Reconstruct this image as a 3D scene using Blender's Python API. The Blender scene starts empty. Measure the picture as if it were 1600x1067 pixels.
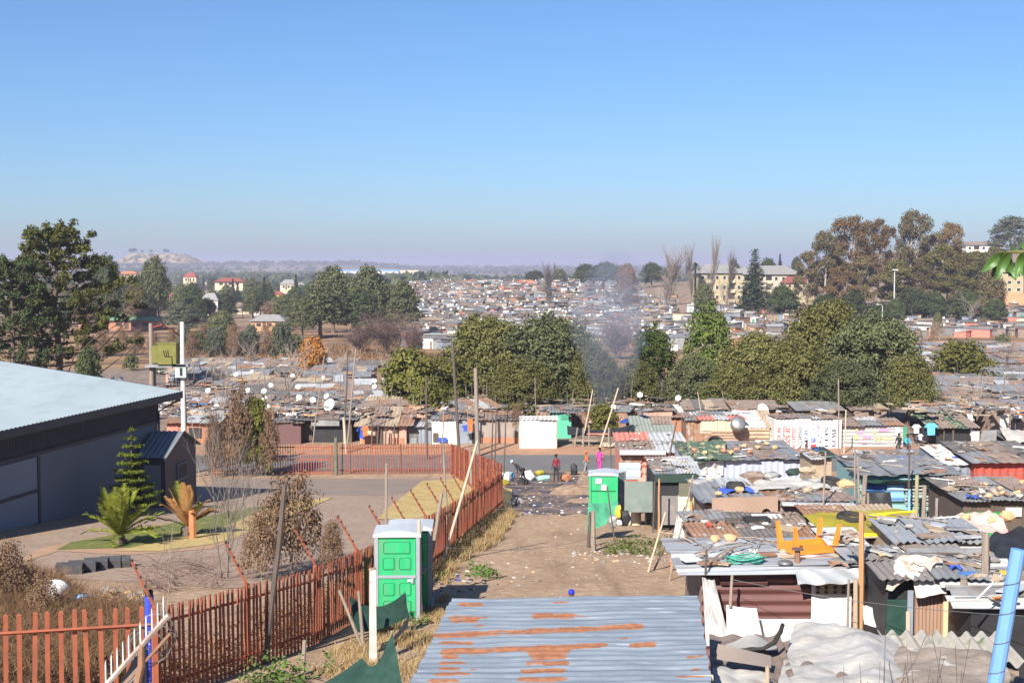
import bpy, math, random
import numpy as np
from mathutils import Vector, Matrix
R_ = math.radians
SC = bpy.context.scene
COL = SC.collection
rnd = random.Random(7)
# ---------------------------------------------------------------- camera, light, exposure
FPX, CAMZ, PITCH = 2000.0, 14.0, math.atan(118.5 / 2000.0)
cam_d = bpy.data.cameras.new('camera')
cam = bpy.data.objects.new('camera', cam_d); COL.objects.link(cam)
cam.location = (0, 0, CAMZ); cam.rotation_euler = (math.pi / 2 - PITCH, 0, 0)
cam_d.sensor_width = 36.0; cam_d.lens = 36.0 * FPX / 1600.0
cam_d.clip_start = 0.1; cam_d.clip_end = 60000
SC.camera = cam
SUN_AZ, SUN_EL = R_(23.0), R_(36.0)          # the sun stands behind the camera and a little to its left
world = bpy.data.worlds.new('World'); SC.world = world; world.use_nodes = True
nt = world.node_tree; nt.nodes.clear()
sky = nt.nodes.new('ShaderNodeTexSky'); sky.sky_type = 'NISHITA'; sky.sun_disc = False
sky.sun_elevation = SUN_EL; sky.sun_rotation = math.pi + SUN_AZ
sky.altitude = 0; sky.air_density = 1.0; sky.dust_density = 0.7; sky.ozone_density = 10.0
bg = nt.nodes.new('ShaderNodeBackground'); bg.inputs[1].default_value = 0.070
wo = nt.nodes.new('ShaderNodeOutputWorld')
nt.links.new(sky.outputs[0], bg.inputs[0]); nt.links.new(bg.outputs[0], wo.inputs[0])
sl = bpy.data.lights.new('sun', 'SUN'); sl.energy = 5.0; sl.angle = R_(0.5); sl.color = (1.0, 0.94, 0.85)
so = bpy.data.objects.new('sun', sl); COL.objects.link(so)
tosun = Vector((-math.sin(SUN_AZ) * math.cos(SUN_EL), -math.cos(SUN_AZ) * math.cos(SUN_EL), math.sin(SUN_EL)))
so.rotation_euler = tosun.to_track_quat('Z', 'Y').to_euler(); so.location = (-30, -60, 80)
vs = SC.view_settings
SC.display_settings.display_device = 'sRGB'
vs.view_transform = 'Standard'; vs.look = 'None'; vs.exposure = 1.0; vs.gamma = 1; vs.use_curve_mapping = False
SC.cycles.max_bounces = 6; SC.cycles.diffuse_bounces = 3; SC.cycles.glossy_bounces = 2
SC.cycles.transmission_bounces = 3; SC.cycles.transparent_max_bounces = 12; SC.cycles.volume_bounces = 0
SC.cycles.use_denoising = True; SC.cycles.caustics_reflective = False; SC.cycles.caustics_refractive = False

# ---------------------------------------------------------------- helpers
def thing(name, label, cat, loc=(0, 0, 0), rz=0.0, group=None):
    o = bpy.data.objects.new(name, None); COL.objects.link(o)
    o.empty_display_size = 0.3
    o.location = loc; o.rotation_euler = (0, 0, rz)
    o['label'] = label; o['category'] = cat
    if group: o['group'] = group
    return o
def tag(o, label, cat, group=None):
    o['label'] = label; o['category'] = cat
    if group: o['group'] = group
    return o
def kind(o, k):
    o['kind'] = k; return o
def link(name, me, parent=None, loc=None, rot=None, scale=None):
    o = bpy.data.objects.new(name, me); COL.objects.link(o)
    if parent is not None: o.parent = parent
    if loc is not None: o.location = loc
    if rot is not None: o.rotation_euler = rot
    if scale is not None: o.scale = scale
    return o
def override(o, mats):
    """give this copy its own materials while it shares mesh data"""
    for i, m in enumerate(mats):
        if m is None or i >= len(o.material_slots): continue
        o.material_slots[i].link = 'OBJECT'; o.material_slots[i].material = m
    return o
def dup(root, loc=None, rz=None, label=None, scale=None):
    def cp(o, par):
        c = o.copy(); COL.objects.link(c)
        if par is not None: c.parent = par
        for ch in o.children: cp(ch, c)
        return c
    r = cp(root, None)
    if loc is not None: r.location = loc
    if rz is not None: r.rotation_euler = (0, 0, rz)
    if label: r['label'] = label
    if scale is not None: r.scale = scale
    return r
def mesh_np(name, V, F, mats, mi=None, smooth=False):
    me = bpy.data.meshes.new(name)
    V = np.asarray(V, dtype=np.float32); F = np.asarray(F, dtype=np.int32)
    n, k = F.shape
    me.vertices.add(len(V)); me.vertices.foreach_set('co', V.ravel())
    me.loops.add(n * k); me.loops.foreach_set('vertex_index', F.ravel())
    me.polygons.add(n); me.polygons.foreach_set('loop_start', np.arange(0, n * k, k, dtype=np.int32))
    try: me.polygons.foreach_set('loop_total', np.full(n, k, dtype=np.int32))
    except Exception: pass
    if not isinstance(mats, (list, tuple)): mats = [mats]
    for m in mats: me.materials.append(m)
    if mi is not None: me.polygons.foreach_set('material_index', np.asarray(mi, dtype=np.int32))
    if smooth: me.polygons.foreach_set('use_smooth', np.ones(n, dtype=bool))
    me.update(calc_edges=True); me.validate()
    return me
class MB:
    def __init__(s): s.v = []; s.f = []; s.m = []
    def add(s, verts, faces, mi=0):
        b = len(s.v); s.v.extend([tuple(v) for v in verts])
        for f in faces: s.f.append(tuple(b + i for i in f)); s.m.append(mi)
        return s
    def box(s, c, d, rz=0.0, mi=0, rot=None):
        x, y, z = d[0] / 2, d[1] / 2, d[2] / 2
        vs_ = [Vector((a * x, b * y, e * z)) for e in (-1, 1) for b in (-1, 1) for a in (-1, 1)]
        Mx = rot if rot is not None else Matrix.Rotation(rz, 3, 'Z')
        vs_ = [Mx @ v + Vector(c) for v in vs_]
        return s.add(vs_, [(0, 2, 3, 1), (4, 5, 7, 6), (0, 1, 5, 4), (2, 6, 7, 3), (0, 4, 6, 2), (1, 3, 7, 5)], mi)
    def hexa(s, lo, hi, mi=0):
        """lo, hi: four corners each, counter-clockwise seen from above"""
        return s.add(list(lo) + list(hi), [(3, 2, 1, 0), (4, 5, 6, 7), (0, 1, 5, 4), (1, 2, 6, 5), (2, 3, 7, 6), (3, 0, 4, 7)], mi)
    def slab(s, pts, t, mi=0):
        """thick plate under the polygon pts, t along its own normal"""
        P = [Vector(p) for p in pts]
        n = (P[1] - P[0]).cross(P[2] - P[0]).normalized() * t
        k = len(P); Q = [p - n for p in P]
        return s.add(P + Q, [tuple(range(k)), tuple(range(2 * k - 1, k - 1, -1))] + [(i, k + i, k + (i + 1) % k, (i + 1) % k) for i in range(k)], mi)
    def tube(s, pts, rad, n=6, mi=0, cap=True):
        P = [Vector(p) for p in pts]
        if not isinstance(rad, (list, tuple)): rad = [rad] * len(P)
        rings = []; up = None
        for i, p in enumerate(P):
            d = (P[min(i + 1, len(P) - 1)] - P[max(i - 1, 0)])
            if d.length < 1e-9: d = Vector((0, 0, 1))
            d.normalize()
            if up is None: up = Vector((1, 0, 0)) if abs(d.x) < 0.9 else Vector((0, 1, 0))
            a = d.cross(up)
            if a.length < 1e-6: a = d.orthogonal()
            a.normalize(); b = d.cross(a); up = b.cross(d) * -1 if False else up
            rings.append([p + (a * math.cos(2 * math.pi * k / n) + b * math.sin(2 * math.pi * k / n)) * rad[i] for k in range(n)])
        base = len(s.v)
        for r in rings: s.v.extend([tuple(v) for v in r])
        for i in range(len(P) - 1):
            for k in range(n):
                s.f.append((base + i * n + k, base + i * n + (k + 1) % n, base + (i + 1) * n + (k + 1) % n, base + (i + 1) * n + k)); s.m.append(mi)
        if cap:
            s.f.append(tuple(base + k for k in range(n - 1, -1, -1))); s.m.append(mi)
            e = base + (len(P) - 1) * n
            s.f.append(tuple(e + k for k in range(n))); s.m.append(mi)
        return s
    def lathe(s, prof, c=(0, 0, 0), n=16, mi=0, rot=None):
        Mx = rot if rot is not None else Matrix.Identity(3)
        base = len(s.v)
        for r, z in prof:
            for k in range(n):
                a = 2 * math.pi * k / n
                s.v.append(tuple(Mx @ Vector((r * math.cos(a), r * math.sin(a), z)) + Vector(c)))
        for i in range(len(prof) - 1):
            for k in range(n):
                s.f.append((base + i * n + k, base + i * n + (k + 1) % n, base + (i + 1) * n + (k + 1) % n, base + (i + 1) * n + k)); s.m.append(mi)
        return s
    def grid(s, fn, nu, nv, mi=0):
        base = len(s.v)
        for j in range(nv + 1):
            for i in range(nu + 1): s.v.append(tuple(fn(i / nu, j / nv)))
        for j in range(nv):
            for i in range(nu):
                a = base + j * (nu + 1) + i
                s.f.append((a, a + 1, a + nu + 2, a + nu + 1)); s.m.append(mi)
        return s
    def corr(s, o, u, v, pitch=0.076, amp=0.012, mi=0, nv=4, per=6, bend=0.0, ibr=False):
        """corrugated sheet: waves run along v, cross along u"""
        o, u, v = Vector(o), Vector(u), Vector(v)
        n = u.cross(v).normalized(); L = u.length
        nw = max(2, int(round(L / pitch))); N = nw * per
        def fn(a, b):
            ph = a * nw * 2 * math.pi
            if ibr:
                q = (a * nw) % 1.0; h = amp * max(-1, min(1, (0.5 - abs(q - 0.5)) * 10 - 2.2))
            else: h = amp * math.cos(ph)
            return o + u * a + v * b + n * (h + bend * math.sin(a * 5.1 + b * 3.3 + o.x * 7))
        return s.grid(fn, N, nv, mi)
    def rock(s, c, r, seed=0, mi=0, squash=0.7):
        rr = random.Random(seed * 77 + int(abs(c[0]) * 100) + int(abs(c[1]) * 50))
        t = (1 + 5 ** .5) / 2
        ico = [(-1, t, 0), (1, t, 0), (-1, -t, 0), (1, -t, 0), (0, -1, t), (0, 1, t), (0, -1, -t), (0, 1, -t), (t, 0, -1), (t, 0, 1), (-t, 0, -1), (-t, 0, 1)]
        fs = [(0, 11, 5), (0, 5, 1), (0, 1, 7), (0, 7, 10), (0, 10, 11), (1, 5, 9), (5, 11, 4), (11, 10, 2), (10, 7, 6), (7, 1, 8), (3, 9, 4), (3, 4, 2), (3, 2, 6), (3, 6, 8), (3, 8, 9), (4, 9, 5), (2, 4, 11), (6, 2, 10), (8, 6, 7), (9, 8, 1)]
        if not isinstance(r, (tuple, list)): r = (r, r * rr.uniform(.7, 1.1), r * squash)
        a = rr.uniform(0, 6.28); ca, sa = math.cos(a), math.sin(a); vv = []
        for p in ico:
            q = Vector(p).normalized() * rr.uniform(.75, 1.15)
            x, y = q.x * ca - q.y * sa, q.x * sa + q.y * ca
            vv.append((c[0] + x * r[0], c[1] + y * r[1], c[2] + q.z * r[2]))
        return s.add(vv, fs, mi)
    def mesh(s, name, mats, smooth=False):
        me = bpy.data.meshes.new(name); me.from_pydata(s.v, [], s.f)
        if not isinstance(mats, (list, tuple)): mats = [mats]
        for m in mats: me.materials.append(m)
        if any(s.m): me.polygons.foreach_set('material_index', s.m)
        if smooth: me.polygons.foreach_set('use_smooth', [True] * len(s.f))
        me.update(); return me
    def build(s, name, mats, parent=None, loc=None, rot=None, smooth=False):
        return link(name, s.mesh(name, mats, smooth), parent, loc, rot)

# ---------------------------------------------------------------- materials
MATS = {}
def srgb(h):
    """sRGB 0..255 triple to linear"""
    return tuple(((c / 255) / 12.92 if c / 255 <= 0.04045 else ((c / 255 + 0.055) / 1.055) ** 2.4) for c in h)
def M(name, c1, c2=None, scale=2.0, rough=0.8, metal=0.0, bump=0.0, bscale=None, stretch=(1, 1, 1), c3=None, s3=8.0, t3=(.55, .7), lo=.35, hi=.65, wave=None, spec=0.3, sheen=None):
    if name in MATS: return MATS[name]
    m = bpy.data.materials.new(name); m.use_nodes = True; MATS[name] = m
    t = m.node_tree; N = t.nodes; L = t.links
    b = N['Principled BSDF']
    b.inputs['Roughness'].default_value = rough; b.inputs['Metallic'].default_value = metal
    b.inputs['Specular IOR Level'].default_value = spec
    if c2 is None: c2 = tuple(x * .82 for x in c1)
    tc = N.new('ShaderNodeTexCoord'); oi = N.new('ShaderNodeObjectInfo')
    mul = N.new('ShaderNodeMath'); mul.operation = 'MULTIPLY'; mul.inputs[1].default_value = 53.0
    L.new(oi.outputs['Random'], mul.inputs[0])
    add = N.new('ShaderNodeVectorMath'); add.operation = 'ADD'
    L.new(tc.outputs['Object'], add.inputs[0]); L.new(mul.outputs[0], add.inputs[1])
    mp = N.new('ShaderNodeMapping'); mp.inputs['Scale'].default_value = stretch; L.new(add.outputs[0], mp.inputs[0])
    nz = N.new('ShaderNodeTexNoise'); nz.inputs['Scale'].default_value = scale; nz.inputs['Detail'].default_value = 7; nz.inputs['Roughness'].default_value = .62
    L.new(mp.outputs[0], nz.inputs['Vector'])
    cr = N.new('ShaderNodeValToRGB'); cr.color_ramp.elements[0].position = lo; cr.color_ramp.elements[1].position = hi
    cr.color_ramp.elements[0].color = (*c1, 1); cr.color_ramp.elements[1].color = (*c2, 1)
    L.new(nz.outputs[0], cr.inputs[0]); out = cr.outputs[0]
    if c3 is not None:
        n3 = N.new('ShaderNodeTexNoise'); n3.inputs['Scale'].default_value = s3; n3.inputs['Detail'].default_value = 6; L.new(mp.outputs[0], n3.inputs['Vector'])
        r3 = N.new('ShaderNodeValToRGB'); r3.color_ramp.elements[0].position = t3[0]; r3.color_ramp.elements[1].position = t3[1]
        L.new(n3.outputs[0], r3.inputs[0])
        mx = N.new('ShaderNodeMix'); mx.data_type = 'RGBA'; L.new(r3.outputs[0], mx.inputs[0]); L.new(out, mx.inputs[6]); mx.inputs[7].default_value = (*c3, 1)
        out = mx.outputs[2]
    L.new(out, b.inputs['Base Color'])
    if bump or wave:
        bp = N.new('ShaderNodeBump'); bp.inputs['Strength'].default_value = bump or .8; bp.inputs['Distance'].default_value = .03
        if wave:
            wv = N.new('ShaderNodeTexWave'); wv.wave_type = 'BANDS'; wv.bands_direction = wave[0]; wv.inputs['Scale'].default_value = wave[1]
            L.new(tc.outputs['Object'], wv.inputs['Vector']); L.new(wv.outputs[0], bp.inputs['Height'])
        else:
            nb = N.new('ShaderNodeTexNoise'); nb.inputs['Scale'].default_value = bscale or scale * 6; nb.inputs['Detail'].default_value = 5
            L.new(tc.outputs['Object'], nb.inputs['Vector']); L.new(nb.outputs[0], bp.inputs['Height'])
        L.new(bp.outputs[0], b.inputs['Normal'])
    return m
def LEAF(name, cols, trans=0.25):
    """foliage: every leaf its own tint from a small palette, some light through it"""
    if name in MATS: return MATS[name]
    m = bpy.data.materials.new(name); m.use_nodes = True; MATS[name] = m
    t = m.node_tree; N = t.nodes; L = t.links; N.clear()
    g = N.new('ShaderNodeNewGeometry'); oi = N.new('ShaderNodeObjectInfo')
    cr = N.new('ShaderNodeValToRGB'); el = cr.color_ramp.elements
    while len(el) < len(cols): el.new(0.5)
    for i, c in enumerate(cols): el[i].position = i / max(1, len(cols) - 1); el[i].color = (*c, 1)
    L.new(g.outputs['Random Per Island'], cr.inputs[0])
    hs = N.new('ShaderNodeHueSaturation'); L.new(cr.outputs[0], hs.inputs['Color'])
    mr = N.new('ShaderNodeMapRange'); mr.inputs[3].default_value = .8; mr.inputs[4].default_value = 1.2
    L.new(oi.outputs['Random'], mr.inputs[0]); L.new(mr.outputs[0], hs.inputs['Value'])
    d = N.new('ShaderNodeBsdfDiffuse'); tr = N.new('ShaderNodeBsdfTranslucent'); mx = N.new('ShaderNodeMixShader'); mx.inputs[0].default_value = trans
    L.new(hs.outputs[0], d.inputs[0]); L.new(hs.outputs[0], tr.inputs[0])
    L.new(d.outputs[0], mx.inputs[1]); L.new(tr.outputs[0], mx.inputs[2])
    o = N.new('ShaderNodeOutputMaterial'); L.new(mx.outputs[0], o.inputs[0])
    return m

# ---------------------------------------------------------------- the lie of the land (x right, y away from the camera, z up, road at 0)
def _k(d): return np.array(sorted(d.keys()), float), np.array([d[k] for k in sorted(d.keys())], float)
_base = {-60: 15.04, 0: 8.8, 80: .48, 86: 0, 100: 0, 115: -.3}
_far = {2500: -11, 3500: -9, 5000: -3, 7000: 2, 9000: 4.5, 16000: 7, 30000: 8}
PL = _k({**_base, 200: -2.4, 260: -3, 330: -3.4, 400: -3.5, 600: -6, 1000: -8, **_far, 2500: -7, 3300: 3, 4000: 15, 5000: 17, 7000: 12, 9000: 10, 16000: 9})
PC = _k({**_base, 200: -3.5, 260: -4.5, 330: -5, 420: -5, 500: -4.3, 600: -2.2, 700: .8, 780: 2.6, 830: 3, 900: 2, 1100: -4, 1600: -9, **_far})
PM = _k({**_base, 200: -4, 260: -5, 320: -5.5, 370: -4, 430: .5, 520: 2, 700: 4, 900: 3, 1200: -5, 1700: -9, **_far})
PR = _k({**_base, 200: -4, 260: -5, 320: -6, 363: -5.5, 400: -3.5, 430: -.5, 470: 1, 520: 5, 600: 17, 650: 21, 750: 22, 900: 18, 1300: 0, 1900: -10, **_far})
def _ss(a, b, x): t = np.clip((x - a) / (b - a), 0, 1); return t * t * (3 - 2 * t)
def gz(x, y):
    x = np.asarray(x, float); y = np.asarray(y, float)
    u = x / np.maximum(np.abs(y), 20.0)
    l, c, m, r = (np.interp(y, *p) for p in (PL, PC, PM, PR))
    z = l + (c - l) * _ss(-.125, -.065, u)
    z = z + (m - z) * _ss(.095, .15, u)
    z = z + (r - z) * _ss(.22, .29, u)
    return z
def G(x, y): return float(gz(x, y))
CP, SP = math.cos(PITCH), math.sin(PITCH)
def at(px, py, Y):
    """world point on the sight line of photo pixel (px, py), Y metres away"""
    u, v = (px - 800) / FPX, (533.5 - py) / FPX
    t = Y / (CP + v * SP)
    return Vector((u * t, Y, CAMZ + (v * CP - SP) * t))
def gnd(px, py, y0=8.0, y1=3000.0):
    Y = y0
    while Y < y1:
        p = at(px, py, Y)
        if p.z <= G(p.x, Y): break
        Y *= 1.004
    return Vector((p.x, Y, G(p.x, Y)))
def gp(x, y, dz=0.0): return Vector((x, y, G(x, y) + dz))
def xp(px, Y): return (px - 800) / FPX * Y

# ================================================================ GROUND, ROAD, HAZE
def ground_material():
    m = bpy.data.materials.new('earth'); m.use_nodes = True
    t = m.node_tree; N = t.nodes; L = t.links; b = N['Principled BSDF']; b.inputs['Roughness'].default_value = .95; b.inputs['Specular IOR Level'].default_value = .1
    tc = N.new('ShaderNodeTexCoord'); sx = N.new('ShaderNodeSeparateXYZ'); L.new(tc.outputs['Object'], sx.inputs[0])
    def noise(scale, det=6, st=(1, 1, 1), rough=.6):
        mp = N.new('ShaderNodeMapping'); mp.inputs['Scale'].default_value = st; L.new(tc.outputs['Object'], mp.inputs[0])
        n = N.new('ShaderNodeTexNoise'); n.inputs['Scale'].default_value = scale; n.inputs['Detail'].default_value = det; n.inputs['Roughness'].default_value = rough
        L.new(mp.outputs[0], n.inputs['Vector']); return n.outputs[0]
    def ramp(src, stops):
        r = N.new('ShaderNodeValToRGB'); e = r.color_ramp.elements
        while len(e) < len(stops): e.new(.5)
        for i, (p, c) in enumerate(stops): e[i].position = p; e[i].color = (*c, 1)
        L.new(src, r.inputs[0]); return r.outputs[0]
    def mix(f, a, c):
        x = N.new('ShaderNodeMix'); x.data_type = 'RGBA'; L.new(f, x.inputs[0]); L.new(a, x.inputs[6]); L.new(c, x.inputs[7]); return x.outputs[2]
    def rng(src, a, c):
        r = N.new('ShaderNodeMapRange'); r.inputs[1].default_value = a; r.inputs[2].default_value = c; L.new(src, r.inputs[0]); return r.outputs[0]
    Y = sx.outputs['Y']
    fine = noise(3.5, 8)
    dirt = ramp(fine, [(.3, (.25, .165, .105)), (.5, (.36, .25, .165)), (.7, (.45, .325, .22))])
    big = noise(.35, 5)
    dirt = mix(rng(big, .45, .7), dirt, ramp(noise(8, 6), [(.35, (.22, .15, .10)), (.65, (.33, .225, .15))]))
    rut = noise(1.0, 4, (1.5, .07, 1))
    dirt = mix(rng(rut, .5, .72), dirt, ramp(noise(5, 6), [(.35, (.20, .135, .09)), (.65, (.30, .21, .14))]))
    spk = noise(28, 2)
    dirt = mix(rng(spk, .66, .72), dirt, ramp(fine, [(.4, (.42, .36, .3)), (.6, (.25, .19, .15))]))
    trash = ramp(noise(1.2, 8), [(.3, (.09, .07, .06)), (.5, (.2, .15, .12)), (.7, (.33, .27, .22))])
    field = ramp(noise(.06, 7, (.35, 1.6, 1)), [(.34, (.085, .06, .05)), (.44, (.14, .09, .06)), (.52, (.27, .165, .085)), (.66, (.34, .22, .12))])
    field = mix(rng(noise(.8, 6), .5, .8), field, ramp(noise(2, 4), [(.4, (.18, .11, .07)), (.6, (.3, .2, .12))]))
    hill = ramp(noise(.2, 7), [(.3, (.13, .10, .07)), (.5, (.24, .17, .12)), (.7, (.32, .24, .17))])
    far = ramp(noise(.006, 8, (.6, 1.6, 1), .7), [(.36, (.06, .065, .045)), (.46, (.12, .11, .08)), (.54, (.2, .16, .11)), (.66, (.3, .25, .18))])
    col = mix(rng(Y, 99, 104), dirt, trash)
    col = mix(rng(Y, 196, 212), col, field)
    col = mix(rng(Y, 345, 420), col, hill)
    col = mix(rng(Y, 560, 900), col, far)
    L.new(col, b.inputs['Base Color'])
    bp = N.new('ShaderNodeBump'); bp.inputs['Strength'].default_value = .7; bp.inputs['Distance'].default_value = .06
    L.new(noise(6, 8), bp.inputs['Height']); L.new(bp.outputs[0], b.inputs['Normal'])
    return m
def build_ground():
    ys = list(np.arange(-60, 0, 10)) + [0, 20, 40, 60, 80, 83, 86, 90, 95, 100, 107, 115] + list(np.arange(125, 480, 8)) + list(np.arange(480, 1000, 14))
    y = 1000.0
    while y < 16500: ys.append(y); y *= 1.05
    ys = np.array(sorted(set(float(a) for a in ys + [430, 200, 260])))
    s = np.concatenate([np.linspace(-1.6, -.62, 12), np.linspace(-.6, .6, 180), np.linspace(.62, 1.6, 12)])
    Yg, S = np.meshgrid(ys, s, indexing='ij')
    X = S * (np.maximum(Yg, 0) + 60)
    Z = gz(X, Yg)
    V = np.stack([X, Yg, Z], -1).reshape(-1, 3)
    nr, nc = len(ys), len(s)
    i, j = np.meshgrid(np.arange(nr - 1), np.arange(nc - 1), indexing='ij'); a = (i * nc + j).ravel()
    F = np.stack([a, a + 1, a + nc + 1, a + nc], -1)
    kind(link('ground', mesh_np('ground', V, F, ground_material(), smooth=True)), 'structure')
build_ground()
def slab_on_ground(name, pts, mat, dz, k='structure', ybreaks=(0, 20, 40, 60, 80, 83, 86, 90, 95, 100)):
    """thin sheet draped on the land: polygon in x, y cut into strips where the slope changes"""
    P = [(float(a), float(b)) for a, b in pts]
    def clip(poly, yv, keep_above):
        out = []
        for i in range(len(poly)):
            (x1, y1), (x2, y2) = poly[i], poly[(i + 1) % len(poly)]
            in1 = (y1 >= yv) if keep_above else (y1 <= yv); in2 = (y2 >= yv) if keep_above else (y2 <= yv)
            if in1: out.append((x1, y1))
            if in1 != in2: t = (yv - y1) / (y2 - y1); out.append((x1 + (x2 - x1) * t, yv))
        return out
    mb = MB(); br = sorted(ybreaks); bounds = [-1e3] + list(br) + [1e3]
    for lo, hi in zip(bounds[:-1], bounds[1:]):
        q = clip(P, lo, True)
        if len(q) >= 3: q = clip(q, hi, False)
        if len(q) >= 3: mb.add([gp(x, y, dz) for x, y in q], [tuple(range(len(q)))])
    return kind(mb.build(name, mat), k)
def px_poly(pix): return [(p.x, p.y) for p in (gnd(a, b) for a, b in pix)]
ASPH = M('asphalt', (.115, .112, .11), (.15, .146, .14), scale=.6, rough=.85, c3=(.14, .13, .12), s3=25, bump=.3, bscale=60)
slab_on_ground('road', [(-260, 86.6), (260, 86.6), (260, 94.2), (-260, 94.2)], ASPH, .012)
REDDIRT = M('red_earth', (.40, .22, .13), (.31, .175, .11), scale=1.2, rough=.95, bump=.5, bscale=9, c3=(.2, .14, .1), s3=5)
slab_on_ground('road_shoulder', [(-200, 94.2), (200, 94.2), (200, 98.8), (-200, 98.8)], REDDIRT, .008)
# rubbish-darkened, wet part of the track
DARKT = M('sooty_earth', (.05, .048, .05), (.26, .17, .12), scale=.55, lo=.42, hi=.6, rough=.7, c3=(.15, .125, .11), s3=5, t3=(.5, .66), bump=.8, bscale=14)
slab_on_ground('track_soot', px_poly([(785, 800), (800, 804), (815, 799), (838, 805), (862, 801), (880, 806), (905, 802), (925, 806), (940, 790), (925, 775), (930, 762), (900, 755), (905, 744), (880, 738), (795, 738), (788, 765)]), DARKT, .010)
PAVE = M('brick_paving', (.285, .205, .15), (.335, .245, .18), scale=.5, rough=.9, c3=(.23, .165, .125), s3=3.5, t3=(.48, .68), bump=.4, bscale=30)
slab_on_ground('driveway', px_poly([(-300, 1000), (100, 905), (640, 935), (790, 800), (712, 749), (420, 749), (300, 760), (240, 800), (-100, 870)]), PAVE, .010)
PAVE2 = M('dark_paving', (.20, .155, .125), (.245, .19, .15), scale=.5, rough=.9, c3=(.24, .2, .17), s3=12, bump=.3, bscale=30)
slab_on_ground('driveway_edge', px_poly([(330, 771), (330, 748), (705, 748), (690, 757), (610, 775)]), PAVE2, .016)
LAWN = M('green_lawn', (.10, .13, .03), (.16, .17, .045), scale=2, rough=.95, c3=(.3, .24, .09), s3=2.5, bump=.8, bscale=40)
DRY = M('dry_lawn', (.50, .37, .15), (.42, .31, .13), scale=1.2, rough=.95, c3=(.26, .26, .09), s3=3, t3=(.55, .7), bump=.8, bscale=40)
SANDY = M('sandy_earth', (.42, .26, .16), (.34, .21, .13), scale=1.5, rough=.95, bump=.5, bscale=20)
slab_on_ground('garden_soil', px_poly([(20, 884), (90, 862), (200, 868), (330, 858), (420, 822), (480, 800), (420, 800), (250, 820), (60, 858)]), SANDY, .022)
slab_on_ground('garden_lawn', px_poly([(88, 860), (140, 858), (230, 856), (330, 845), (440, 808), (470, 792), (400, 792), (300, 812), (180, 836), (110, 848)]), LAWN, .030)
slab_on_ground('dry_lawn', px_poly([(180, 862), (250, 862), (340, 850), (440, 815), (520, 778), (440, 786), (330, 832), (230, 852)]), DRY, .036)
slab_on_ground('dry_verge', px_poly([(590, 812), (680, 812), (800, 800), (800, 765), (720, 748), (660, 752), (606, 795)]), DRY, .032)
# the air: pale winter haze with woodsmoke in it, which blues everything beyond the valley
def build_haze():
    mb = MB(); mb.box((0, 8400, 26), (57600, 17200, 72))
    m = bpy.data.materials.new('haze'); m.use_nodes = True; t = m.node_tree; t.nodes.clear()
    v = t.nodes.new('ShaderNodeVolumePrincipled'); o = t.nodes.new('ShaderNodeOutputMaterial')
    v.inputs['Color'].default_value = (.77, .76, .95, 1); v.inputs['Density'].default_value = HAZE; v.inputs['Anisotropy'].default_value = .12
    t.links.new(v.outputs[0], o.inputs['Volume'])
    kind(mb.build('haze', m), 'stuff')
HAZE = 2.3e-4
build_haze()

# ================================================================ TREES
def leaf_quads(P, Nrm, size, aspect=.55, rg=None):
    n = len(P); t = rg.normal(size=(n, 3)); t -= (t * Nrm).sum(1, keepdims=True) * Nrm
    t /= np.linalg.norm(t, axis=1, keepdims=True) + 1e-9
    b = np.cross(Nrm, t); s = size[:, None]
    V = np.stack([P - t * s, P - b * s * aspect + Nrm * s * .15, P + t * s, P + b * s * aspect + Nrm * s * .15], 1).reshape(-1, 3)
    F = np.arange(4 * n).reshape(n, 4); return V, F
def unit(a): return a / (np.linalg.norm(a, axis=-1, keepdims=True) + 1e-9)
def sph(rg, n): return unit(rg.normal(size=(n, 3)))
def crown_mesh(name, seed, lobes, nclump, nleaf, leaf, clr, mat, up=.35, flat=.8, fill=.25):
    """lobes: (x, y, z, rx, ry, rz); clumps of leaves sit on the lobes' skins, gaps stay open between them"""
    rg = np.random.default_rng(seed); L = np.array(lobes, float)
    area = (L[:, 3] * L[:, 5]) ** 1.0; pick = rg.choice(len(L), nclump, p=area / area.sum())
    d = sph(rg, nclump); d[:, 2] = np.where(d[:, 2] < -.45, -d[:, 2], d[:, 2])
    rad = np.where(rg.random(nclump) < fill, rg.uniform(.35, .85, nclump), rg.uniform(.84, 1.2, nclump))
    C = L[pick, :3] + d * L[pick, 3:6] * rad[:, None]
    # drop clumps buried inside other lobes so light and shade stay crisp
    q = ((C[:, None, :] - L[None, :, :3]) / L[None, :, 3:6]); q = (q ** 2).sum(-1); ins = (q < .45).sum(1) - (q[np.arange(nclump), pick] < .45)
    keep = (ins < 1) | (rg.random(nclump) < .3); C = C[keep]; d = d[keep]; pick = pick[keep]
    k = len(C); cr = clr * rg.uniform(.6, 1.35, k)
    idx = np.repeat(np.arange(k), nleaf); o = sph(rg, k * nleaf) * (rg.random((k * nleaf, 1)) ** .4)
    o[:, 2] *= flat
    P = C[idx] + o * cr[idx][:, None]
    nr = unit(unit(o) * .55 + d[idx] * .5 + np.array([0, 0, up]) + rg.normal(size=o.shape) * .45)
    V, F = leaf_quads(P, nr, leaf * rg.uniform(.6, 1.3, len(P)), .6, rg)
    return mesh_np(name, V, F, mat), C
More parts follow.
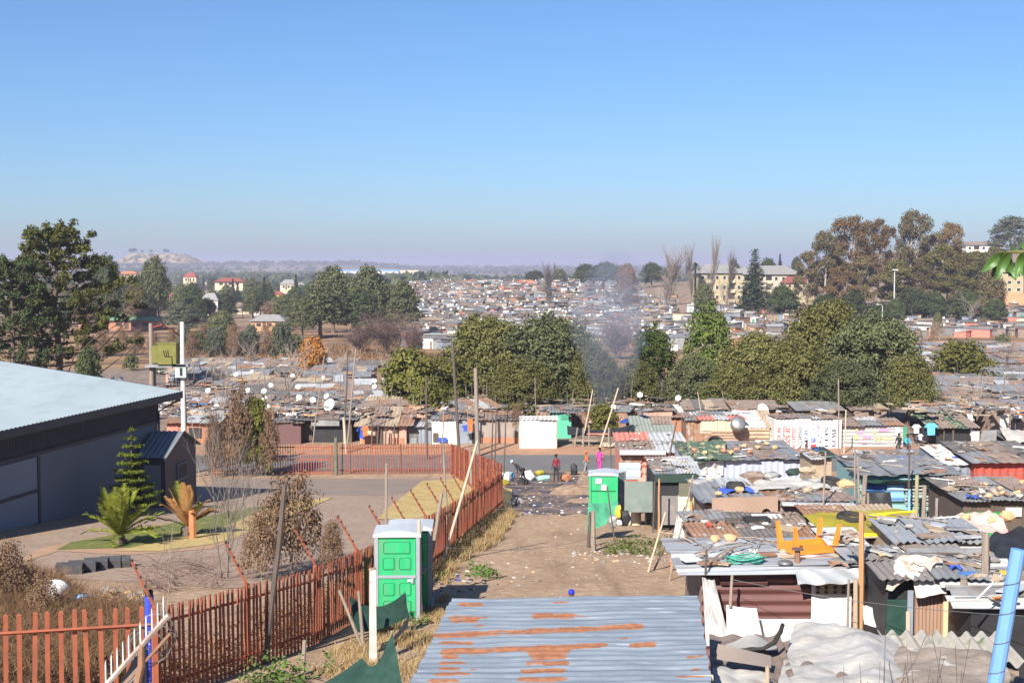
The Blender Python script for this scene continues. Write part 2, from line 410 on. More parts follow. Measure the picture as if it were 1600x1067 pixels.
def limbs(mb, base, top, targets, r0, rr, n=7, sub=None):
    """tapered trunk from base to top, limbs curving to the targets"""
    base, top = Vector(base), Vector(top); H = top - base; pts = []; rad = []
    for i in range(6):
        t = i / 5; pts.append(base + H * t + Vector((rr.uniform(-1, 1), rr.uniform(-1, 1), 0)) * r0 * .5 * t); rad.append(r0 * (1.25 - .65 * t) if i else r0 * 1.6)
    mb.tube(pts, rad, n)
    for tg in targets:
        tg = Vector(tg); t = rr.uniform(.45, .98); st = base + H * t; mid = st.lerp(tg, .5) + Vector((0, 0, (tg - st).length * .08)); r = r0 * rr.uniform(.25, .45)
        mb.tube([st, mid, tg], [r, r * .65, r * .2], 5, cap=False)
        for _ in range(2):
            q = mid.lerp(tg, rr.uniform(.2, .8)); e = q + Vector((rr.uniform(-1, 1), rr.uniform(-1, 1), rr.uniform(.2, 1))) * (tg - st).length * .25
            mb.tube([q, e], [r * .4, r * .08], 4, cap=False)
BARK = M('bark', (.09, .065, .05), (.15, .11, .085), scale=4, stretch=(3, 3, .5), rough=.95, bump=.8, bscale=12)
PALEBARK = M('pale_bark', (.42, .37, .32), (.25, .2, .17), scale=2, stretch=(2, 2, .4), rough=.9)
GREYBARK = M('grey_bark', (.14, .115, .10), (.21, .18, .155), scale=3, stretch=(2, 2, .5), rough=.95)
TWIG = M('dry_twig', (.24, .185, .15), (.33, .27, .22), scale=3, rough=.95)
PURTWIG = M('purple_twig', (.15, .10, .085), (.21, .145, .12), scale=3, rough=.95)
G_ACA = LEAF('leaf_acacia', [(.078, .082, .026), (.12, .122, .040), (.16, .155, .055), (.21, .195, .08)])
G_ACA2 = LEAF('leaf_acacia_cool', [(.06, .074, .034), (.092, .106, .048), (.125, .136, .064), (.17, .175, .09)])
G_OLV = LEAF('leaf_yellow_olive', [(.095, .10, .024), (.14, .14, .034), (.19, .18, .055)])
G_DARK = LEAF('leaf_dark', [(0.047, 0.065, 0.030), (0.076, 0.099, 0.042), (0.109, 0.127, 0.054)])
G_GUM = LEAF('leaf_gum', [(.095, .085, .038), (.135, .115, .05), (.175, .14, .065), (.19, .13, .065)])
G_GUMR = LEAF('leaf_gum_russet', [(.135, .085, .042), (.18, .11, .05), (.22, .14, .065), (.12, .10, .045)])
G_GUMO = LEAF('leaf_gum_olive', [(.105, .10, .032), (.15, .135, .042), (.185, .16, .055)])
G_MID = LEAF('leaf_mid', [(0.085, 0.098, 0.047), (0.127, 0.139, 0.061), (0.169, 0.169, 0.085)])
G_GREY = LEAF('leaf_grey_green', [(0.077, 0.088, 0.061), (0.110, 0.121, 0.077), (0.143, 0.154, 0.099)])
G_RUST = LEAF('leaf_rust', [(.17, .075, .03), (.225, .105, .04), (.27, .135, .05)])
G_ORNG = LEAF('leaf_orange', [(.36, .13, .035), (.45, .18, .05), (.3, .15, .05), (.36, .25, .08)])
G_PINE = LEAF('leaf_pine', [(0.068, 0.081, 0.024), (0.115, 0.119, 0.032), (0.162, 0.155, 0.041), (0.081, 0.089, 0.030)])
G_CON = LEAF('leaf_conifer', [(0.029, 0.044, 0.026), (0.046, 0.065, 0.036), (0.065, 0.085, 0.046)])
G_POP = LEAF('leaf_poplar', [(0.075, 0.106, 0.027), (0.112, 0.150, 0.037), (0.163, 0.200, 0.056)])
G_DRYB = LEAF('leaf_dead', [(.16, .095, .06), (.22, .14, .085), (.29, .20, .13)])
def lobes_dome(rr, n, rx, rz, z0, lr):
    """n lobes spread over a dome of half width rx and height rz"""
    out = [(0, 0, z0 + rz * .45, rx * .6, rx * .6, rz * .55)]
    for i in range(n):
        a = i * 2.399 + rr.uniform(-.3, .3); q = math.sqrt((i + .6) / n); r = rx * (1 - lr) * q
        z = z0 + rz * (.12 + .75 * (1 - q * q)) + rr.uniform(-.06, .06) * rz
        s = rx * lr * rr.uniform(.75, 1.2)
        out.append((r * math.cos(a), r * math.sin(a), z, s, s, s * rr.uniform(.6, .9)))
    return out
TREES = {}
def tree_kind(key, crown, trunk, bark): TREES[key] = (crown, trunk, bark)
def make_dome(key, seed, rx, rz, z0, n, lr, ncl, nl, leaf, clr, mat, bark=BARK, r0=.25, **kw):
    rr = random.Random(seed); lb = lobes_dome(rr, n, rx, rz, z0, lr)
    cm, C = crown_mesh(key + '_crown', seed, lb, ncl, nl, leaf, clr, mat, **kw)
    mb = MB(); tg = [(l[0] * .85, l[1] * .85, l[2] - .2 * l[5]) for l in lb[1:]]
    limbs(mb, (0, 0, -.5), (0, 0, z0 + rz * .35), tg, r0, rr)
    tree_kind(key, cm, mb.mesh(key + '_trunk', bark), bark)
for s in range(3):
    make_dome('acacia%d' % s, 11 + s, 5.2, 7.0, .9, 24, .28, 900, 34, .125, .62, [G_ACA, G_ACA2, G_ACA][s], r0=.28)
    make_dome('round%d' % s, 31 + s, 4.6, 8.5, 2.0, 14, .36, 430, 26, .24, .95, [G_MID, G_DARK, G_MID][s], r0=.3)
make_dome('wispy', 51, 3.2, 7.0, 1.0, 14, .30, 300, 26, .15, .6, G_POP, r0=.16)
make_dome('bush', 61, 1.4, 1.9, .1, 9, .42, 120, 30, .11, .36, G_MID, r0=.06)
make_dome('olive', 71, 2.6, 4.6, .4, 12, .36, 240, 28, .16, .55, G_OLV, r0=.14)
make_dome('grey_bush', 81, 2.2, 2.6, .1, 10, .4, 170, 30, .13, .45, G_GREY, r0=.07)
make_dome('dark_small', 91, 1.9, 2.7, 1.0, 10, .4, 170, 30, .13, .4, G_DARK, r0=.1)
make_dome('dead_bush', 95, 2.2, 2.6, .1, 12, .36, 220, 26, .07, .44, G_DRYB, bark=TWIG, r0=.04, fill=.6)
def make_gum(key, seed, H, W, mat, nlob=13):
    rr = random.Random(seed); lb = []
    for i in range(nlob):
        t = (i + .5) / nlob; z = H * (.34 + .6 * t); w = W * (.35 + .65 * math.sin(math.pi * (.18 + .72 * t)))
        a = i * 2.399 + rr.uniform(-.5, .5); r = w * rr.uniform(.3, .8) * (1 if t < .93 else .2); s = W * rr.uniform(.2, .4)
        lb.append((r * math.cos(a), r * math.sin(a), z, s, s, s * rr.uniform(.65, .95)))
    cm, C = crown_mesh(key + '_crown', seed, lb, 400, 30, .28, 1.2, mat, fill=.3, up=.3)
    mb = MB(); limbs(mb, (0, 0, -1), (W * .06, 0, H * .8), [(l[0] * .9, l[1] * .9, l[2]) for l in lb], .42, rr)
    tree_kind(key, cm, mb.mesh(key + '_trunk', PALEBARK), PALEBARK)
for s in range(4): make_gum('gum%d' % s, 101 + s, 25, [6.5, 7.5, 6, 8][s], [G_GUM, G_GUMR, G_GUMO, G_GUM][s])
def make_conifer(key, seed, H, W, mat, tiers, droop, dens, leaf, bark=BARK, z0=.08, gap=0.0):
    rg = np.random.default_rng(seed); P = []; Nn = []
    mb = MB(); mb.tube([(0, 0, -.5), (0, 0, H * .5), (0, 0, H)], [H * .016, H * .011, H * .002], 7)
    for i in range(tiers):
        t = i / (tiers - 1); z = H * (z0 + (1 - z0) * t) * .985; r = W * (1 - t) ** .85 * (.85 + .3 * rg.random()) + W * .04; nb = max(5, int(9 * (1 - t) + 4))
        for b in range(nb):
            a = 2 * math.pi * (b + rg.random() * .7) / nb; rb = r * rg.uniform(.7, 1.1); k = max(8, int(dens * rb / W))
            f = rg.random(k) ** .7; e = np.stack([np.cos(a) * rb * f, np.sin(a) * rb * f, z - droop * rb * f * (1 if gap == 0 else -f * .6) + 0 * f], 1)
            sp = .10 * W * (1 - .5 * f)[:, None]; e += rg.normal(size=e.shape) * sp * np.array([1, 1, .35])
            P.append(e); nn = rg.normal(size=e.shape) * .5 + np.array([np.cos(a) * .3, np.sin(a) * .3, 1]); Nn.append(unit(nn))
            mb.tube([(0, 0, z), (math.cos(a) * rb * .9, math.sin(a) * rb * .9, z - droop * rb * .8 * (1 if gap == 0 else -.5))], [H * .004, H * .001], 3, cap=False)
    P = np.concatenate(P); Nn = np.concatenate(Nn)
    V, F = leaf_quads(P, Nn, leaf * rg.uniform(.6, 1.3, len(P)), .4, rg)
    tree_kind(key, mesh_np(key + '_crown', V, F, mat), mb.mesh(key + '_trunk', bark), bark)
make_conifer('spruce', 201, 18, 4.2, G_CON, 30, .22, 60, .33)
make_conifer('small_spruce', 202, 9, 2.6, G_CON, 20, .18, 50, .22)
make_conifer('cypress', 203, 12, 1.7, G_CON, 26, -.9, 40, .26)
def make_pine():
    rg = np.random.default_rng(5); rr = random.Random(5); mb = MB(); tips = []
    mb.tube([(0, 0, -1), (.2, 0, 5), (-.1, .1, 10), (.3, 0, 16.5)], [.36, .3, .22, .06], 8)
    mb.tube([(-.5, .3, -1), (-1.0, .2, 4), (-1.6, .3, 7.5)], [.25, .22, .12], 7)
    for i in range(64):
        z = 3.2 + 13.2 * (i / 64) ** .9; a = i * 2.399; ln = (6.6 * (1 - ((z - 3.2) / 14.3) ** 1.9) + 1.0) * rr.uniform(.7, 1.12)
        d = Vector((math.cos(a), math.sin(a), rr.uniform(.15, .5))); st = Vector((0, 0, z)); e = st + d * ln
        mid = st + Vector((d.x, d.y, .06)) * ln * .5; mb.tube([st, mid, e], [.10, .06, .02], 5, cap=False)
        for k in range(7):
            f = rr.uniform(.35, 1.05); p = st.lerp(e, f) + Vector((rr.gauss(0, .42), rr.gauss(0, .42), rr.gauss(.15, .3))) * (.5 + .35 * f); tips.append(p)
    T = np.array([tuple(t) for t in tips]); n = 46; idx = np.repeat(np.arange(len(T)), n)
    o = sph(rg, len(idx)); o[:, 2] = np.abs(o[:, 2]) * .9 + o[:, 2] * .1
    P = T[idx] + o * .5 * (rg.random((len(idx), 1)) ** .5) * np.array([.9, .9, 1.5])
    nr = unit(o * .6 + rg.normal(size=o.shape) * .6 + np.array([0, 0, .4]))
    V, F = leaf_quads(P, nr, .2 * rg.uniform(.6, 1.3, len(P)), .4, rg)
    tree_kind('pine', mesh_np('pine_crown', V, F, G_PINE), mb.mesh('pine_trunk', BARK), BARK)
make_pine()
def bare_mesh(name, seed, H, spread, levels, mat, r0, nchild=5, upward=.5, start=.25, minr=.008, wob=.12, stems=1, n0=6):
    rr = random.Random(seed); mb = MB()
    def br(p, d, ln, r, lv):
        q = [p]; rd = [r]; dd = d.copy(); nseg = 4 if lv == 0 else 3
        for i in range(nseg):
            dd = (dd + Vector((rr.gauss(0, wob), rr.gauss(0, wob), rr.gauss(0, wob) + .06 * upward))).normalized(); q.append(q[-1] + dd * ln / nseg); rd.append(max(minr * .5, r * (1 - .75 * (i + 1) / nseg)))
        mb.tube(q, rd, max(3, n0 - lv * 2), cap=False)
        if lv >= levels: return
        for k in range(nchild + (2 if lv == 0 else 0)):
            t = rr.uniform(start if lv == 0 else .2, 1.0); i = min(nseg - 1, int(t * nseg)); pt = q[i].lerp(q[i + 1], t * nseg - i)
            a = rr.uniform(0, 6.283); side = Vector((math.cos(a), math.sin(a), 0)); side = (side - dd * side.dot(dd)).normalized()
            nd = (dd * (1 - spread) + side * spread + Vector((0, 0, upward * .35))).normalized()
            br(pt, nd, ln * rr.uniform(.42, .68), max(minr, r * .45), lv + 1)
    for s in range(stems):
        a = 6.283 * s / max(1, stems) + rr.random(); lean = 0 if stems == 1 else .28
        br(Vector((.1 * math.cos(a) * (stems > 1), .1 * math.sin(a) * (stems > 1), -.2)), Vector((lean * math.cos(a), lean * math.sin(a), 1)).normalized(), H * rr.uniform(.75, 1) * .72, r0, 0)
    return mb.mesh(name, mat)
def bare_kind(key, *a, **k): TREES[key] = (None, bare_mesh(key, *a, **k), None)
bare_kind('bare_round', 301, 11, .62, 4, PURTWIG, .22, nchild=5, upward=.35, minr=.022)
bare_kind('bare_brush', 302, 6, .5, 3, PURTWIG, .06, nchild=6, upward=.5, start=.05, minr=.018, stems=11)
bare_kind('bare_poplar', 303, 17, .33, 3, GREYBARK, .2, nchild=11, upward=1.0, start=.12, minr=.03)
bare_kind('bare_grey', 304, 9, .5, 3, TWIG, .14, nchild=6, upward=.7, start=.2, minr=.02)
def tree(key, x, y, label, sx=1.0, sz=None, rz=None, group=None, name='tree', cat='tree', z=None, crown_mat=None):
    sz = sx if sz is None else sz
    c, tr, bk = TREES[key]
    rz = rnd.uniform(0, 6.28) if rz is None else rz
    if c is None:
        o = link(name, tr, None, (x, y, (G(x, y) if z is None else z)), (0, 0, rz), (sx, sx, sz)); tag(o, label, cat, group); return o
    t = thing(name, label, cat, (x, y, (G(x, y) if z is None else z)), rz, group); t.scale = (sx, sx, sz)
    link('trunk', tr, t); cr = link('crown', c, t)
    if crown_mat: override(cr, [crown_mat])
    return t
KH = {'acacia0': (7.9, 5.6), 'acacia1': (7.9, 5.6), 'acacia2': (7.9, 5.6), 'round0': (10.6, 5.0), 'round1': (10.6, 5.0), 'round2': (10.6, 5.0), 'wispy': (8.0, 3.5), 'bush': (2.1, 1.55),
      'olive': (5.1, 2.9), 'grey_bush': (2.8, 2.4), 'dark_small': (3.8, 2.1), 'dead_bush': (2.8, 2.4), 'gum0': (25.5, 8), 'gum1': (25.5, 9), 'gum2': (25.5, 7.5), 'gum3': (25.5, 9.5),
      'spruce': (18, 4.3), 'small_spruce': (9, 2.7), 'cypress': (12, 1.9), 'pine': (17.6, 7.5), 'bare_round': (12, 6), 'bare_brush': (7, 4), 'bare_poplar': (17, 3), 'bare_grey': (9.5, 4)}
def tree_px(key, px, ytop, Y, wpx, label, group=None, **kw):
    """stand a tree at distance Y so that it is as tall and wide as the photograph shows it"""
    p = at(px, ytop, Y); g = G(p.x, Y); h, hw = KH[key]
    return tree(key, p.x, Y, label, wpx / FPX * Y / 2 / hw, max(.5, (p.z - g)) / h, group=group, **kw)
# --- the big green trees in the middle, just behind the first rows of shacks
for k_ in ('acacia0', 'acacia1', 'acacia2'): KH[k_] = (7.9, 4.7)
KH['olive'] = (5.1, 2.5)
gA = 'big green trees growing out of the shacks in the middle'
for a in [('olive', 640, 548, 128, 92, 'small yellow-green tree, leftmost and lowest of the green trees amid the shacks'),
          ('olive', 700, 562, 131, 80, 'yellow-green tree between the leftmost small tree and the broad dark acacia'),
          ('olive', 668, 590, 124, 70, 'low yellow-green tree filling the gap between the two leftmost trees'), ('acacia2', 815, 570, 128, 110, 'low acacia in front of the two broad acacias'), ('acacia0', 1145, 575, 130, 90, 'low acacia between the poplar-like tree and the bushy acacia'), ('acacia1', 1320, 570, 124, 110, 'low acacia in front of the two highest acacias'), ('acacia2', 990, 570, 134, 80, 'low dim green tree inside the smoke'), ('acacia0', 762, 503, 138, 150, 'tall broad acacia with an olive crown right of the small yellow-green trees'),
          ('acacia1', 858, 502, 136, 175, 'broadest dark acacia, left of the drifting smoke'),
          ('acacia2', 925, 545, 132, 90, 'lower acacia at the left edge of the smoke'),
          ('wispy', 1020, 515, 140, 88, 'loose bluish-green tree right behind the drifting smoke', ),
          ('wispy', 1108, 485, 138, 95, 'tallest loose bright-green poplar-like tree between smoke and big acacias'),
          ('acacia1', 1085, 560, 134, 90, 'rounded green tree under the loose poplar-like tree'),
          ('acacia2', 1180, 530, 134, 130, 'bushy acacia left of the two highest acacias'),
          ('acacia0', 1290, 480, 140, 150, 'highest acacia of the right-hand clump of green trees'),
          ('acacia1', 1365, 500, 130, 150, 'wide acacia overhanging the wall with the painted grey sheets'),
          ('acacia2', 1250, 545, 128, 130, 'acacia standing right behind the white sign wall'),
          ('acacia0', 1420, 560, 127, 85, 'low outer acacia at the right end of the green clump'),
          ('olive', 1503, 534, 168, 88, 'yellow-green tree alone below the right hillside shacks')]:
    a = list(a); a[4] *= 1.22; a[3] -= 14 if a[3] < 145 and a[1] != 944 else 0; tree_px(*a, group=gA)
tree_px('olive', 944, 632, 106, 60, 'scrubby bush by the dirt path beyond the road, under the smoke')
tree_px('dead_bush', 807, 634, 101, 34, 'small dry bush behind the grey wall beside the white box')
# --- gum trees on the right hill
gG = 'tall gum trees on the right hill'
lb = ['russet', 'olive', 'brown']
for i, (k, px, yt, Y, w, s) in enumerate([
    ('gum0', 1262, 392, 400, 66, 'pale thin gum at the left edge of the tall gums'), ('gum3', 1290, 358, 410, 80, 'open-crowned gum with grey-brown leaves, second at the left end of the gums'),
    ('gum1', 1336, 335, 420, 92, 'tall gum with a russet domed top'), ('gum1', 1375, 340, 428, 86, 'gum with reddish crown left of the highest gum'),
    ('gum3', 1424, 325, 425, 86, 'highest gum on the right hill, dark grey-green crown'), ('gum0', 1462, 362, 430, 70, 'narrow brownish gum right of the highest gum'),
    ('gum1', 1482, 345, 440, 62, 'gum with a russet spreading top near the flat-roofed house'), ('gum2', 1474, 380, 415, 80, 'olive-yellow gum right of the highest gum'),
    ('gum2', 1522, 392, 415, 86, 'olive-yellow gum below the hilltop house'), ('gum0', 1352, 400, 402, 84, 'shorter brown gum in front of the russet one'),
    ('gum2', 1400, 405, 404, 80, 'shorter olive gum behind the tall lamp mast'), ('gum3', 1442, 410, 406, 80, 'short brown gum right of the lamp mast'),
    ('gum1', 1316, 415, 398, 74, 'short russet-brown gum at the foot of the gums, left'), ('gum2', 1500, 430, 404, 76, 'short olive gum above the hillside shacks'),
    ('gum0', 1545, 440, 404, 60, 'short brown gum left of the yellow gable house'), ('gum2', 1300, 395, 415, 66, 'olive-brown gum behind the pale thin one')]):
    tree_px(k, px, yt, Y, w, s, gG, name='gum_tree')
tree_px('gum3', 1582, 336, 560, 96, 'dark grey gum with a wide open crown on the skyline behind the near leaves', name='gum_tree', crown_mat=G_GREY)
for px, yt, Y, w in ((1290, 462, 392, 60), (1330, 458, 394, 60), (1425, 452, 396, 60), (1460, 458, 394, 56), (1510, 455, 396, 60), (1375, 474, 372, 46), (1400, 468, 380, 40), (1555, 470, 385, 48), (1225, 455, 395, 56)):
    tree_px('round1', px, yt, Y, w, 'low dark round tree at the foot of the right-hand gums', 'dark round trees at the foot of the gums')
for px, yt, Y, w, s in ((1500, 396, 520, 70, 0), (1556, 392, 500, 60, 1), (1540, 400, 470, 60, 0)):
    tree_px('round2', px, yt, Y, w, 'olive tree on the slope below the hilltop house', 'olive trees below the hilltop house', crown_mat=G_GUMO)
# --- around the yellow apartment block
tree_px('spruce', 1180, 389, 400, 62, 'tall dark conifer standing in front of the yellow apartment block', name='conifer_tree')
tree_px('cypress', 1219, 397, 520, 16, 'slim dark cypress on the skyline right of the apartment block', name='cypress_tree')
for px, yt, w in ((1147, 407, 22), (1200, 406, 40), (1245, 404, 26)): tree_px('round1', px, yt, 560, w, 'dark tree showing above the apartment block roof', 'dark trees above the apartment block roof')
tree_px('round1', 1222, 448, 392, 52, 'dark rounded tree right of the tall conifer, under the apartment block')
for px, yt, Y, w, s in ((1080, 400, 420, 16, 'thin bare poplar left of the apartment block, beside the palm'), (1110, 391, 410, 15, 'tallest slender bare poplar in front of the apartment block'),
                        (1133, 412, 405, 20, 'bare thin tree before the apartment block balconies'), (1043, 408, 420, 34, 'bare grey-brown conical tree left of the poplars')):
    tree_px('bare_poplar', px, yt, Y, w, s, 'bare poplars on the valley side', name='bare_tree')
tree_px('bare_round', 1262, 428, 398, 50, 'bare brownish tree in front of the low yellow house by the gums', name='bare_tree'); tree_px('bare_grey', 1215, 432, 405, 44, 'bare grey tree right of the tall dark conifer', name='bare_tree'); tree_px('round0', 1100, 446, 396, 44, 'greyish-green tree at the left end of the apartment block')
tree_px('round0', 1550, 425, 400, 60, 'brown-green tree half hiding the yellow gable house', crown_mat=G_GUM); tree_px('bare_round', 1130, 450, 372, 66, 'low bare greyish tree below the apartment block', name='bare_tree')
tree_px('bare_round', 1195, 474, 350, 70, 'low bare purple-grey tree below the tall conifer', name='bare_tree')
# --- centre skyline
for k, px, yt, Y, w, s in (('round1', 915, 414, 770, 50, 'left half of the dark pair of trees on the central rise'), ('round1', 947, 411, 775, 56, 'right half of the dark pair of trees on the central rise'),
                           ('round1', 1018, 412, 720, 44, 'dense dark tree right of the rust-brown tree'), ('round1', 1048, 418, 730, 40, 'dark tree behind the bare conical tree'),
                           ('round1', 836, 424, 800, 38, 'small dark tree right of the red-roofed long house'), ('round0', 874, 421, 790, 30, 'greyish tree left of the dark pair on the central rise'),
                           ('round1', 760, 442, 720, 28, 'dark tree above the central hillside shacks, left of the red-roofed long house'), ('round1', 735, 448, 690, 22, 'little dark tree behind the bare purple tree'),
                           ('round1', 808, 446, 700, 34, 'dark grey tree below the red-roofed long house'), ('round0', 972, 416, 790, 40, 'green tree behind the rust-brown tree')):
    tree_px(k, px, yt, Y, w, s, 'trees on the central rise')
tree_px('round2', 980, 417, 560, 46, 'rust-brown autumn tree, conical, above the central shacks', crown_mat=G_RUST)
tree_px('round2', 985, 462, 520, 42, 'russet lower tree in front of the rust-brown one', crown_mat=G_RUST)
for k, px, yt, Y, w, s in (('bare_round', 690, 428, 640, 62, 'bare purple-grey tree left of the central hillside shacks'), ('bare_poplar', 860, 425, 500, 24, 'bare thin tree above the broad acacias'), ('bare_round', 668, 448, 600, 40, 'smaller bare purple-grey tree at the left of the shacks'),
                           ('bare_brush', 605, 485, 250, 118, 'wide bare brown thicket right of the dark gum cluster'), ('bare_brush', 560, 510, 252, 80, 'bare brown thicket under the dark gum cluster'), ('bare_brush', 645, 500, 245, 60, 'bare brown thicket next to the first yellow-green tree'),
                           ('bare_round', 838, 480, 300, 80, 'bare brown tree showing above the broad acacia'), ('bare_brush', 965, 490, 250, 110, 'bare brownish tree veiled by the smoke'), ('bare_round', 1575, 528, 190, 80, 'bare reddish-brown tree at the right edge below the hillside'),
                           ('bare_round', 800, 436, 760, 50, 'bare purplish tree in front of the red-roofed long house')):
    tree_px(k, px, yt, Y, w, s, name='bare_tree')
# --- left middle: dark gum cluster and the trees round the brick houses
gL = 'dark gum cluster beyond the field'
for k, px, yt, Y, w, s in (('round0', 500, 452, 305, 100, 'left low mass of the dark gum cluster'), ('round2', 520, 424, 330, 90, 'left top crown of the dark gum cluster'), ('round0', 578, 422, 325, 96, 'right top crown of the dark gum cluster'),
                           ('round1', 560, 455, 312, 90, 'dark middle of the gum cluster'), ('round2', 628, 446, 315, 70, 'right crown of the dark gum cluster'), ('round0', 472, 470, 300, 56, 'leftmost low tree of the dark gum cluster')):
    tree_px(k, px, yt, Y, w, s, gL)
for k, px, yt, Y, w, s, m in (('round0', 165, 405, 330, 66, 'dark tree right behind the big pine', G_DARK), ('round2', 242, 409, 380, 62, 'tall dark spreading tree behind the green-roofed brick house', G_MID), ('round0', 212, 444, 370, 48, 'yellowish lower part tree left of the tall spreading tree', G_GUMO),
                              ('round1', 300, 444, 400, 44, 'dark round tree right of the tall spreading tree', None), ('round1', 285, 476, 330, 70, 'grey-green low tree right of the green-roofed house', G_GREY), ('round0', 395, 455, 420, 46, 'dark tree behind the two small white houses', None),
                              ('round0', 345, 488, 300, 60, 'bushy green tree in front of the little spruce', G_MID), ('round2', 140, 480, 345, 60, 'brownish low tree behind the green-roofed house, left', G_DRYB), ('round2', 220, 474, 350, 70, 'brownish low tree behind the green-roofed house, right', G_DRYB),
                              ('round1', 30, 470, 300, 60, 'dark tree behind the big pine at the left edge', G_DARK)):
    tree_px(k, px, yt, Y, w, s, crown_mat=m)
tree_px('small_spruce', 357, 462, 318, 26, 'small dark spruce right of the white pole, beyond the field', name='conifer_tree')
pz = at(85, 348, 128); tree('pine', pz.x, 128, 'big olive-green pine with clumped needles behind the white warehouse roof', 1.12, (pz.z - G(pz.x, 128)) / 17.6, rz=.5, name='pine_tree')
pz = at(5, 400, 120); tree('pine', pz.x, 122, 'darker second pine cut by the left edge of the picture', .8, (pz.z - G(pz.x, 122)) / 17.6, rz=2.5, name='pine_tree', crown_mat=G_DARK)
tree_px('round1', 138, 548, 112, 62, 'dark green bush behind the warehouse roof, right of the pine trunk')
# --- bushes and reeds on the far bank of the field
k = 0
for px in range(290, 470, 13):
    tree_px(['grey_bush', 'bush', 'dead_bush', 'grey_bush'][k % 4], px + rnd.uniform(-4, 4), 512 + rnd.uniform(-6, 10), 236 + rnd.uniform(-6, 14), 34, ['grey-green bush in the reedy belt across the field', 'mid-green bush in the reedy belt across the field', 'straw-brown bush in the reedy belt across the field', 'grey-green bush in the reedy belt across the field'][k % 4], ['grey-green bushes across the field', 'mid-green bushes across the field', 'straw-brown bushes across the field', 'grey-green bushes across the field'][k % 4], name='bush', cat='bush'); k += 1
for px, yt, Y, w in ((160, 515, 235, 40), (190, 512, 240, 34), (215, 516, 232, 36), (240, 520, 228, 34), (130, 518, 232, 36), (268, 516, 230, 30), (300, 520, 226, 34)):
    tree_px('dead_bush', px, yt, Y, w, 'dry brown bush on the bank below the green-roofed house', 'dry bushes below the green-roofed house', name='bush', cat='bush')
for px, yt, Y, w, s in ((425, 565, 196, 30, 'small green bush beside the white hut at the field edge'), (205, 553, 200, 30, 'small dark green bush on the bare field bank'), (300, 560, 195, 50, 'green bush behind the green transformer box'), (262, 570, 190, 50, 'green bush below the green transformer box')):
    tree_px('bush', px, yt, Y, w, s, name='bush', cat='bush')
tree_px('dark_small', 521, 586, 148, 40, 'little dark round tree standing among the left shack roofs')
o = tree_px('olive', 488, 528, 168, 56, 'orange autumn tree at the near edge of the field', crown_mat=G_ORNG)
tree_px('round0', 1465, 490, 330, 22, 'dark little tree among the right hillside shacks'); tree_px('dead_bush', 1462, 505, 325, 26, 'brown bush among the right hillside shacks', name='bush', cat='bush')
# --- scattered trees over the far plain; the skyline belt reads as one mass
gF = 'far trees scattered over the hazy plain'
rr = random.Random(99); k = 0
while k < 105:
    Y = math.exp(rr.uniform(math.log(430), math.log(1150))); px = rr.uniform(20, 900)
    u = (px - 800) / FPX
    if u > -.11 and Y < 1150: continue
    x = u * Y; s = rr.uniform(.6, 1.25) * (1 if Y < 1200 else 1.35)
    tree(['round0', 'round1', 'round2', 'bare_round', 'cypress', 'round1'][k % 6], x, Y, ['far dark tree among the hazy suburb houses', 'far bare tree among the hazy suburb houses', 'far slim cypress among the hazy suburb houses'][0 if k % 6 in (0, 1, 2, 5) else (1 if k % 6 == 3 else 2)],
         s, s * rr.uniform(.7, 1.15), group=['far dark trees on the plain', 'far bare trees on the plain', 'far cypresses on the plain'][0 if k % 6 in (0, 1, 2, 5) else (1 if k % 6 == 3 else 2)]); k += 1
def far_belt():
    rg = np.random.default_rng(77); Ps = []; Ss = []
    for Y0, Y1, n in ((900, 1500, 420), (1400, 2600, 1500), (2600, 3250, 900), (3300, 5200, 2200), (5200, 9000, 1000)):
        for _ in range(n):
            Y = rg.uniform(Y0, Y1); px = rg.uniform(-120, 700 if Y < 1400 else 1250); x = (px - 800) / FPX * Y
            band = math.sin(Y * .004 + x * .0013) + math.sin(x * .004 + Y * .0017)
            if band < .1 and Y < 4400: continue
            z = G(x, Y); h = rg.uniform(4, 11) * (1 if Y < 4500 else 1.5); w = h * rg.uniform(.6, 1.4)
            kk = 16; d = sph(rg, kk); P = np.array([x, Y, z + h * .5]) + d * np.array([w, w, h * .5]) * rg.uniform(.4, 1, (kk, 1)); Ps.append(P); Ss.append(np.full(kk, w * .42))
    P = np.concatenate(Ps); S = np.concatenate(Ss); nr = unit(rg.normal(size=P.shape) + np.array([0, -.4, .4]))
    V, F = leaf_quads(P, nr, S, .7, rg)
    kind(link('treeline', mesh_np('treeline', V, F, G_DARK)), 'stuff')
far_belt()

mr = random.Random(123)
for i in range(110):
    Y = mr.uniform(345, 860); px = mr.uniform(20, 655 if Y < 520 else 640)
    if 270 < px < 470 and Y < 380: continue
    key = ['round0', 'round2', 'round1', 'dead_bush', 'bare_round', 'round0'][i % 6]; nm = ['dark', 'dark', 'dark', 'brown', 'bare', 'dark'][i % 6]; s_ = mr.uniform(.5, 1.0) * (2.2 if key == 'dead_bush' else 1)
    tree(key, xp(px, Y), Y, '%s tree among the houses beyond the left field' % nm, s_, s_ * mr.uniform(.7, 1.1), group='%s trees among the houses beyond the left field' % nm)

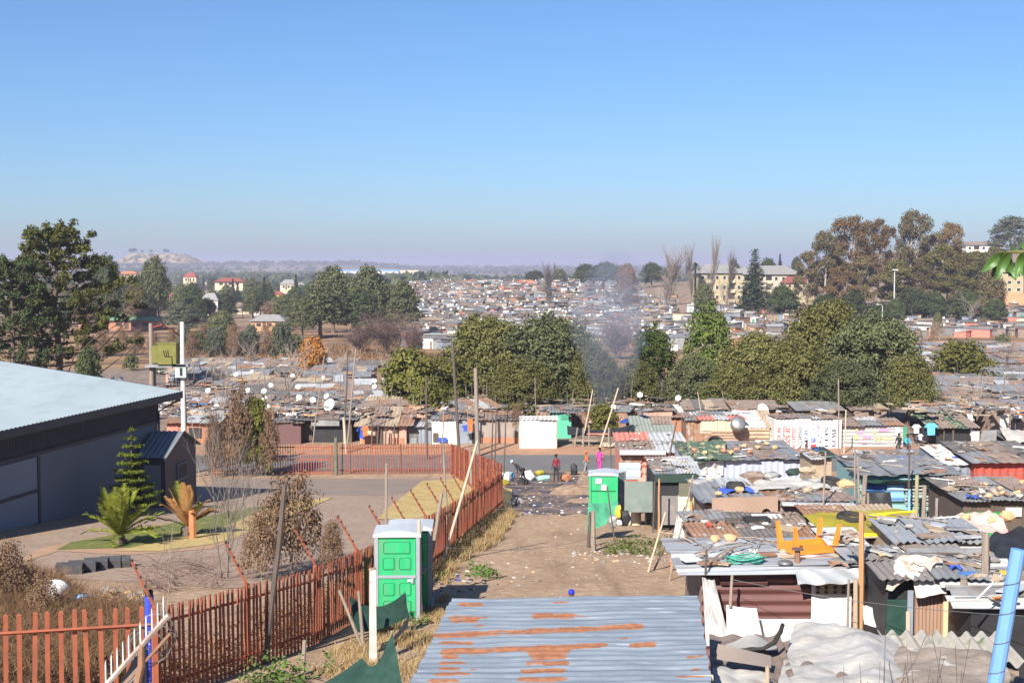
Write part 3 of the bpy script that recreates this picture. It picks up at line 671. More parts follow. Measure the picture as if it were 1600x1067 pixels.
# ================================================================ THE SETTLEMENT
T_GREY = M('grey_tin', (.19, .19, .19), (.30, .30, .295), scale=1.5, rough=.55, metal=.25, c3=(.20, .13, .10), s3=2.2, t3=(.58, .72), stretch=(1, .4, 1), spec=.5)
T_PALE = M('pale_tin', (.40, .40, .39), (.52, .52, .50), scale=1.2, rough=.5, metal=.15, c3=(.34, .25, .19), s3=2.5, t3=(.62, .74), spec=.5)
T_RUST = M('rusty_tin', (.21, .115, .075), (.29, .165, .10), scale=2, rough=.85, c3=(.34, .31, .29), s3=2.6, t3=(.56, .7))
T_DARK = M('dark_felt', (.095, .088, .085), (.15, .135, .125), scale=1.5, rough=.9, c3=(.24, .2, .17), s3=5, t3=(.58, .7), bump=.4)
T_BROWN = M('brown_sheet', (.19, .14, .115), (.27, .205, .165), scale=1.8, rough=.9, c3=(.12, .09, .08), s3=4, t3=(.56, .7))
T_TAN = M('tan_sheet', (.31, .24, .165), (.40, .315, .22), scale=1.6, rough=.85, c3=(.26, .18, .12), s3=4, t3=(.58, .72))
T_WHITE = M('white_paint', (.68, .66, .62), (.58, .55, .5), scale=1.2, rough=.7, c3=(.5, .42, .34), s3=3.5, t3=(.66, .8))
T_CREAM = M('cream_paint', (.56, .48, .34), (.49, .41, .29), scale=1.6, rough=.75, c3=(.46, .35, .24), s3=4, t3=(.62, .76))
T_PINK = M('pink_plaster', (.46, .30, .235), (.38, .24, .18), scale=1.6, rough=.95, c3=(.26, .16, .12), s3=5, bump=.3)
T_BRICK = M('red_brick', (.34, .155, .09), (.42, .20, .12), scale=9, stretch=(1, 1, 3), rough=.95, c3=(.25, .14, .1), s3=14, bump=.4)
T_ORNGW = M('orange_plaster', (.52, .30, .16), (.44, .24, .13), scale=2, rough=.95, c3=(.3, .19, .13), s3=5)
T_WOOD = M('weathered_wood', (.25, .175, .12), (.34, .25, .18), scale=3, stretch=(6, 6, .6), rough=.95)
T_DWOOD = M('dark_wood', (.075, .055, .045), (.12, .09, .07), scale=3, stretch=(6, 6, .6), rough=.95)
T_BLUEG = M('blue_grey_tin', (.17, .20, .245), (.23, .26, .30), scale=1.4, rough=.6, c3=(.22, .2, .2), s3=3)
T_GREEN = M('green_paint', (.05, .22, .13), (.07, .28, .17), scale=1.5, rough=.7)
T_BLUE = M('blue_paint', (.05, .13, .35), (.08, .19, .46), scale=1.5, rough=.7)
T_SKYB = M('sky_blue_paint', (.16, .36, .62), (.22, .42, .68), scale=1.5, rough=.7)
T_YEL = M('yellow_paint', (.75, .52, .05), (.66, .44, .05), scale=1.5, rough=.7)
T_MAROON = M('maroon_tin', (.095, .036, .032), (.125, .05, .043), scale=1.5, rough=.55, c3=(.13, .07, .06), s3=4, t3=(.6, .75), stretch=(.3, 1, 1), spec=.5)
T_REDP = M('red_paint', (.40, .075, .05), (.33, .06, .045), scale=1.5, rough=.6)
T_SALMON = M('salmon_tin', (.56, .20, .15), (.49, .17, .125), scale=1.5, rough=.6)
BLACK = M('black_plastic', (.02, .02, .022), (.03, .03, .032), scale=2, rough=.6)  # also serves as painted shade on the walls of the felt-roofed shack
WHITEP = M('white_enamel', (.72, .72, .70), (.64, .64, .62), scale=2, rough=.45, spec=.5)
STEEL = M('dull_steel', (.28, .28, .28), (.2, .19, .185), scale=5, rough=.5, metal=.6)
WALLS = [T_GREY, T_RUST, T_BROWN, T_WHITE, T_PINK, T_BROWN, T_DWOOD, T_BLUEG, T_BRICK, T_TAN, T_WOOD, T_RUST]
ROOFS = [T_GREY, T_GREY, T_RUST, T_DARK, T_DARK, T_BROWN, T_BROWN, T_TAN, T_PALE]
RN = {T_GREY: 'grey tin', T_RUST: 'rust-brown tin', T_DARK: 'black felt', T_BROWN: 'dull brown', T_TAN: 'tan', T_PALE: 'pale shiny tin'}
# ---- generic shack kinds, shared meshes: wall, roof sheets, door, window
KINDS_ = []
def proto_kind(seed):
    rr = random.Random(seed); w = rr.uniform(2.3, 4.6); d = rr.uniform(2.4, 3.9); h = rr.uniform(1.9, 2.25); rise = rr.choice([-.35, .3, .15, .4]); out = []
    m = MB(); z0 = -.6; a, b = w / 2, d / 2; r0, r1 = h, h + rise
    m.hexa([(-a, -b, z0), (a, -b, z0), (a, b, z0), (-a, b, z0)], [(-a, -b, r0), (a, -b, r0), (a, b, r1), (-a, b, r1)])
    out.append(('wall', m.mesh('shack_wall', T_GREY), 0))
    n = rr.randint(3, 4); x = -a - .18
    for i in range(n):
        ws = (w + .36) / n + .06; m = MB(); o1, o2 = rr.uniform(.1, .4), rr.uniform(.1, .35); dz = .03 + .025 * (i % 2) + rr.uniform(0, .03); sk = rr.uniform(-.08, .08)
        m.slab([(x, -b - o1, r0 + dz - o1 * rise / d), (x + ws, -b - o1 + sk, r0 + dz + .02 - o1 * rise / d), (x + ws, b + o2, r1 + dz + .02), (x, b + o2 + sk, r1 + dz)], .02); x += ws - .07
        out.append(('roof_sheet', m.mesh('roof_sheet', T_GREY), 1))
    dx = rr.uniform(-a * .6, a * .5); m = MB(); m.box((dx, -b - .025, .8), (.8, .05, 1.75)); out.append(('door', m.mesh('shack_door', T_DWOOD), 2))
    if rr.random() < .7:
        wx = dx + (1.2 if dx < 0 else -1.2); m = MB(); m.box((wx, -b - .02, 1.25), (.6, .04, .5)); out.append(('window', m.mesh('shack_window', BLACK), 3))
    return w, d, h + max(0, rise), out
for s in range(9): KINDS_.append(proto_kind(400 + s))
DOORS = [T_DWOOD, T_RUST, T_DWOOD, T_BLUEG, T_WHITE, T_WOOD, BLACK, BLACK]
N_SHACK = [0]
def place_shack(k, x, y, rz, label, group, rr, simple=False):
    w, d, h, parts = KINDS_[k]
    t = thing('shack', label, 'shack', (x, y, G(x, y)), rz, group); N_SHACK[0] += 1
    wm = rr.choice(WALLS); rm = rr.choice(ROOFS); dm = rr.choice(DOORS)
    for nm, me, role in parts:
        if simple and role == 3: continue
        o = link(nm, me, t)
        m = [wm, rm if rr.random() < .72 else rr.choice(ROOFS), dm, BLACK][role]
        override(o, [m])
    return t, rm, wm
rr = random.Random(2024)
def area_rows(y0, y1, u0, u1, region, dy=4.7, simple=False, limit=999):
    y = y0; n = 0
    while y < y1:
        x = u0(y) * y + rr.uniform(0, 2)
        while x < u1(y) * y:
            k = rr.randrange(len(KINDS_)); w, d, h, _ = KINDS_[k]; x += w / 2 + .15
            if x > u1(y) * y or n >= limit: break
            yy = y + rr.uniform(-.7, .7)
            t, rm, wm = place_shack(k, x, yy, rr.uniform(-.5, .5), '', '', rr, simple)
            t['label'] = 'shack with %s roof %s' % (RN[rm], region); t['group'] = '%s-roofed shacks %s' % (RN[rm], region); n += 1
            x += w / 2 + rr.uniform(.15, 1.1)
        y += dy
    return n
L_REG = 'amid the crowd between road and left field'
area_rows(108.5, 186, lambda y: -.272 if y > 118 else -.255, lambda y: -.02 if y < 112 else -.105, L_REG)
area_rows(107.5, 111, lambda y: .02, lambda y: .30, 'between the road and the middle green trees')
area_rows(108.5, 196, lambda y: .315, lambda y: .43, 'on the flat at the right edge below the hill', dy=5.6)
area_rows(212, 345, lambda y: .305, lambda y: .425, 'on the right hillside below the gums', dy=8.2, simple=True, limit=70)
print('shacks', N_SHACK)
# ---- the hillsides beyond: far too many to tell apart
def hillside_mass():
    rg = random.Random(555); mb = MB(); mats = [T_GREY, T_RUST, T_DARK, T_BROWN, T_TAN, T_PALE, T_WHITE, T_PINK, T_CREAM, T_BRICK, T_ORNGW, T_BLUEG, T_SALMON, T_GREEN, T_SKYB]
    wch = [0, 0, 3, 3, 4, 6, 2, 7, 0, 8, 9, 5, 3, 1, 12, 11, 4, 0, 3, 0, 6, 11, 2]; rch = [0, 0, 0, 1, 2, 2, 3, 3, 0, 4, 5, 5]
    def one(x, y):
        w, d, h = rg.uniform(1.9, 3.6) if rg.random() < .6 else rg.uniform(3.4, 7), rg.uniform(2.2, 4.6), rg.uniform(1.5, 2.8); z = G(x, y); rz = rg.uniform(-.9, .9); c, s = math.cos(rz), math.sin(rz); rise = rg.uniform(-.5, .5)
        q = lambda a, b, e: (x + a * c - b * s, y + a * s + b * c, z + e)
        a, b = w / 2, d / 2; wm = rg.choice(wch); rm = rg.choice(rch)
        mb.hexa([q(-a, -b, -1), q(a, -b, -1), q(a, b, -1), q(-a, b, -1)], [q(-a, -b, h), q(a, -b, h), q(a, b, h + rise), q(-a, b, h + rise)], wm)
        a += .25; b += .25
        mb.hexa([q(-a, -b, h + .02), q(a, -b, h + .02), q(a, b, h + rise + .02), q(-a, b, h + rise + .02)], [q(-a, -b, h + .1), q(a, -b, h + .1), q(a, b, h + rise + .1), q(-a, b, h + rise + .1)], rm)
        if rg.random() < .6:
            dx = rg.uniform(-a * .6, a * .6); mb.hexa([q(dx - .4, -b + .19, 0), q(dx + .4, -b + .19, 0), q(dx + .4, -b + .3, 0), q(dx - .4, -b + .3, 0)], [q(dx - .4, -b + .19, 1.7), q(dx + .4, -b + .19, 1.7), q(dx + .4, -b + .3, 1.7), q(dx - .4, -b + .3, 1.7)], rg.choice([2, 2, 3, 13, 14]))
        if rg.random() < .25:
            e = rg.uniform(-a * .6, a * .6); mb.rock(q(e, 0, h + .5), (.45, .12, .45), rg.randint(0, 99), 6)
    y = 288.0
    while y < 800:
        u0 = -.078 if y < 420 else -.092; u1 = .125 if y < 560 else .10
        x = u0 * y
        while x < u1 * y:
            if not (rg.random() < (.10 if y < 640 else .35)): one(x + rg.uniform(-.8, .8), y + rg.uniform(-1.2, 1.2))
            x += rg.uniform(3.4, 7.0)
        y += rg.uniform(4.2, 6.6) if y < 600 else 7.5
    y = 352.0
    while y < 428:
        x = .255 * y
        while x < .43 * y:
            if rg.random() > .1: one(x + rg.uniform(-.6, .6), y + rg.uniform(-1, 1))
            x += rg.uniform(4.2, 6.2)
        y += 5.4
    for y in list(np.arange(300, 392, 5.5)) + list(np.arange(392, 424, 6)):
        x = (.125 if y > 390 else .105) * y
        while x < .262 * y:
            if rg.random() > .25: one(x, y + rg.uniform(-1, 1))
            x += rg.uniform(5, 8)
    kind(mb.build('hillside_shacks', mats), 'stuff')
hillside_mass()
# ---- far houses
def house(label, px, Y, wpx, hpx, wallm, roofm, group=None, pybase=None, hip=True, dep=None, name='house'):
    x = xp(px, Y); w = wpx / FPX * Y; h = hpx / FPX * Y; wh = h * .55; d = dep or w * .7; z = G(x, Y) if pybase is None else at(px, pybase, Y).z
    t = thing(name, label, 'house', (x, Y, z), 0, group); a, b = w / 2, d / 2
    MB().box((0, b, wh / 2 - 1), (w, d, wh + 2)).build('wall', wallm, t)
    e = .06 * w; i = a * (.5 if hip else 1.0)
    m = MB(); V = [(-a - e, -e, wh), (a + e, -e, wh), (a + e, d + e, wh), (-a - e, d + e, wh), (-i, b, h), (i, b, h)]
    m.add(V, [(0, 1, 5, 4), (1, 2, 5), (2, 3, 4, 5), (3, 0, 4), (3, 2, 1, 0)]); m.build('roof', roofm, t)
    if hpx >= 9:
        for f in (-.55, .1, .6): MB().box((f * a, -.04, wh * .55), (w * .13, .06, wh * .4)).build('window', BLACK, t)
        MB().box((-.22 * a, -.04, wh * .42), (w * .09, .06, wh * .84)).build('door', T_DWOOD, t)
    return t
RT_GREEN = M('green_roof', (.10, .20, .11), (.14, .25, .15), scale=.5, rough=.8)
RT_RED = M('red_tile_roof', (.26, .075, .06), (.2, .065, .055), scale=.8, rough=.85)
RT_ORNG = M('orange_tile_roof', (.55, .19, .09), (.47, .15, .07), scale=.8, rough=.85)
RT_GREY = M('grey_slate_roof', (.20, .195, .19), (.26, .25, .24), scale=.8, rough=.8)
for a in [('red-brick house with a pale green hipped roof, left one behind the pine', 150, 350, 56, 26, T_BRICK, RT_GREEN, None, 512), ('long red-brick house with a green roof and white verandah edge', 205, 345, 72, 24, T_BRICK, RT_GREEN, None, 514),
          ('low orange wall building with a grey roof beyond the field', 418, 340, 52, 22, T_ORNGW, RT_GREY, None, 514), ('white two-level house with a dark grey roof and arched front', 327, 430, 26, 26, T_WHITE, RT_GREY, None, 484),
          ('house with a bright red roof above the trees left of centre', 297, 700, 20, 16, T_CREAM, RT_RED, None, 442), ('wide house with a dull red roof near the hazy trees', 358, 620, 44, 14, T_CREAM, RT_RED, None, 448),
          ('cream house with a pale gable, first left of the dark gum cluster', 450, 640, 24, 16, T_CREAM, RT_GREY, None, 453), ('house with red roof and yellow wall behind the dark gum cluster', 430, 560, 24, 12, T_YEL, RT_RED, None, 467),
          ('long white house with an orange tiled roof on the central rise', 822, 760, 36, 11, T_WHITE, RT_ORNG, None, 449), ('pale tan house with a pointed gable above the central shacks', 780, 640, 28, 20, T_CREAM, T_TAN, None, 479),
          ('low house with a long salmon roof at the edge of the central shacks', 735, 640, 38, 12, T_PINK, RT_ORNG, None, 481), ('orange-roofed shed seen past the tall spreading tree', 200, 900, 26, 9, T_TAN, RT_ORNG, None, 433),
          ('white shed with the blue drum left of the gum cluster', 402, 470, 16, 14, T_WHITE, RT_GREY, None, 492), ('small house with a rusty red roof behind the spreading tree', 272, 470, 18, 12, T_BRICK, RT_RED, None, 470)]:
    house(*a)
k = 0; hr = random.Random(31)
while k < 90:
    Y = math.exp(hr.uniform(math.log(480), math.log(2600))); px = hr.uniform(100, 900)
    if px > 600 and Y < 1200: continue
    sz = hr.uniform(9, 16) * FPX / Y; m = hr.choice([T_WHITE, T_CREAM, T_WHITE, T_PINK]); r = hr.choice([RT_GREY, RT_RED, RT_GREY, T_BROWN, T_PALE])
    nm = {RT_GREY: 'grey', RT_RED: 'red', T_BROWN: 'brown', T_PALE: 'pale'}[r]
    house('far small house with a %s roof among trees on the hazy plain' % nm, px, Y, sz, sz * .36, m, r, '%s-roofed far houses' % nm); k += 1
# far factory, mine dump, hilltop house
def factory():
    Y = 2300; x0, x1 = xp(525, Y), xp(655, Y); cx = (x0 + x1) / 2; z = at(590, 434, Y).z
    t = thing('factory', 'long white and blue factory shed far away on the plain', 'factory', (cx, Y, z)); w = (x1 - x0)
    MB().box((-w * .12, 30, 6), (w * .74, 60, 13)).build('hall', T_WHITE, t); MB().box((-w * .12, 30, 13), (w * .75, 62, 2)).build('roof', T_SKYB, t)
    MB().box((w * .37, 30, 6), (w * .25, 50, 15)).build('hall', T_CREAM, t); MB().box((-w * .16, -.4, 4), (w * .6, .6, 4)).build('window_strip', T_BLUE, t)
factory()
def mine_dump():
    Y = 3300; mb = MB(); x0, x1 = xp(166, Y), xp(302, Y); zt = at(230, 395.5, Y).z; zb = at(230, 408, Y).z - 5; rg = random.Random(3)
    def fn(a, b):
        x = x0 + (x1 - x0) * a; e = min(1, min(a / .24, (1 - a) / .3)); n = math.sin(a * 37) * .5 + math.sin(a * 91 + 1) * .3
        y = Y + n * 14 * (1 - b) + (0 if b < 1 else 160); zz = zb + (zt - zb) * min(b * 1.12, 1) * e; return (x, Y + n * 12 + b * 60 + (b > .9) * 120, zz)
    mb.grid(fn, 90, 8)
    mt = M('mine_sand', (.38, .285, .15), (.26, .19, .10), scale=.03, rough=.95, c3=(.07, .08, .045), s3=.045, t3=(.5, .56), stretch=(1, 1, 1.5))
    tag(mb.build('mine_dump', mt), 'flat-topped pale sandy mine dump on the far left skyline', 'mine dump')
    for i in range(6):
        px = [204, 209, 222, 236, 258, 263][i]; p = at(px, 393, Y + 80); tree('round1', p.x, p.y, 'tiny tree standing on top of the mine dump', (1.5, 2.2, 1.0, 1.2, 1.6, 1.1)[i], (.9, 1.1, .6, .7, .9, .6)[i], group='trees on the mine dump', z=p.z - 3)
mine_dump()
def apartment(label, px0, px1, pyeave, pybase, pyridge, Y, dep, wallm, roofm, bays, floors, rz=0.0):
    xc = xp((px0 + px1) / 2, Y); w = (px1 - px0) / FPX * Y; z = at(px0, pybase, Y).z; h = at(px0, pyeave, Y).z - z; hr_ = at(px0, pyridge, Y).z - z
    t = thing('apartment_block', label, 'apartment block', (xc, Y, z), rz); a = w / 2
    MB().box((0, dep / 2, h / 2 - 2), (w, dep, h + 4)).build('wall', wallm, t)
    m = MB(); e = .8; V = [(-a - e, -e, h), (a + e, -e, h), (a + e, dep + e, h), (-a - e, dep + e, h), (-a * .6, dep / 2, hr_), (a * .6, dep / 2, hr_)]
    m.add(V, [(0, 1, 5, 4), (1, 2, 5), (2, 3, 4, 5), (3, 0, 4), (3, 2, 1, 0)]); m.build('roof', roofm, t)
    fh = h / floors; bw = w / bays
    for f in range(floors):
        for b in range(bays):
            x = -a + bw * (b + .5); zc = fh * (f + .5)
            if bays > 3 and b % 3 == 1:
                bl = MB().box((x, -.03, zc + .1), (bw * .8, .04, fh * .66)).build('balcony', BLACK, t); MB().box((x, -.5, zc - fh * .3), (bw * .86, .9, fh * .34)).build('parapet', T_CREAM, bl)
            else:
                fr = MB().box((x, -.04, zc + .2), (bw * .42, .06, fh * .44)).build('window', T_WHITE, t); MB().box((x, -.085, zc + .2), (bw * .36, .03, fh * .37)).build('pane', BLACK, fr)
    return t
YWALL = M('yellow_plaster', (.40, .335, .205), (.35, .29, .18), scale=.6, rough=.9)
apartment('long yellow apartment block, left wing with the bare poplars before it', 1092, 1160, 427, 473, 413, 436, 14, YWALL, RT_GREY, 6, 3)
apartment('cream apartment block with dark balconies and grey hipped roof behind the conifer', 1150, 1252, 429, 473, 415, 452, 16, M('dull_cream', (.42, .38, .30), (.36, .32, .25), scale=.6), RT_GREY, 9, 3)
apartment('low yellow house glimpsed through the gums right of the apartment block', 1228, 1272, 442, 465, 432, 445, 12, YWALL, RT_RED, 4, 2)
apartment('yellow gable-fronted house under the near leaves at the right edge', 1555, 1598, 425, 459, 418, 430, 10, YWALL, T_TAN, 3, 3)
MB().box((xp(1585, 428), 428, at(1585, 463, 428).z - 1), (18, .6, 4)).build('brick_wall', T_ORNGW)
tag(bpy.data.objects['brick_wall'], 'orange retaining wall under the yellow gable house', 'wall')
apartment('hilltop house with white front and brown tiled roof on the skyline', 1508, 1562, 383, 394, 377, 600, 14, T_WHITE, T_BROWN, 5, 1)
# tall lamp mast and street lamp on the right hillside, palm by the flats
def mast():
    Y = 392; z0 = G(xp(1397, Y), Y); top = at(1397, 421, Y).z - z0; t = thing('lamp_mast', 'very tall lamp mast with a head of floodlights before the gums', 'lamp mast', (xp(1397, Y), Y, z0))
    MB().tube([(0, 0, -.5), (0, 0, top)], [.28, .16], 8).build('pole', T_PALE, t)
    h = MB(); h.box((0, 0, top), (1.7, 1.3, .16)); h.build('head_frame', STEEL, t)
    for i in range(4): MB().box((-.66 + .44 * i, -.7, top - .18), (.32, .25, .28)).build('floodlight', WHITEP, t)
    Y = 345; x = xp(1379, Y); z0 = G(x, Y); top = at(1379, 476, Y).z - z0; t = thing('street_lamp', 'short curved street lamp above the right hillside shacks', 'street lamp', (x, Y, z0))
    MB().tube([(0, 0, -.3), (0, 0, top - .4), (-.3, 0, top), (-1.2, 0, top + .1)], [.12, .1, .08, .06], 6).build('pole', T_PALE, t); MB().box((-1.4, 0, top + .08), (.7, .3, .16)).build('lamp_head', WHITEP, t)
mast()
def palm():
    Y = 430; x = xp(1086, Y); z0 = G(x, Y); top = at(1086, 418, Y).z - z0; t = thing('palm_tree', 'little round-headed palm beside the bare poplars', 'palm', (x, Y, z0))
    MB().tube([(0, 0, -.5), (0, 0, top)], [.35, .28], 7).build('trunk', BARK, t); m = MB(); rg = random.Random(2)
    for i in range(60):
        a = rg.uniform(0, 6.28); e = rg.uniform(-.6, 1.3); d = Vector((math.cos(a) * math.cos(e), math.sin(a) * math.cos(e), math.sin(e))); s = d.cross(Vector((0, 0, 1))).normalized() * .22; p = Vector((0, 0, top)); q = p + d * 1.6; r = q + d * .9 - Vector((0, 0, .6))
        m.add([p - s * .3, p + s * .3, q + s, q - s], [(0, 1, 2, 3)]); m.add([q - s, q + s, r], [(0, 1, 2)])
    m.build('crown', G_OLV, t)
palm()
# ---- satellite dishes on the roofs
def make_dish():
    t = thing('satellite_dish', '', 'satellite dish'); m = MB(); R = Matrix.Rotation(R_(62), 3, 'X')
    m.lathe([(.02, .0), (.2, .012), (.34, .045), (.43, .085), (.43, .095), (.34, .057), (.02, .014)], (0, -.12, .75), 14, rot=R); m.build('reflector', WHITEP, t, smooth=True)
    MB().tube([(0, .02, -.5), (0, .02, .7)], .025, 5).build('mast', STEEL, t)
    MB().tube([(0, -.2, .45), (0, -.55, .75)], .015, 4).box((0, -.56, .78), (.07, .12, .07)).build('feed_arm', STEEL, t)
    return t
def on_level(px, py, h, y0=9, y1=900):
    Y = y0
    while Y < y1:
        p = at(px, py, Y)
        if p.z <= G(p.x, Y) + h: break
        Y *= 1.003
    return p
DISH = make_dish(); first = True
for i, (px, py) in enumerate([(423, 602), (466, 604), (413, 611), (414, 623), (420, 636), (517, 633), (511, 619), (585, 595), (601, 592), (586, 604), (505, 590), (457, 587), (467, 621), (489, 625), (326, 610), (388, 610), (339, 635), (369, 585), (394, 581), (1000, 617), (1060, 622), (1190, 640), (958, 636), (1587, 645), (177, 592), (189, 592)]):
    p = on_level(px, py, 2.9, 106); sc = .6 if i not in (5, 21, 23) else 1.25
    o = DISH if first else dup(DISH); first = False
    o.location = (p.x, p.y, p.z - .75 * sc); o.rotation_euler = (0, 0, rnd.uniform(-.7, .5)); o.scale = (sc,) * 3
    o['group'] = 'white satellite dishes on the shack roofs'
    o['label'] = {5: 'large white satellite dish on a grey roof near the small dark tree', 21: 'large round white dish above the camouflage-covered roof across the road', 23: 'biggest white satellite dish, at the right edge of the picture'}.get(i, 'white satellite dish on a shack roof in the crowd across the road')

sr = random.Random(61)
for i in range(78):
    if i < 20: Y = sr.uniform(120, 184); px = sr.uniform(290, 600)
    elif i < 36 or i > 45: Y = sr.uniform(330, 690); px = sr.uniform(660, 1060)
    else: Y = sr.uniform(220, 410); px = sr.uniform(1420, 1600)
    k = ['bare_grey', 'dead_bush', 'bush', 'bare_grey'][i % 4]; nm = {'bare_grey': 'bare twiggy tree', 'dead_bush': 'brown withered bush', 'bush': 'small green bush'}[k]; rg_ = ['on the left flat', 'on the central hillside', 'on the right hillside'][0 if i < 20 else 1 if i < 36 or i > 45 else 2]
    tree(k, xp(px, Y), Y, '%s among the shacks %s' % (nm, rg_), sr.uniform(.45, .8) * (1 if i < 20 else 1.5) * (1 if k != 'bush' else 1.5), group='%ses %s' % (nm, rg_) if nm.endswith('bush') else '%ss %s' % (nm, rg_), name='bush' if 'bush' in k else 'bare_tree', cat='bush' if 'bush' in k else 'tree')
for i in range(34):
    Y = sr.uniform(104, 185); px = sr.uniform(280, 640) if i % 3 else sr.uniform(1450, 1600)
    if px < 640 and Y < 118: px = sr.uniform(300, 900)
    p = gp(xp(px, Y), Y); h = sr.uniform(2.8, 4.6); o = MB().tube([(0, 0, -.2), (sr.uniform(-.1, .1), 0, h * .5), (sr.uniform(-.25, .25), 0, h)], [.05, .045, .035], 5).build('pole', sr.choice([BARK, GREYBARK, TWIG]), loc=p); tag(o, 'thin aerial pole sticking up among the shacks across the road', 'pole', 'thin poles among the shacks')

from mathutils import noise
# ---------------------------------------------------------------- hand-built shacks: builder
ROOFS_ = []
def cloth_mat(name, c, rough=.85): return M(name, c, tuple(x * .8 for x in c), scale=4, rough=rough, bump=.3, bscale=9)
def corr_panel(mb, x0, x1, z0, z1, y, axis, pitch=.076, amp=.012, mi=0, nx=(0, 0), bend=0.0):
    """upright sheet facing the camera; axis h: ribs level, v: ribs upright, f: flat"""
    if axis == 'h': mb.corr((x0, y, z0), (nx[0], nx[1], z1 - z0), (x1 - x0, 0, 0), pitch, amp, mi, nv=5, bend=bend)
    elif axis == 'v': mb.corr((x0, y, z0), (x1 - x0, 0, 0), (nx[0], nx[1], z1 - z0), pitch, amp, mi, nv=4, bend=bend)
    else: mb.box(((x0 + x1) / 2, y, (z0 + z1) / 2), (x1 - x0, .03, z1 - z0), mi=mi)
def shack(label, px0, px1, pytop, Y, dep, wall, roof, n=3, rise=.2, over=.18, axis='f', roofaxis='y', pitch=.09, amp=.014, door=None, side=None, depth_px=None, sheets=None, group=None, rz=0.0, drop=.6, front=True, tilt=0.0, name='shack', cat='shack'):
    """shack fitted to the photograph: front wall between px0 and px1 at distance Y, eaves at pytop, roof plane rising or falling to the back"""
    x0, x1 = xp(px0, Y), xp(px1, Y); cx = (x0 + x1) / 2; a = (x1 - x0) / 2; zf = G(cx, Y); h = at(px0, pytop, Y).z - zf
    t = thing(name, label, cat, (cx, Y, zf), rz, group); side = side or wall
    if front:
        if axis == 'f': MB().box((0, .02, (h - drop) / 2), (2 * a, .04, h + drop - .04)).build('wall', wall, t)
        else: m = MB(); corr_panel(m, -a, a, -drop, h - .02, 0, axis, pitch, amp); m.build('wall', wall, t)
    for s in (-1, 1):
        m = MB(); x = s * (a - .02)
        m.hexa([(x - .02, .05, -drop - .6), (x + .02, .05, -drop - .6), (x + .02, dep, -drop - .6), (x - .02, dep, -drop - .6)], [(x - .02, .05, h - .03), (x + .02, .05, h - .03), (x + .02, dep, h + rise - .03), (x - .02, dep, h + rise - .03)]); m.build('side_wall', side, t)
    MB().box((0, dep - .03, (h + rise - drop - .6) / 2), (2 * a - .1, .04, h + rise + drop + .5)).build('back_wall', side, t)
    mats = roof if isinstance(roof, (list, tuple)) else [roof]; r2 = random.Random(int(px0) * 7 + int(pytop))
    W = 2 * a + 2 * over; D = dep + 2 * over; sl = rise / dep; k = sheets or n
    for i in range(k):
        m = MB(); dz = .035 + .022 * (i % 2) + .004 * i; bnd = amp * .9
        if roofaxis == 'y':
            ws = W / k + .07; xa = -a - over + i * W / k; m.corr((xa, -over - r2.uniform(0, .12), h + dz - over * sl), (ws, 0, tilt), (r2.uniform(-.06, .06), D + r2.uniform(-.05, .1), D * sl), pitch, amp, nv=4, per=4, bend=bnd)
        elif roofaxis == 'x':
            ds = D / k + .09; ya = -over + i * D / k; m.corr((-a - over - r2.uniform(0, .15), ya, h + dz * .5 + ya * sl), (0, ds, ds * sl), (W + r2.uniform(-.05, .25), r2.uniform(-.09, .09), tilt), pitch, -.055 * pitch, nv=5, per=4, bend=bnd)
        else:
            ws = W / k + .05; xa = -a - over + i * W / k; j = i % 2; ex = [T_GREY, T_BROWN, T_RUST, T_PALE, T_GREY]; f0 = r2.uniform(.35, .65)
            for q0, q1, lift in ((0, f0 + .04, 0), (f0, 1, .03)):
                m = MB(); y0_, y1_ = -over - r2.uniform(0, .2) * (q0 == 0) + D * q0, -over + D * q1 + r2.uniform(-.12, .12); zz = h + dz + lift
                m.corr((xa + r2.uniform(-.05, .05), y0_, zz + y0_ * sl), (ws + r2.uniform(-.04, .12), r2.uniform(-.08, .08), r2.uniform(-.015, .03)), (r2.uniform(-.07, .07), y1_ - y0_, (y1_ - y0_) * sl + r2.uniform(-.02, .035)), max(.13, pitch * 1.4) if Y < 66 else .3, .016 if Y < 66 else .03, nv=4, per=4, bend=.012)
                mt_ = mats[i % len(mats)] if r2.random() < .62 or mats[0] in (C_CAMO, T_WHITE, C_NET) else r2.choice(ex); m.build('roof_sheet', mt_, t)
            continue
        m.build('roof_sheet', mats[i % len(mats)], t)
    if door:
        f0, f1, dm = door; MB().box((-a + (f0 + f1) / 2 * 2 * a, -.035, h * .42), ((f1 - f0) * 2 * a, .04, h * .84)).build('door', dm, t)
    t['_a'] = a
    S = {'over': over, 't': t, 'h': h, 'a': a, 'dep': dep, 'sl': sl, 'Y': Y, 'cx': cx, 'zf': zf}
    ROOFS_.append(S); return S
def X(S, px): return xp(px, S['Y']) - S['cx']
def Z(S, py): return at(800, py, S['Y']).z - S['zf']
def patch(S, nm, px0, px1, py0, py1, mat, y=-.05, axis='f', pitch=.09, amp=.012, th=.025, jag=0.0):
    """one sheet of a patched-up front, between photo columns and rows"""
    m = MB(); a, b, c, d = X(S, px0), X(S, px1), Z(S, py1), Z(S, py0)
    if axis == 'f': m.box(((a + b) / 2, y, (c + d) / 2), (b - a, th, d - c))
    else: corr_panel(m, a, b, c, d, y, axis, pitch, amp)
    return m.build(nm, mat, S['t'])
def rp(S, px, py):
    """where the sight line of a photo pixel meets the roof"""
    Y = S['Y'] - 1.0
    for _ in range(4000):
        p = at(px, py, Y)
        if p.z <= S['zf'] + S['h'] + .06 + (Y - S['Y']) * S['sl']: break
        Y += .01
    return p
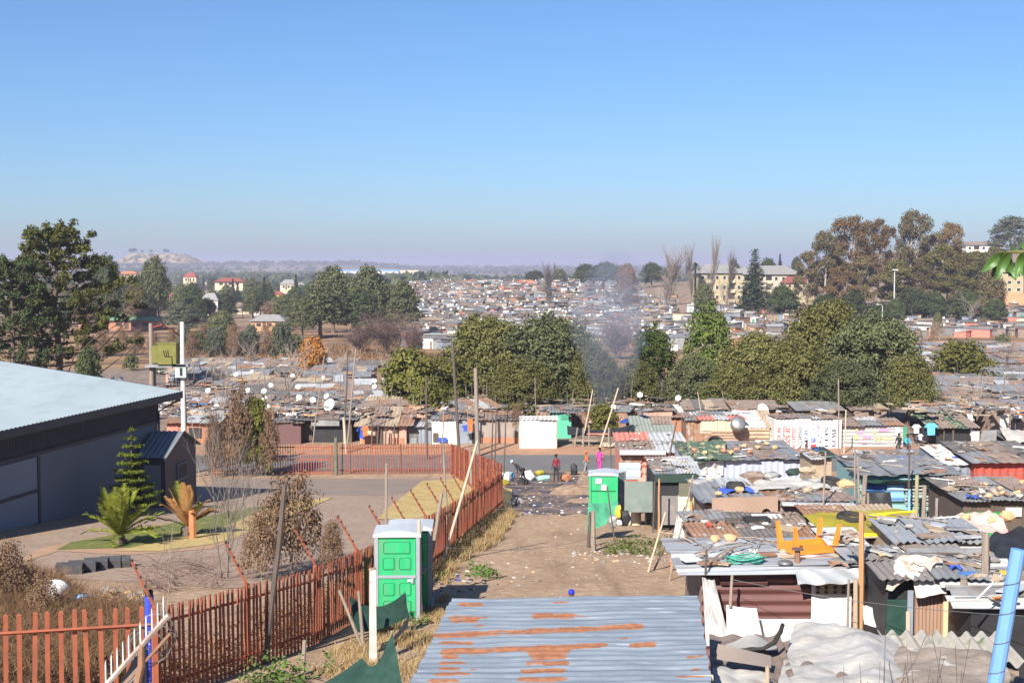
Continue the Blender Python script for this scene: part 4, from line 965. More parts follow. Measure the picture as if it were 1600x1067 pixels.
def pole(px0, py0, px1, py1, Y, r, mat, label, group=None, Y1=None, base_ground=True, n=7, kink=0.0, name='pole', cat='pole', ext=0.0):
    """pole from its foot at (px0, py0) to its tip at (px1, py1)"""
    a = at(px0, py0, Y); b = at(px1, py1, Y1 or Y)
    if base_ground: a.z = min(a.z, G(a.x, a.y) - .15)
    m = MB(); d = b - a; k = Vector((kink, 0, 0)); r2 = random.Random(int(px0 * 3 + py0)); pts = [Vector((0, 0, 0))]
    for f in (.33, .66): pts.append(d * f + k * math.sin(f * 3.1) + Vector((r2.uniform(-1, 1), 0, 0)) * d.length * .006)
    pts.append(d); m.tube(pts, [r, r * .95, r * .88, r * .78], n)
    o = m.build(name, mat, loc=a); tag(o, label, cat, group); return o
def stick(a, b, r, mat, label, name='stick', cat='stick', group=None, wob=.03, n=5):
    a, b = Vector(a), Vector(b); d = b - a; r2 = random.Random(int(a.x * 100) + int(b.z * 100)); pts = [Vector()] + [d * f + Vector((r2.uniform(-1, 1), r2.uniform(-1, 1), r2.uniform(-1, 1))) * wob * d.length for f in (.3, .65)] + [d]
    o = MB().tube(pts, [r, r * .9, r * .75, r * .5], n).build(name, mat, loc=a); tag(o, label, cat, group); return o
def rock_on(p, r, mat, label, group=None, seed=0, name='stone', cat='stone', squash=.7):
    o = MB().rock((0, 0, 0), r, seed, squash=squash).build(name, mat, loc=p); tag(o, label, cat, group); return o
def cloth(nm, label, cat, corners, mat, nu=16, nv=12, sag=.1, wr=.03, fr=9.0, seed=0, group=None, loc=None, parent=None):
    """soft sheet over four corners (bl, br, tr, tl) with folds"""
    bl, br_, tr, tl = [Vector(c) for c in corners]; o = bl.copy() if loc is None else Vector(loc)
    n = (br_ - bl).cross(tl - bl).normalized(); r2 = random.Random(seed); p1, p2, p3 = r2.uniform(0, 6), r2.uniform(0, 6), r2.uniform(0, 6)
    def fn(u, v):
        p = bl.lerp(br_, u).lerp(tl.lerp(tr, u), v)
        w = math.sin(u * fr + p1 + 2.2 * math.sin(v * 3 + p2)) * .6 + math.sin(u * fr * 1.9 + v * 4 + p3) * .3 + math.sin(v * fr * .8 + u * 5 + p2) * .5
        q = o + (p - o) * 1.0; pq = Vector(((p.x * .8 + p.y * .5) * .9, (p.y * .8 - p.x * .5) * 2.1, p.z)) * (1.25 * fr / 8) + Vector((seed * 3.1, 0, 0)); w = w * .7 + .9 - 1.9 * abs(noise.noise(pq)) - .8 * abs(noise.noise(pq * 2.4 + Vector((7, 3, 1)))) - .22 * abs(noise.noise(pq * 6.1)); p = p + n * wr * w; p.z -= sag * 4 * u * (1 - u) * (.3 + .7 * v) ; return p - o
    m = MB(); m.grid(fn, nu, nv); ob = m.build(nm, mat, loc=o, smooth=True, parent=parent)
    if parent is None: tag(ob, label, cat, group)
    return ob
def letters(txt, size, mat, parent, loc, rot, ext=.004, sx=1.0):
    c = bpy.data.curves.new('lettering', 'FONT'); c.body = txt; c.size = size; c.extrude = ext; c.align_x = 'LEFT'; c.materials.append(mat)
    tmp = bpy.data.objects.new('tmp', c); COL.objects.link(tmp); bpy.context.view_layer.update(); me = bpy.data.meshes.new_from_object(tmp.evaluated_get(bpy.context.evaluated_depsgraph_get())); bpy.data.objects.remove(tmp); bpy.data.curves.remove(c)
    o = bpy.data.objects.new('lettering', me); COL.objects.link(o); o.parent = parent; o.location = loc; o.rotation_euler = rot; o.scale = (sx, 1, 1); return o
def tyre(p, R, r, mat, label, rot=(0, 0, 0), group=None):
    m = MB(); m.lathe([(R - r * .9, -r), (R - r * .3, -r * 1.05), (R, -r * .7), (R + r * .15, 0), (R, r * .7), (R - r * .3, r * 1.05), (R - r * .9, r), (R - r * .75, 0), (R - r * .9, -r)], n=20)
    o = m.build('tyre', mat, loc=p, rot=rot, smooth=True); tag(o, label, 'tyre', group); return o
RUBBER = M('rubber', (.022, .022, .023), (.04, .038, .036), scale=6, rough=.9)
SANDST = M('sandstone', (.58, .38, .20), (.46, .29, .16), scale=4, rough=.95, bump=.6, bscale=14)
GREYST = M('grey_stone', (.30, .27, .25), (.2, .18, .165), scale=4, rough=.95, bump=.6, bscale=14)
POLEW = M('grey_pole_wood', (.20, .155, .125), (.30, .245, .20), scale=4, stretch=(5, 5, .5), rough=.95)
DPOLE = M('dark_pole_wood', (.075, .058, .05), (.13, .10, .085), scale=4, stretch=(5, 5, .5), rough=.95)
LPOLE = M('pale_pole_wood', (.42, .33, .24), (.52, .42, .32), scale=4, stretch=(5, 5, .5), rough=.95)
C_BLUE = cloth_mat('cloth_blue', (.04, .09, .42)); C_ORNG = cloth_mat('cloth_orange', (.72, .16, .04)); C_WHT = cloth_mat('cloth_white', (.75, .74, .72)); C_SKY = cloth_mat('cloth_sky', (.12, .42, .62))
C_BLK = cloth_mat('cloth_black', (.022, .022, .026)); C_PINK = cloth_mat('cloth_pink', (.62, .32, .30)); C_RED = cloth_mat('cloth_red', (.36, .045, .05)); C_NET = cloth_mat('net_dark', (.03, .055, .045)); C_TARPB = cloth_mat('tarp_blue', (.03, .085, .30), .6)
C_CAMO = M('camouflage_net', (.05, .085, .06), (.09, .14, .10), scale=5, rough=.95, c3=(.40, .33, .18), s3=3.2, t3=(.56, .6))
C_SHEET = M('dirty_white_plastic', (.47, .45, .41), (.37, .345, .305), scale=1.6, rough=.55, c3=(.30, .24, .185), s3=2.2, t3=(.6, .74), bump=.5, bscale=10)
C_YEL = M('yellow_tarp', (.33, .27, .015), (.26, .21, .02), scale=2, rough=.6, c3=(.34, .28, .08), s3=4)
C_GREYF = M('grey_felt', (.17, .155, .15), (.225, .205, .195), scale=1.2, rough=.85, c3=(.3, .23, .18), s3=2.2, t3=(.58, .75), bump=.3, bscale=20)

# ================================================================ THE ROW ACROSS THE ROAD
FR = 100.0
S = shack('dark maroon brick-walled shack behind the gate, left end of the row across the road', 421, 468, 661, FR, 3.6, M('maroon_brick', (.11, .06, .06), (.15, .085, .08), scale=8, stretch=(1, 1, 3), rough=.95), T_BROWN, roofaxis='f', rise=-.1)
S = shack('open shed with a sagging dark felt awning, left of the white post', 470, 548, 655, FR + 1.2, 3.2, T_DWOOD, [T_DARK, T_BROWN], roofaxis='f', rise=.15, over=.5)
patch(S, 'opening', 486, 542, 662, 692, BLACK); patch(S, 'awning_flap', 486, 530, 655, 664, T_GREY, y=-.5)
patch(S, 'plank', 468, 486, 660, 688, T_DWOOD, y=-.09)
S = shack('shack with a white sheet roof and red brick front by the white pole and transformer', 258, 332, 660, FR + .5, 4.2, T_BRICK, [T_PALE, T_WHITE], roofaxis='f', rise=.35, over=.4)
patch(S, 'window', 292, 312, 668, 684, BLACK); patch(S, 'plaster_panel', 258, 276, 664, 690, T_SALMON)
S = shack('pink plaster and brick shack under a wide tan roof, with poles along its front', 561, 634, 664, FR, 4.6, T_PINK, [T_TAN, T_BROWN, T_TAN, T_RUST], n=4, roofaxis='f', rise=.75, over=.45, door=(.34, .5, T_DWOOD))
patch(S, 'brick_panel', 563, 584, 682, 704, T_BRICK); patch(S, 'plaster_panel', 566, 580, 667, 678, T_CREAM); patch(S, 'brick_panel', 606, 630, 684, 704, T_BRICK); patch(S, 'window', 612, 622, 668, 676, T_DWOOD)
for i, px in enumerate((581, 590, 596, 611, 616, 602)): pole(px, 700, px + (1 if i % 2 else 0), 656 + (i * 7) % 22, FR - .6, .06, DPOLE, 'dark post standing before the pink plaster shack', 'dark posts before the pink plaster shack')
S = shack('tan corrugated lean-to roof behind the pink plaster shack', 570, 618, 642, FR + 8, 4, T_DWOOD, T_TAN, roofaxis='y', rise=.75, pitch=.3, amp=.04)
S = shack('dark grey tin shack right of the pink one, bulging sheet over its door', 633, 673, 667, FR + .5, 3.6, T_BLUEG, [T_DARK, T_BROWN], roofaxis='f', rise=.2, axis='v', pitch=.3, amp=.03)
patch(S, 'wall_patch', 634, 652, 670, 694, T_DARK); patch(S, 'wall_patch', 640, 650, 684, 696, T_GREY, y=-.08)
S = shack('shack with a plain white front wall left of the row of poles', 674, 714, 656, FR, 3.6, T_WHITE, [T_GREY, T_DARK], roofaxis='f', rise=.2)
patch(S, 'wall_patch', 684, 698, 683, 690, C_BLUE, y=-.2); patch(S, 'wall_patch', 676, 684, 676, 690, T_DWOOD, y=-.09)
S = shack('narrow blue-grey doorway shack with the orange overalls hanging outside', 716, 750, 656, FR + .3, 3.4, T_BLUEG, T_BROWN, roofaxis='f', rise=.1, door=(.62, .9, BLACK))
S = shack('long grey-brown plastered wall on a low orange brick base, joined to the white box', 750, 813, 656, FR + .6, 4.2, M('grey_brown_plaster', (.30, .25, .215), (.26, .21, .18), scale=1.2, rough=.9), [T_BROWN, T_DARK, T_BROWN], roofaxis='f', rise=.15)
patch(S, 'brick_base', 750, 812, 683, 705, T_BRICK)
S = shack('clean white box kiosk standing right at the roadside', 812, 871, 657, 97.6, 2.4, T_WHITE, T_WHITE, n=2, roofaxis='f', rise=-.02, over=.02)
patch(S, 'panel_joint', 813, 870, 681, 681.5, T_CREAM); patch(S, 'corner_post', 869.5, 871, 658, 703, T_TAN)
S = shack('bright green wooden shack looking over the white box from behind', 860, 893, 645, FR + 4, 3, M('mint_green', (.10, .42, .27), (.085, .36, .23), scale=2, rough=.7), T_GREY, roofaxis='f', rise=.1)
patch(S, 'shutter', 877, 892, 648, 655, T_GREEN); patch(S, 'opening', 889, 893, 650, 658, BLACK)
def frame_stall():
    Y = 98.5; p = gp(xp(920, Y), Y); t = thing('timber_frame', 'open timber frame stall with dark net beside the white box', 'stall', p); s = Y / FPX
    for px in (898, 912, 921, 952): MB().tube([((px - 920) * s, 0, -.2), ((px - 920) * s + (.25 if px == 898 else 0), 0, 1.5 + (px == 921) * .2)], .06, 6).build('post', POLEW, t)
    MB().box((.75, 0, 1.0), (1.7, .1, .1)).build('rail', T_SALMON, t); MB().box((-.4, 0, .5), (2.2, .07, .1)).build('rail', POLEW, t)
    cloth('net', '', '', [(-1.6, .2, .9), (3.6, .4, 1.2), (3.6, 1.4, 1.6), (-1.6, 1.2, 1.5)], BLACK, sag=.4, parent=t, loc=(0, 0, 0))
frame_stall()
Y = 103; a = [at(x, y, Y + d) for x, y, d in ((968, 660, 0), (1003, 659, 0), (1006, 646, 3), (978, 652, 3))]
cloth('tarpaulin', 'blue tarpaulin slung over a roof left of the grey-roofed white shed', 'tarpaulin', a, C_TARPB, sag=.2, wr=.08)
S = shack('white shed with a sloping grey-green canvas roof opposite the side track', 991, 1054, 680, 98.5, 3.6, T_WHITE, M('canvas_roof', (.19, .215, .185), (.235, .25, .22), scale=1, rough=.9), n=2, roofaxis='f', rise=.95, over=.1, side=T_PINK)
S = shack('low pile of cream boards and sheets stacked by the far kerb', 946, 992, 697, 98, 1.6, T_CREAM, [T_CREAM, T_WHITE], n=2, roofaxis='f', rise=.05, name='board_stack', cat='boards')
S = shack('shack of red bricks and rusty sheets behind the grey-roofed white shed', 1003, 1080, 652, FR + 5, 4, T_BRICK, [T_BROWN, T_RUST, T_GREY], roofaxis='f', rise=.2)
S = shack('orange-walled shack with a flat white roof edge, above the cream boards', 1070, 1128, 646, FR + 6, 4, T_ORNGW, [T_WHITE, T_PALE], roofaxis='f', rise=.2, over=.4)
S = shack('rust-brown sheet fence shack left of the cream boards across the road', 1074, 1110, 657, FR - .5, 3, T_RUST, T_BROWN, roofaxis='f', axis='v', pitch=.25, amp=.02)
S = shack('shack front of big cream boards patched with wavy brown iron', 1096, 1162, 656, FR - 1, 4, T_CREAM, [T_SALMON, T_GREY], roofaxis='f', rise=.1)
patch(S, 'panel', 1097, 1122, 655, 673, T_CREAM, y=-.08); patch(S, 'panel', 1123, 1135, 655, 673, T_CREAM, y=-.06); patch(S, 'corrugated_panel', 1112, 1162, 672, 694, M('brown_iron', (.30, .20, .14), (.38, .27, .19), scale=2, rough=.8), y=-.3, axis='h', pitch=.22, amp=.05); patch(S, 'rusty_panel', 1087, 1112, 676, 692, T_RUST, y=-.2)
S = shack('shack with a white tarpaulin roof over tan corrugated sheets, left of the sign wall', 1160, 1214, 668, FR - 1, 4, T_WHITE, [T_WHITE, T_WHITE, T_TAN], roofaxis='f', rise=.8, over=.1)
patch(S, 'corrugated_panel', 1158, 1204, 668, 686, T_TAN, y=-.25, axis='h', pitch=.3, amp=.05); patch(S, 'panel', 1182, 1214, 685, 696, T_WHITE, y=-.12)
p = at(1152, 665, 98); o = MB().lathe([(.0, .0), (.55, 0), (.6, .5), (.45, .62), (0, .66)], n=14, rot=Matrix.Rotation(R_(60), 3, 'X')).build('drum', STEEL, loc=p, smooth=True); tag(o, 'dull grey metal drum leaning between cream boards and white tarpaulin', 'drum')
# the sign wall
S = shack('white panel wall with red TRADE-IN and ACCEPTED lettering standing sideways', 1213, 1270, 654, 97.5, 3.5, T_WHITE, T_BROWN, roofaxis='f', rise=-.1, over=0, name='sign_wall')
INK_R = M('red_ink', (.62, .05, .06)); INK_B = M('blue_ink', (.07, .16, .45)); INK_N = M('navy_ink', (.03, .04, .10)); INK_P = M('purple_ink', (.22, .10, .5))
def sideways(S, txt, px, pyb, pyt, mat, up=True, wpx=6.0):
    """lettering that runs up (or down) the wall between two photo rows"""
    ln = Z(S, pyt) - Z(S, pyb); sz = wpx / FPX * S['Y'] / .7
    c = letters(txt, sz, mat, S['t'], (0, 0, 0), (0, 0, 0)); bpy.context.view_layer.update(); w = c.dimensions.x or 1; c.scale = (ln / w, 1, 1)
    if up: c.location = (X(S, px), -.04, Z(S, pyb)); c.matrix_local = Matrix.Translation(c.location) @ Matrix(((0, -1, 0, 0), (0, 0, -1, 0), (1, 0, 0, 0), (0, 0, 0, 1))) @ Matrix.Diagonal((ln / w, 1, 1, 1))
    else: c.location = (X(S, px), -.04, Z(S, pyt)); c.matrix_local = Matrix.Translation(c.location) @ Matrix(((0, 1, 0, 0), (0, 0, -1, 0), (-1, 0, 0, 0), (0, 0, 0, 1))) @ Matrix.Diagonal((ln / w, 1, 1, 1))
for txt, px, b, t_, m in (('TRADE-IN!', 1222.5, 700, 667.5, INK_R), ('ACCEPTED', 1231.5, 700.5, 666, INK_R), ('TRADE-IN', 1237.5, 701, 669, INK_R), ('ACCEPTED', 1245.5, 701, 667, INK_R), ('ACCEPTED', 1256, 701, 668, INK_N), ('LAY-BY', 1265, 695, 671, INK_B)): sideways(S, txt, px, b, t_, m)
S = shack('white panel wall lettered BUY and SELL sideways beside a blue and red emblem', 1269, 1318, 655, 97.6, 3.5, T_WHITE, T_BROWN, roofaxis='f', rise=-.1, over=0, name='sign_wall')
sideways(S, 'SELL', 1291.5, 702, 667, INK_N, up=False, wpx=5.5); sideways(S, 'BUY', 1302.5, 700, 670, INK_N, up=False, wpx=6.5); sideways(S, 'P', 1284, 669, 664, INK_P, up=True, wpx=6)
e = MB(); e.lathe([(0, 0), (.22, 0), (.22, .01)], (X(S, 1273.5), -.03, Z(S, 687)), 16, rot=Matrix.Rotation(R_(90), 3, 'X')); e.build('emblem', M('pale_blue_ink', (.25, .33, .68)), S['t'])
MB().box((X(S, 1274), -.04, Z(S, 696.5)), (.42, .012, .22)).build('emblem_base', INK_R, S['t']); MB().box((X(S, 1275), -.05, Z(S, 688)), (.1, .012, .28), rot=Matrix.Rotation(.5, 3, 'Y')).build('emblem_figure', INK_P, S['t'])
for px, py in ((1274, 670), (1281, 673), (1282, 680), (1285, 690), (1287, 683)): MB().box((X(S, px), -.03, Z(S, py)), (.09, .012, .12)).build('paint_mark', INK_N if px > 1283 else INK_P, S['t'])
S = shack('long grey tin fence wall with pink and yellow paint under the wide acacia', 1319, 1415, 665, 98.2, 3.2, M('painted_tin', (.36, .36, .34), (.44, .44, .41), scale=1, rough=.7, stretch=(1, 1, 4)), [T_BROWN, T_DARK], roofaxis='f', rise=.15, axis='h', pitch=.3, amp=.03)
PINKP = M('pink_ink', (.65, .28, .42)); YELP = M('yellow_ink', (.70, .55, .2))
for i, (a, b, c, d, m) in enumerate(((1341, 1352, 672, 677, PINKP), (1351, 1364, 680, 685, PINKP), (1376, 1392, 669, 674, PINKP), (1349, 1358, 690, 693, PINKP), (1339, 1343, 668, 673, YELP), (1367, 1371, 672, 677, YELP))): patch(S, 'paint_patch', a, b, c, d, m, y=-.06 - .004 * i, th=.01)
e = MB(); e.lathe([(0, 0), (.16, 0), (.16, .01)], (X(S, 1340.5), -.07, Z(S, 683)), 12, rot=Matrix.Rotation(R_(90), 3, 'X')); e.build('paint_patch', YELP, S['t'])
letters('ZENO', .5, YELP, S['t'], (X(S, 1369), -.07, Z(S, 688)), (R_(90), 0, 0))
patch(S, 'window', 1402, 1409, 668, 680, T_WHITE, y=-.06); patch(S, 'gate_post', 1414, 1420, 666, 690, T_GREEN, y=-.1)
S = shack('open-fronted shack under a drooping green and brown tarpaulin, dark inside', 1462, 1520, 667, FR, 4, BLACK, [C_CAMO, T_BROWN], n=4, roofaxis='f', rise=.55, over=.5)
patch(S, 'white_door', 1521, 1534, 672, 704, T_PALE, y=-.1); patch(S, 'tin_panel', 1537, 1561, 672, 700, T_GREY, y=-.08); patch(S, 'timber_post', 1490, 1493, 668, 706, T_DWOOD, y=-.3); patch(S, 'timber_post', 1476, 1478, 668, 706, T_DWOOD, y=-.3); patch(S, 'railing', 1478, 1522, 697, 700, T_DWOOD, y=-.4)
S = shack('low orange and white plastered yard wall before the open-fronted shack', 1476, 1556, 700, 96.6, .5, T_ORNGW, T_WHITE, n=2, roofaxis='f', rise=0, over=.03, name='yard_wall', cat='wall')
MB().box((0, -.05, .12), (2 * S['a'], .06, .35)).build('white_base', T_WHITE, S['t'])
a = [at(x, y, d) for x, y, d in ((1576, 693, 97.5), (1640, 682, 97.5), (1640, 664, 101), (1561, 668, 101))]
cloth('tarpaulin', 'pale beige tarpaulin tent roof at the right edge across the road', 'tarpaulin', a, C_SHEET, sag=.25, wr=.15, fr=7)
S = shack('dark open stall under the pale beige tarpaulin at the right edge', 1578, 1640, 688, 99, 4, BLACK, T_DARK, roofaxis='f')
# clothes on lines, standing poles
def garment(px, py, Y, w, h, mat, label, group=None):
    c = at(px, py, Y); a = w / 2
    m = MB(); pr = [(-a * 1.5, -h * .34), (-a * .8, -h * .40), (-a * .75, -h), (a * .8, -h * .97), (a * .8, -h * .38), (a * 1.5, -h * .3), (a * .7, 0), (-a * .7, 0)]
    V = [(x, -.04 + .03 * math.sin(i * 2.1), z) for i, (x, z) in enumerate(pr)] + [(x, .04 + .03 * math.sin(i * 1.7), z) for i, (x, z) in enumerate(pr)]; k = 8
    m.add(V, [tuple(range(k)), tuple(range(2 * k - 1, k - 1, -1))] + [(i, k + i, k + (i + 1) % k, (i + 1) % k) for i in range(k)])
    o = m.build('garment', mat, loc=c); tag(o, label, 'clothing', group)
garment(564, 667, 99, .5, .9, C_BLUE, 'blue garment hanging on the pink plaster shack'); garment(570.5, 666, 98.9, .45, .75, C_ORNG, 'orange garment hanging next to the blue one'); garment(735, 655, 99, .4, .95, C_ORNG, 'orange-red overalls hanging by the narrow doorway'); garment(728, 664, 99.3, .5, .5, C_BLUE, 'dark blue cloth hanging left of the orange-red overalls')
garment(1432, 663, 99, .5, .7, C_WHT, 'white garment on the washing line by the wide acacia'); garment(1444, 666, 99.4, .55, 1.1, C_BLK, 'black garment on the washing line'); garment(1455, 661, 99, .75, .95, C_SKY, 'large sky-blue garment on the washing line'); garment(1438, 678, 98.5, .3, .5, C_WHT, 'small pale cloth below the white garment')
garment(1568, 690, 97, .4, .6, C_BLUE, 'blue cloth hanging at the right-hand yard')
for a in [(667, 702, 666, 590, 92, .09, DPOLE, 'tall dark wooden pole left of the white-fronted shack'), (718, 705, 707, 533, 93, .12, DPOLE, 'tallest dark pole, in front of the broad acacia'), (747, 706, 743, 575, 93.5, .17, POLEW, 'thick light-brown pole beside the orange overalls'),
          (487, 705, 507, 555, 96, .05, POLEW, 'thin leaning stick pole standing among the left shacks'), (537, 700, 543, 550, 97, .075, DPOLE, 'dark half of the pair of poles left of the pink shack'), (541, 690, 556, 545, 96, .07, POLEW, 'pale half of the pair of poles left of the pink shack'),
          (540, 692, 537, 652, 95, .12, LPOLE, 'short cream post left of the pink shack'), (689, 720, 694, 632, 90, .05, POLEW, 'thin grey pole before the white-fronted shack'), (766, 738, 770, 655, 78, .05, DPOLE, 'thin dark stick at the fence corner, left of two'),
          (773, 740, 775, 655, 78, .05, DPOLE, 'thin dark stick at the fence corner, right of two'), (787, 742, 790, 648, 80, .05, DPOLE, 'thin pole by the person bending at the rubbish'), (731, 690, 731, 640, 98, .04, POLEW, 'thin stick behind the orange overalls'),
          (935, 702, 966, 606, 96, .07, LPOLE, 'long pale stick leaning right, by the timber frame'), (909, 672, 926, 610, 99, .06, LPOLE, 'crooked pale stick leaning right of the green shack'), (956, 728, 953, 668, 84, .04, DPOLE, 'thin dark pole right of the person in pink'),
          (1312, 745, 1310, 592, 70, .05, POLEW, 'tall thin pole before the BUY and SELL wall'), (1318, 720, 1322, 640, 95, .06, LPOLE, 'pale pole at the right end of the BUY and SELL wall'), (1103, 650, 1090, 612, 103, .04, LPOLE, 'thin pole with a yellow tip above the orange-walled shack'),
          (1032, 735, 1057, 658, 64, .05, DPOLE, 'curved dark stick before the salmon tin shack'), (630, 650, 627, 600, 118, .05, POLEW, 'thin pole in the shacks by the yellow-green tree'), (655, 655, 652, 612, 116, .05, POLEW, 'second thin pole in the shacks by the yellow-green tree'),
          (838, 640, 836, 590, 110, .04, POLEW, 'thin grey pole in front of the broadest acacia'), (1140, 650, 1128, 610, 110, .04, POLEW, 'thin pole before the loose poplar-like tree')]:
    pole(*a)
# roof litter over the crowd across the road
def litter():
    rg = random.Random(8); mb = MB(); ms = [T_DARK, T_RUST, T_TAN, T_WHITE, T_GREY, T_BROWN, T_ORNGW, RUBBER, T_BLUE, T_YEL]
    for _ in range(3000):
        Y = (rg.uniform(101, 122) if rg.random() < .45 else rg.uniform(104, 186)); u = rg.uniform(-.275, -.02 if Y < 120 else -.10) if rg.random() < .5 else rg.uniform(.31, .42) if rg.random() < .6 else rg.uniform(-.02, .3)
        if -.09 < u < .3 and Y > 122: continue
        x = u * Y; z = G(x, Y) + rg.uniform(2.0, 2.5); k = rg.random()
        if k < .45: mb.rock((x, Y, z), rg.uniform(.08, .2), rg.randint(0, 999), rg.choice([0, 1, 2, 4, 5, 5, 0]))
        elif k < .94: mb.box((x, Y, z + .03), (rg.uniform(.3, 2.2), rg.uniform(.1, .7), rg.uniform(.03, .12)), rg.uniform(0, 3), rg.choice([0, 1, 2, 3, 4, 5, 5, 1, 2, 0, 1, 4, 6, 5, 4, 8 if rg.random() < .3 else 9 if rg.random() < .3 else 0]))
        else: mb.tube([(x, Y, z), (x + rg.uniform(-.2, .2), Y, z + rg.uniform(.6, 2.2))], .025, 4, rg.choice([0, 4, 5]))
    kind(mb.build('roof_debris', ms), 'stuff')
litter()
NEAR = []

# ================================================================ THE YARD ON THE LEFT
W_ROOF = M('white_roof_sheet', (.265, .315, .335), (.295, .345, .365), scale=.3, rough=.45, spec=.5, c3=(.245, .29, .305), s3=1.6, t3=(.5, .7), stretch=(1, .35, 1))
W_DARK = M('charcoal_cladding', (.035, .04, .05), (.045, .05, .06), scale=1, rough=.5)
W_WALL = M('slate_wall', (.145, .155, .175), (.165, .175, .195), scale=.4, rough=.75)
W_DOOR = M('slate_door', (.185, .205, .245), (.21, .23, .27), scale=.4, rough=.6)
G_ROOF = M('slate_ribbed_roof', (.14, .155, .175), (.17, .185, .205), scale=.8, rough=.5, spec=.5)
FENCE = M('palisade_red', (.31, .092, .046), (.235, .068, .038), scale=2.5, rough=.7, c3=(.20, .075, .05), s3=5, t3=(.58, .72))
def warehouse():
    SD1 = 22.2
    E1 = at(285, 612, 64); E0 = at(0, 675, 48.5); E0.z = E1.z; d = (E1 - E0); d.z = 0; d.normalize(); n = Vector((-d.y, d.x, 0))     # n points left, away from the yard
    A = E1 - d * 34; L = 34.0; rise = .136; ov = .9
    t = thing('warehouse', 'big warehouse with a pale blue-white metal roof and dark slate walls', 'warehouse', (E1.x, E1.y, 0))
    o = Vector((E1.x, E1.y, 0)); ez = E1.z; P = lambda s, w, z: (E1 - o) * 0 + d * (s - L) + n * w + Vector((0, 0, z))
    m = MB(); v1 = P(0, 0, ez); m.corr(P(0, 0, ez + .03), d * L, n * 13 + Vector((0, 0, 13 * rise)), .3, .02, nv=2, per=4, ibr=False); m.build('roof', W_ROOF, t)
    m = MB(); m.corr(P(L, 26, ez), -d * L, n * -13 + Vector((0, 0, 13 * rise)), .35, .022, nv=2, per=4); m.build('roof', W_ROOF, t)
    m = MB(); m.hexa([P(0, -.03, ez - .32), P(L, -.03, ez - .32), P(L, .06, ez - .32), P(0, .06, ez - .32)], [P(0, -.03, ez), P(L, -.03, ez), P(L, .06, ez), P(0, .06, ez)]); m.build('gutter', W_DARK, t)
    m = MB(); m.hexa([P(L - .02, 0, ez - .25), P(L + .06, 0, ez - .25), P(L + .06, 13, ez + 13 * rise - .25), P(L - .02, 13, ez + 13 * rise - .25)], [P(L - .02, 0, ez + .05), P(L + .06, 0, ez + .05), P(L + .06, 13, ez + 13 * rise + .05), P(L - .02, 13, ez + 13 * rise + .05)]); m.build('barge_board', W_DARK, t)
    zb = ez - 1.35
    m = MB(); m.corr(P(0, ov, zb), d * (L - ov), Vector((0, 0, 1.3)), .2, .03, nv=1, per=6); m.build('ribbed_band', W_DARK, t)
    m = MB(); m.hexa([P(0, ov + .02, -4), P(L - ov, ov + .02, -4), P(L - ov, 25, -4), P(0, 25, -4)], [P(0, ov + .02, zb), P(L - ov, ov + .02, zb), P(L - ov, 25, zb), P(0, 25, zb)]); m.build('wall', W_WALL, t)
    m = MB(); m.hexa([P(0, ov + .1, zb), P(L - ov - .1, ov + .1, zb), P(L - ov - .1, 25, zb), P(0, 25, zb)], [P(0, ov + .1, ez - .04), P(L - ov - .1, ov + .1, ez - .04), P(L - ov - .1, 25, ez + .2), P(0, 25, ez + .2)]); m.build('upper_wall', W_DARK, t)
    m = MB(); m.hexa([P(0, ov - .08, zb - .14), P(L - ov, ov - .08, zb - .14), P(L - ov, ov + .01, zb - .14), P(0, ov + .01, zb - .14)], [P(0, ov - .08, zb), P(L - ov, ov - .08, zb), P(L - ov, ov + .01, zb), P(0, ov + .01, zb)]); m.build('door_track', W_DARK, t)
    for k, (s0, s1) in enumerate(((SD1 - 4.6, SD1), (SD1 - 9.3, SD1 - 4.7))):
        zg = 14 - 5.2 - .104 * (E1.y - (L - s1) * d.y)
        dr = MB().hexa([P(s0, ov - .07, zg - .3), P(s1, ov - .07, zg - .3), P(s1, ov + .01, zg - .3), P(s0, ov + .01, zg - .3)], [P(s0, ov - .07, zb - .2), P(s1, ov - .07, zb - .2), P(s1, ov + .01, zb - .2), P(s0, ov + .01, zb - .2)]).build('sliding_door', W_DOOR, t)
        zm = (zg + zb) / 2 - .1
        for (a, b, z0, z1) in ((s0, s1, zm - .07, zm + .07), (s0, s1, zg - .2, zg + .05), (s1 - .12, s1 + .04, zg - .3, zb - .2)):
            MB().hexa([P(a, ov - .11, z0), P(b, ov - .11, z0), P(b, ov - .072, z0), P(a, ov - .072, z0)], [P(a, ov - .11, z1), P(b, ov - .11, z1), P(b, ov - .072, z1), P(a, ov - .072, z1)]).build('door_frame', W_DARK, dr)
    m = MB(); m.tube([P(L - ov - .1, ov - .1, -3), P(L - ov - .1, ov - .1, ez - .9), P(L - .2, .05, ez - .35)], .05, 6); m.build('downpipe', W_DARK, t)
warehouse()
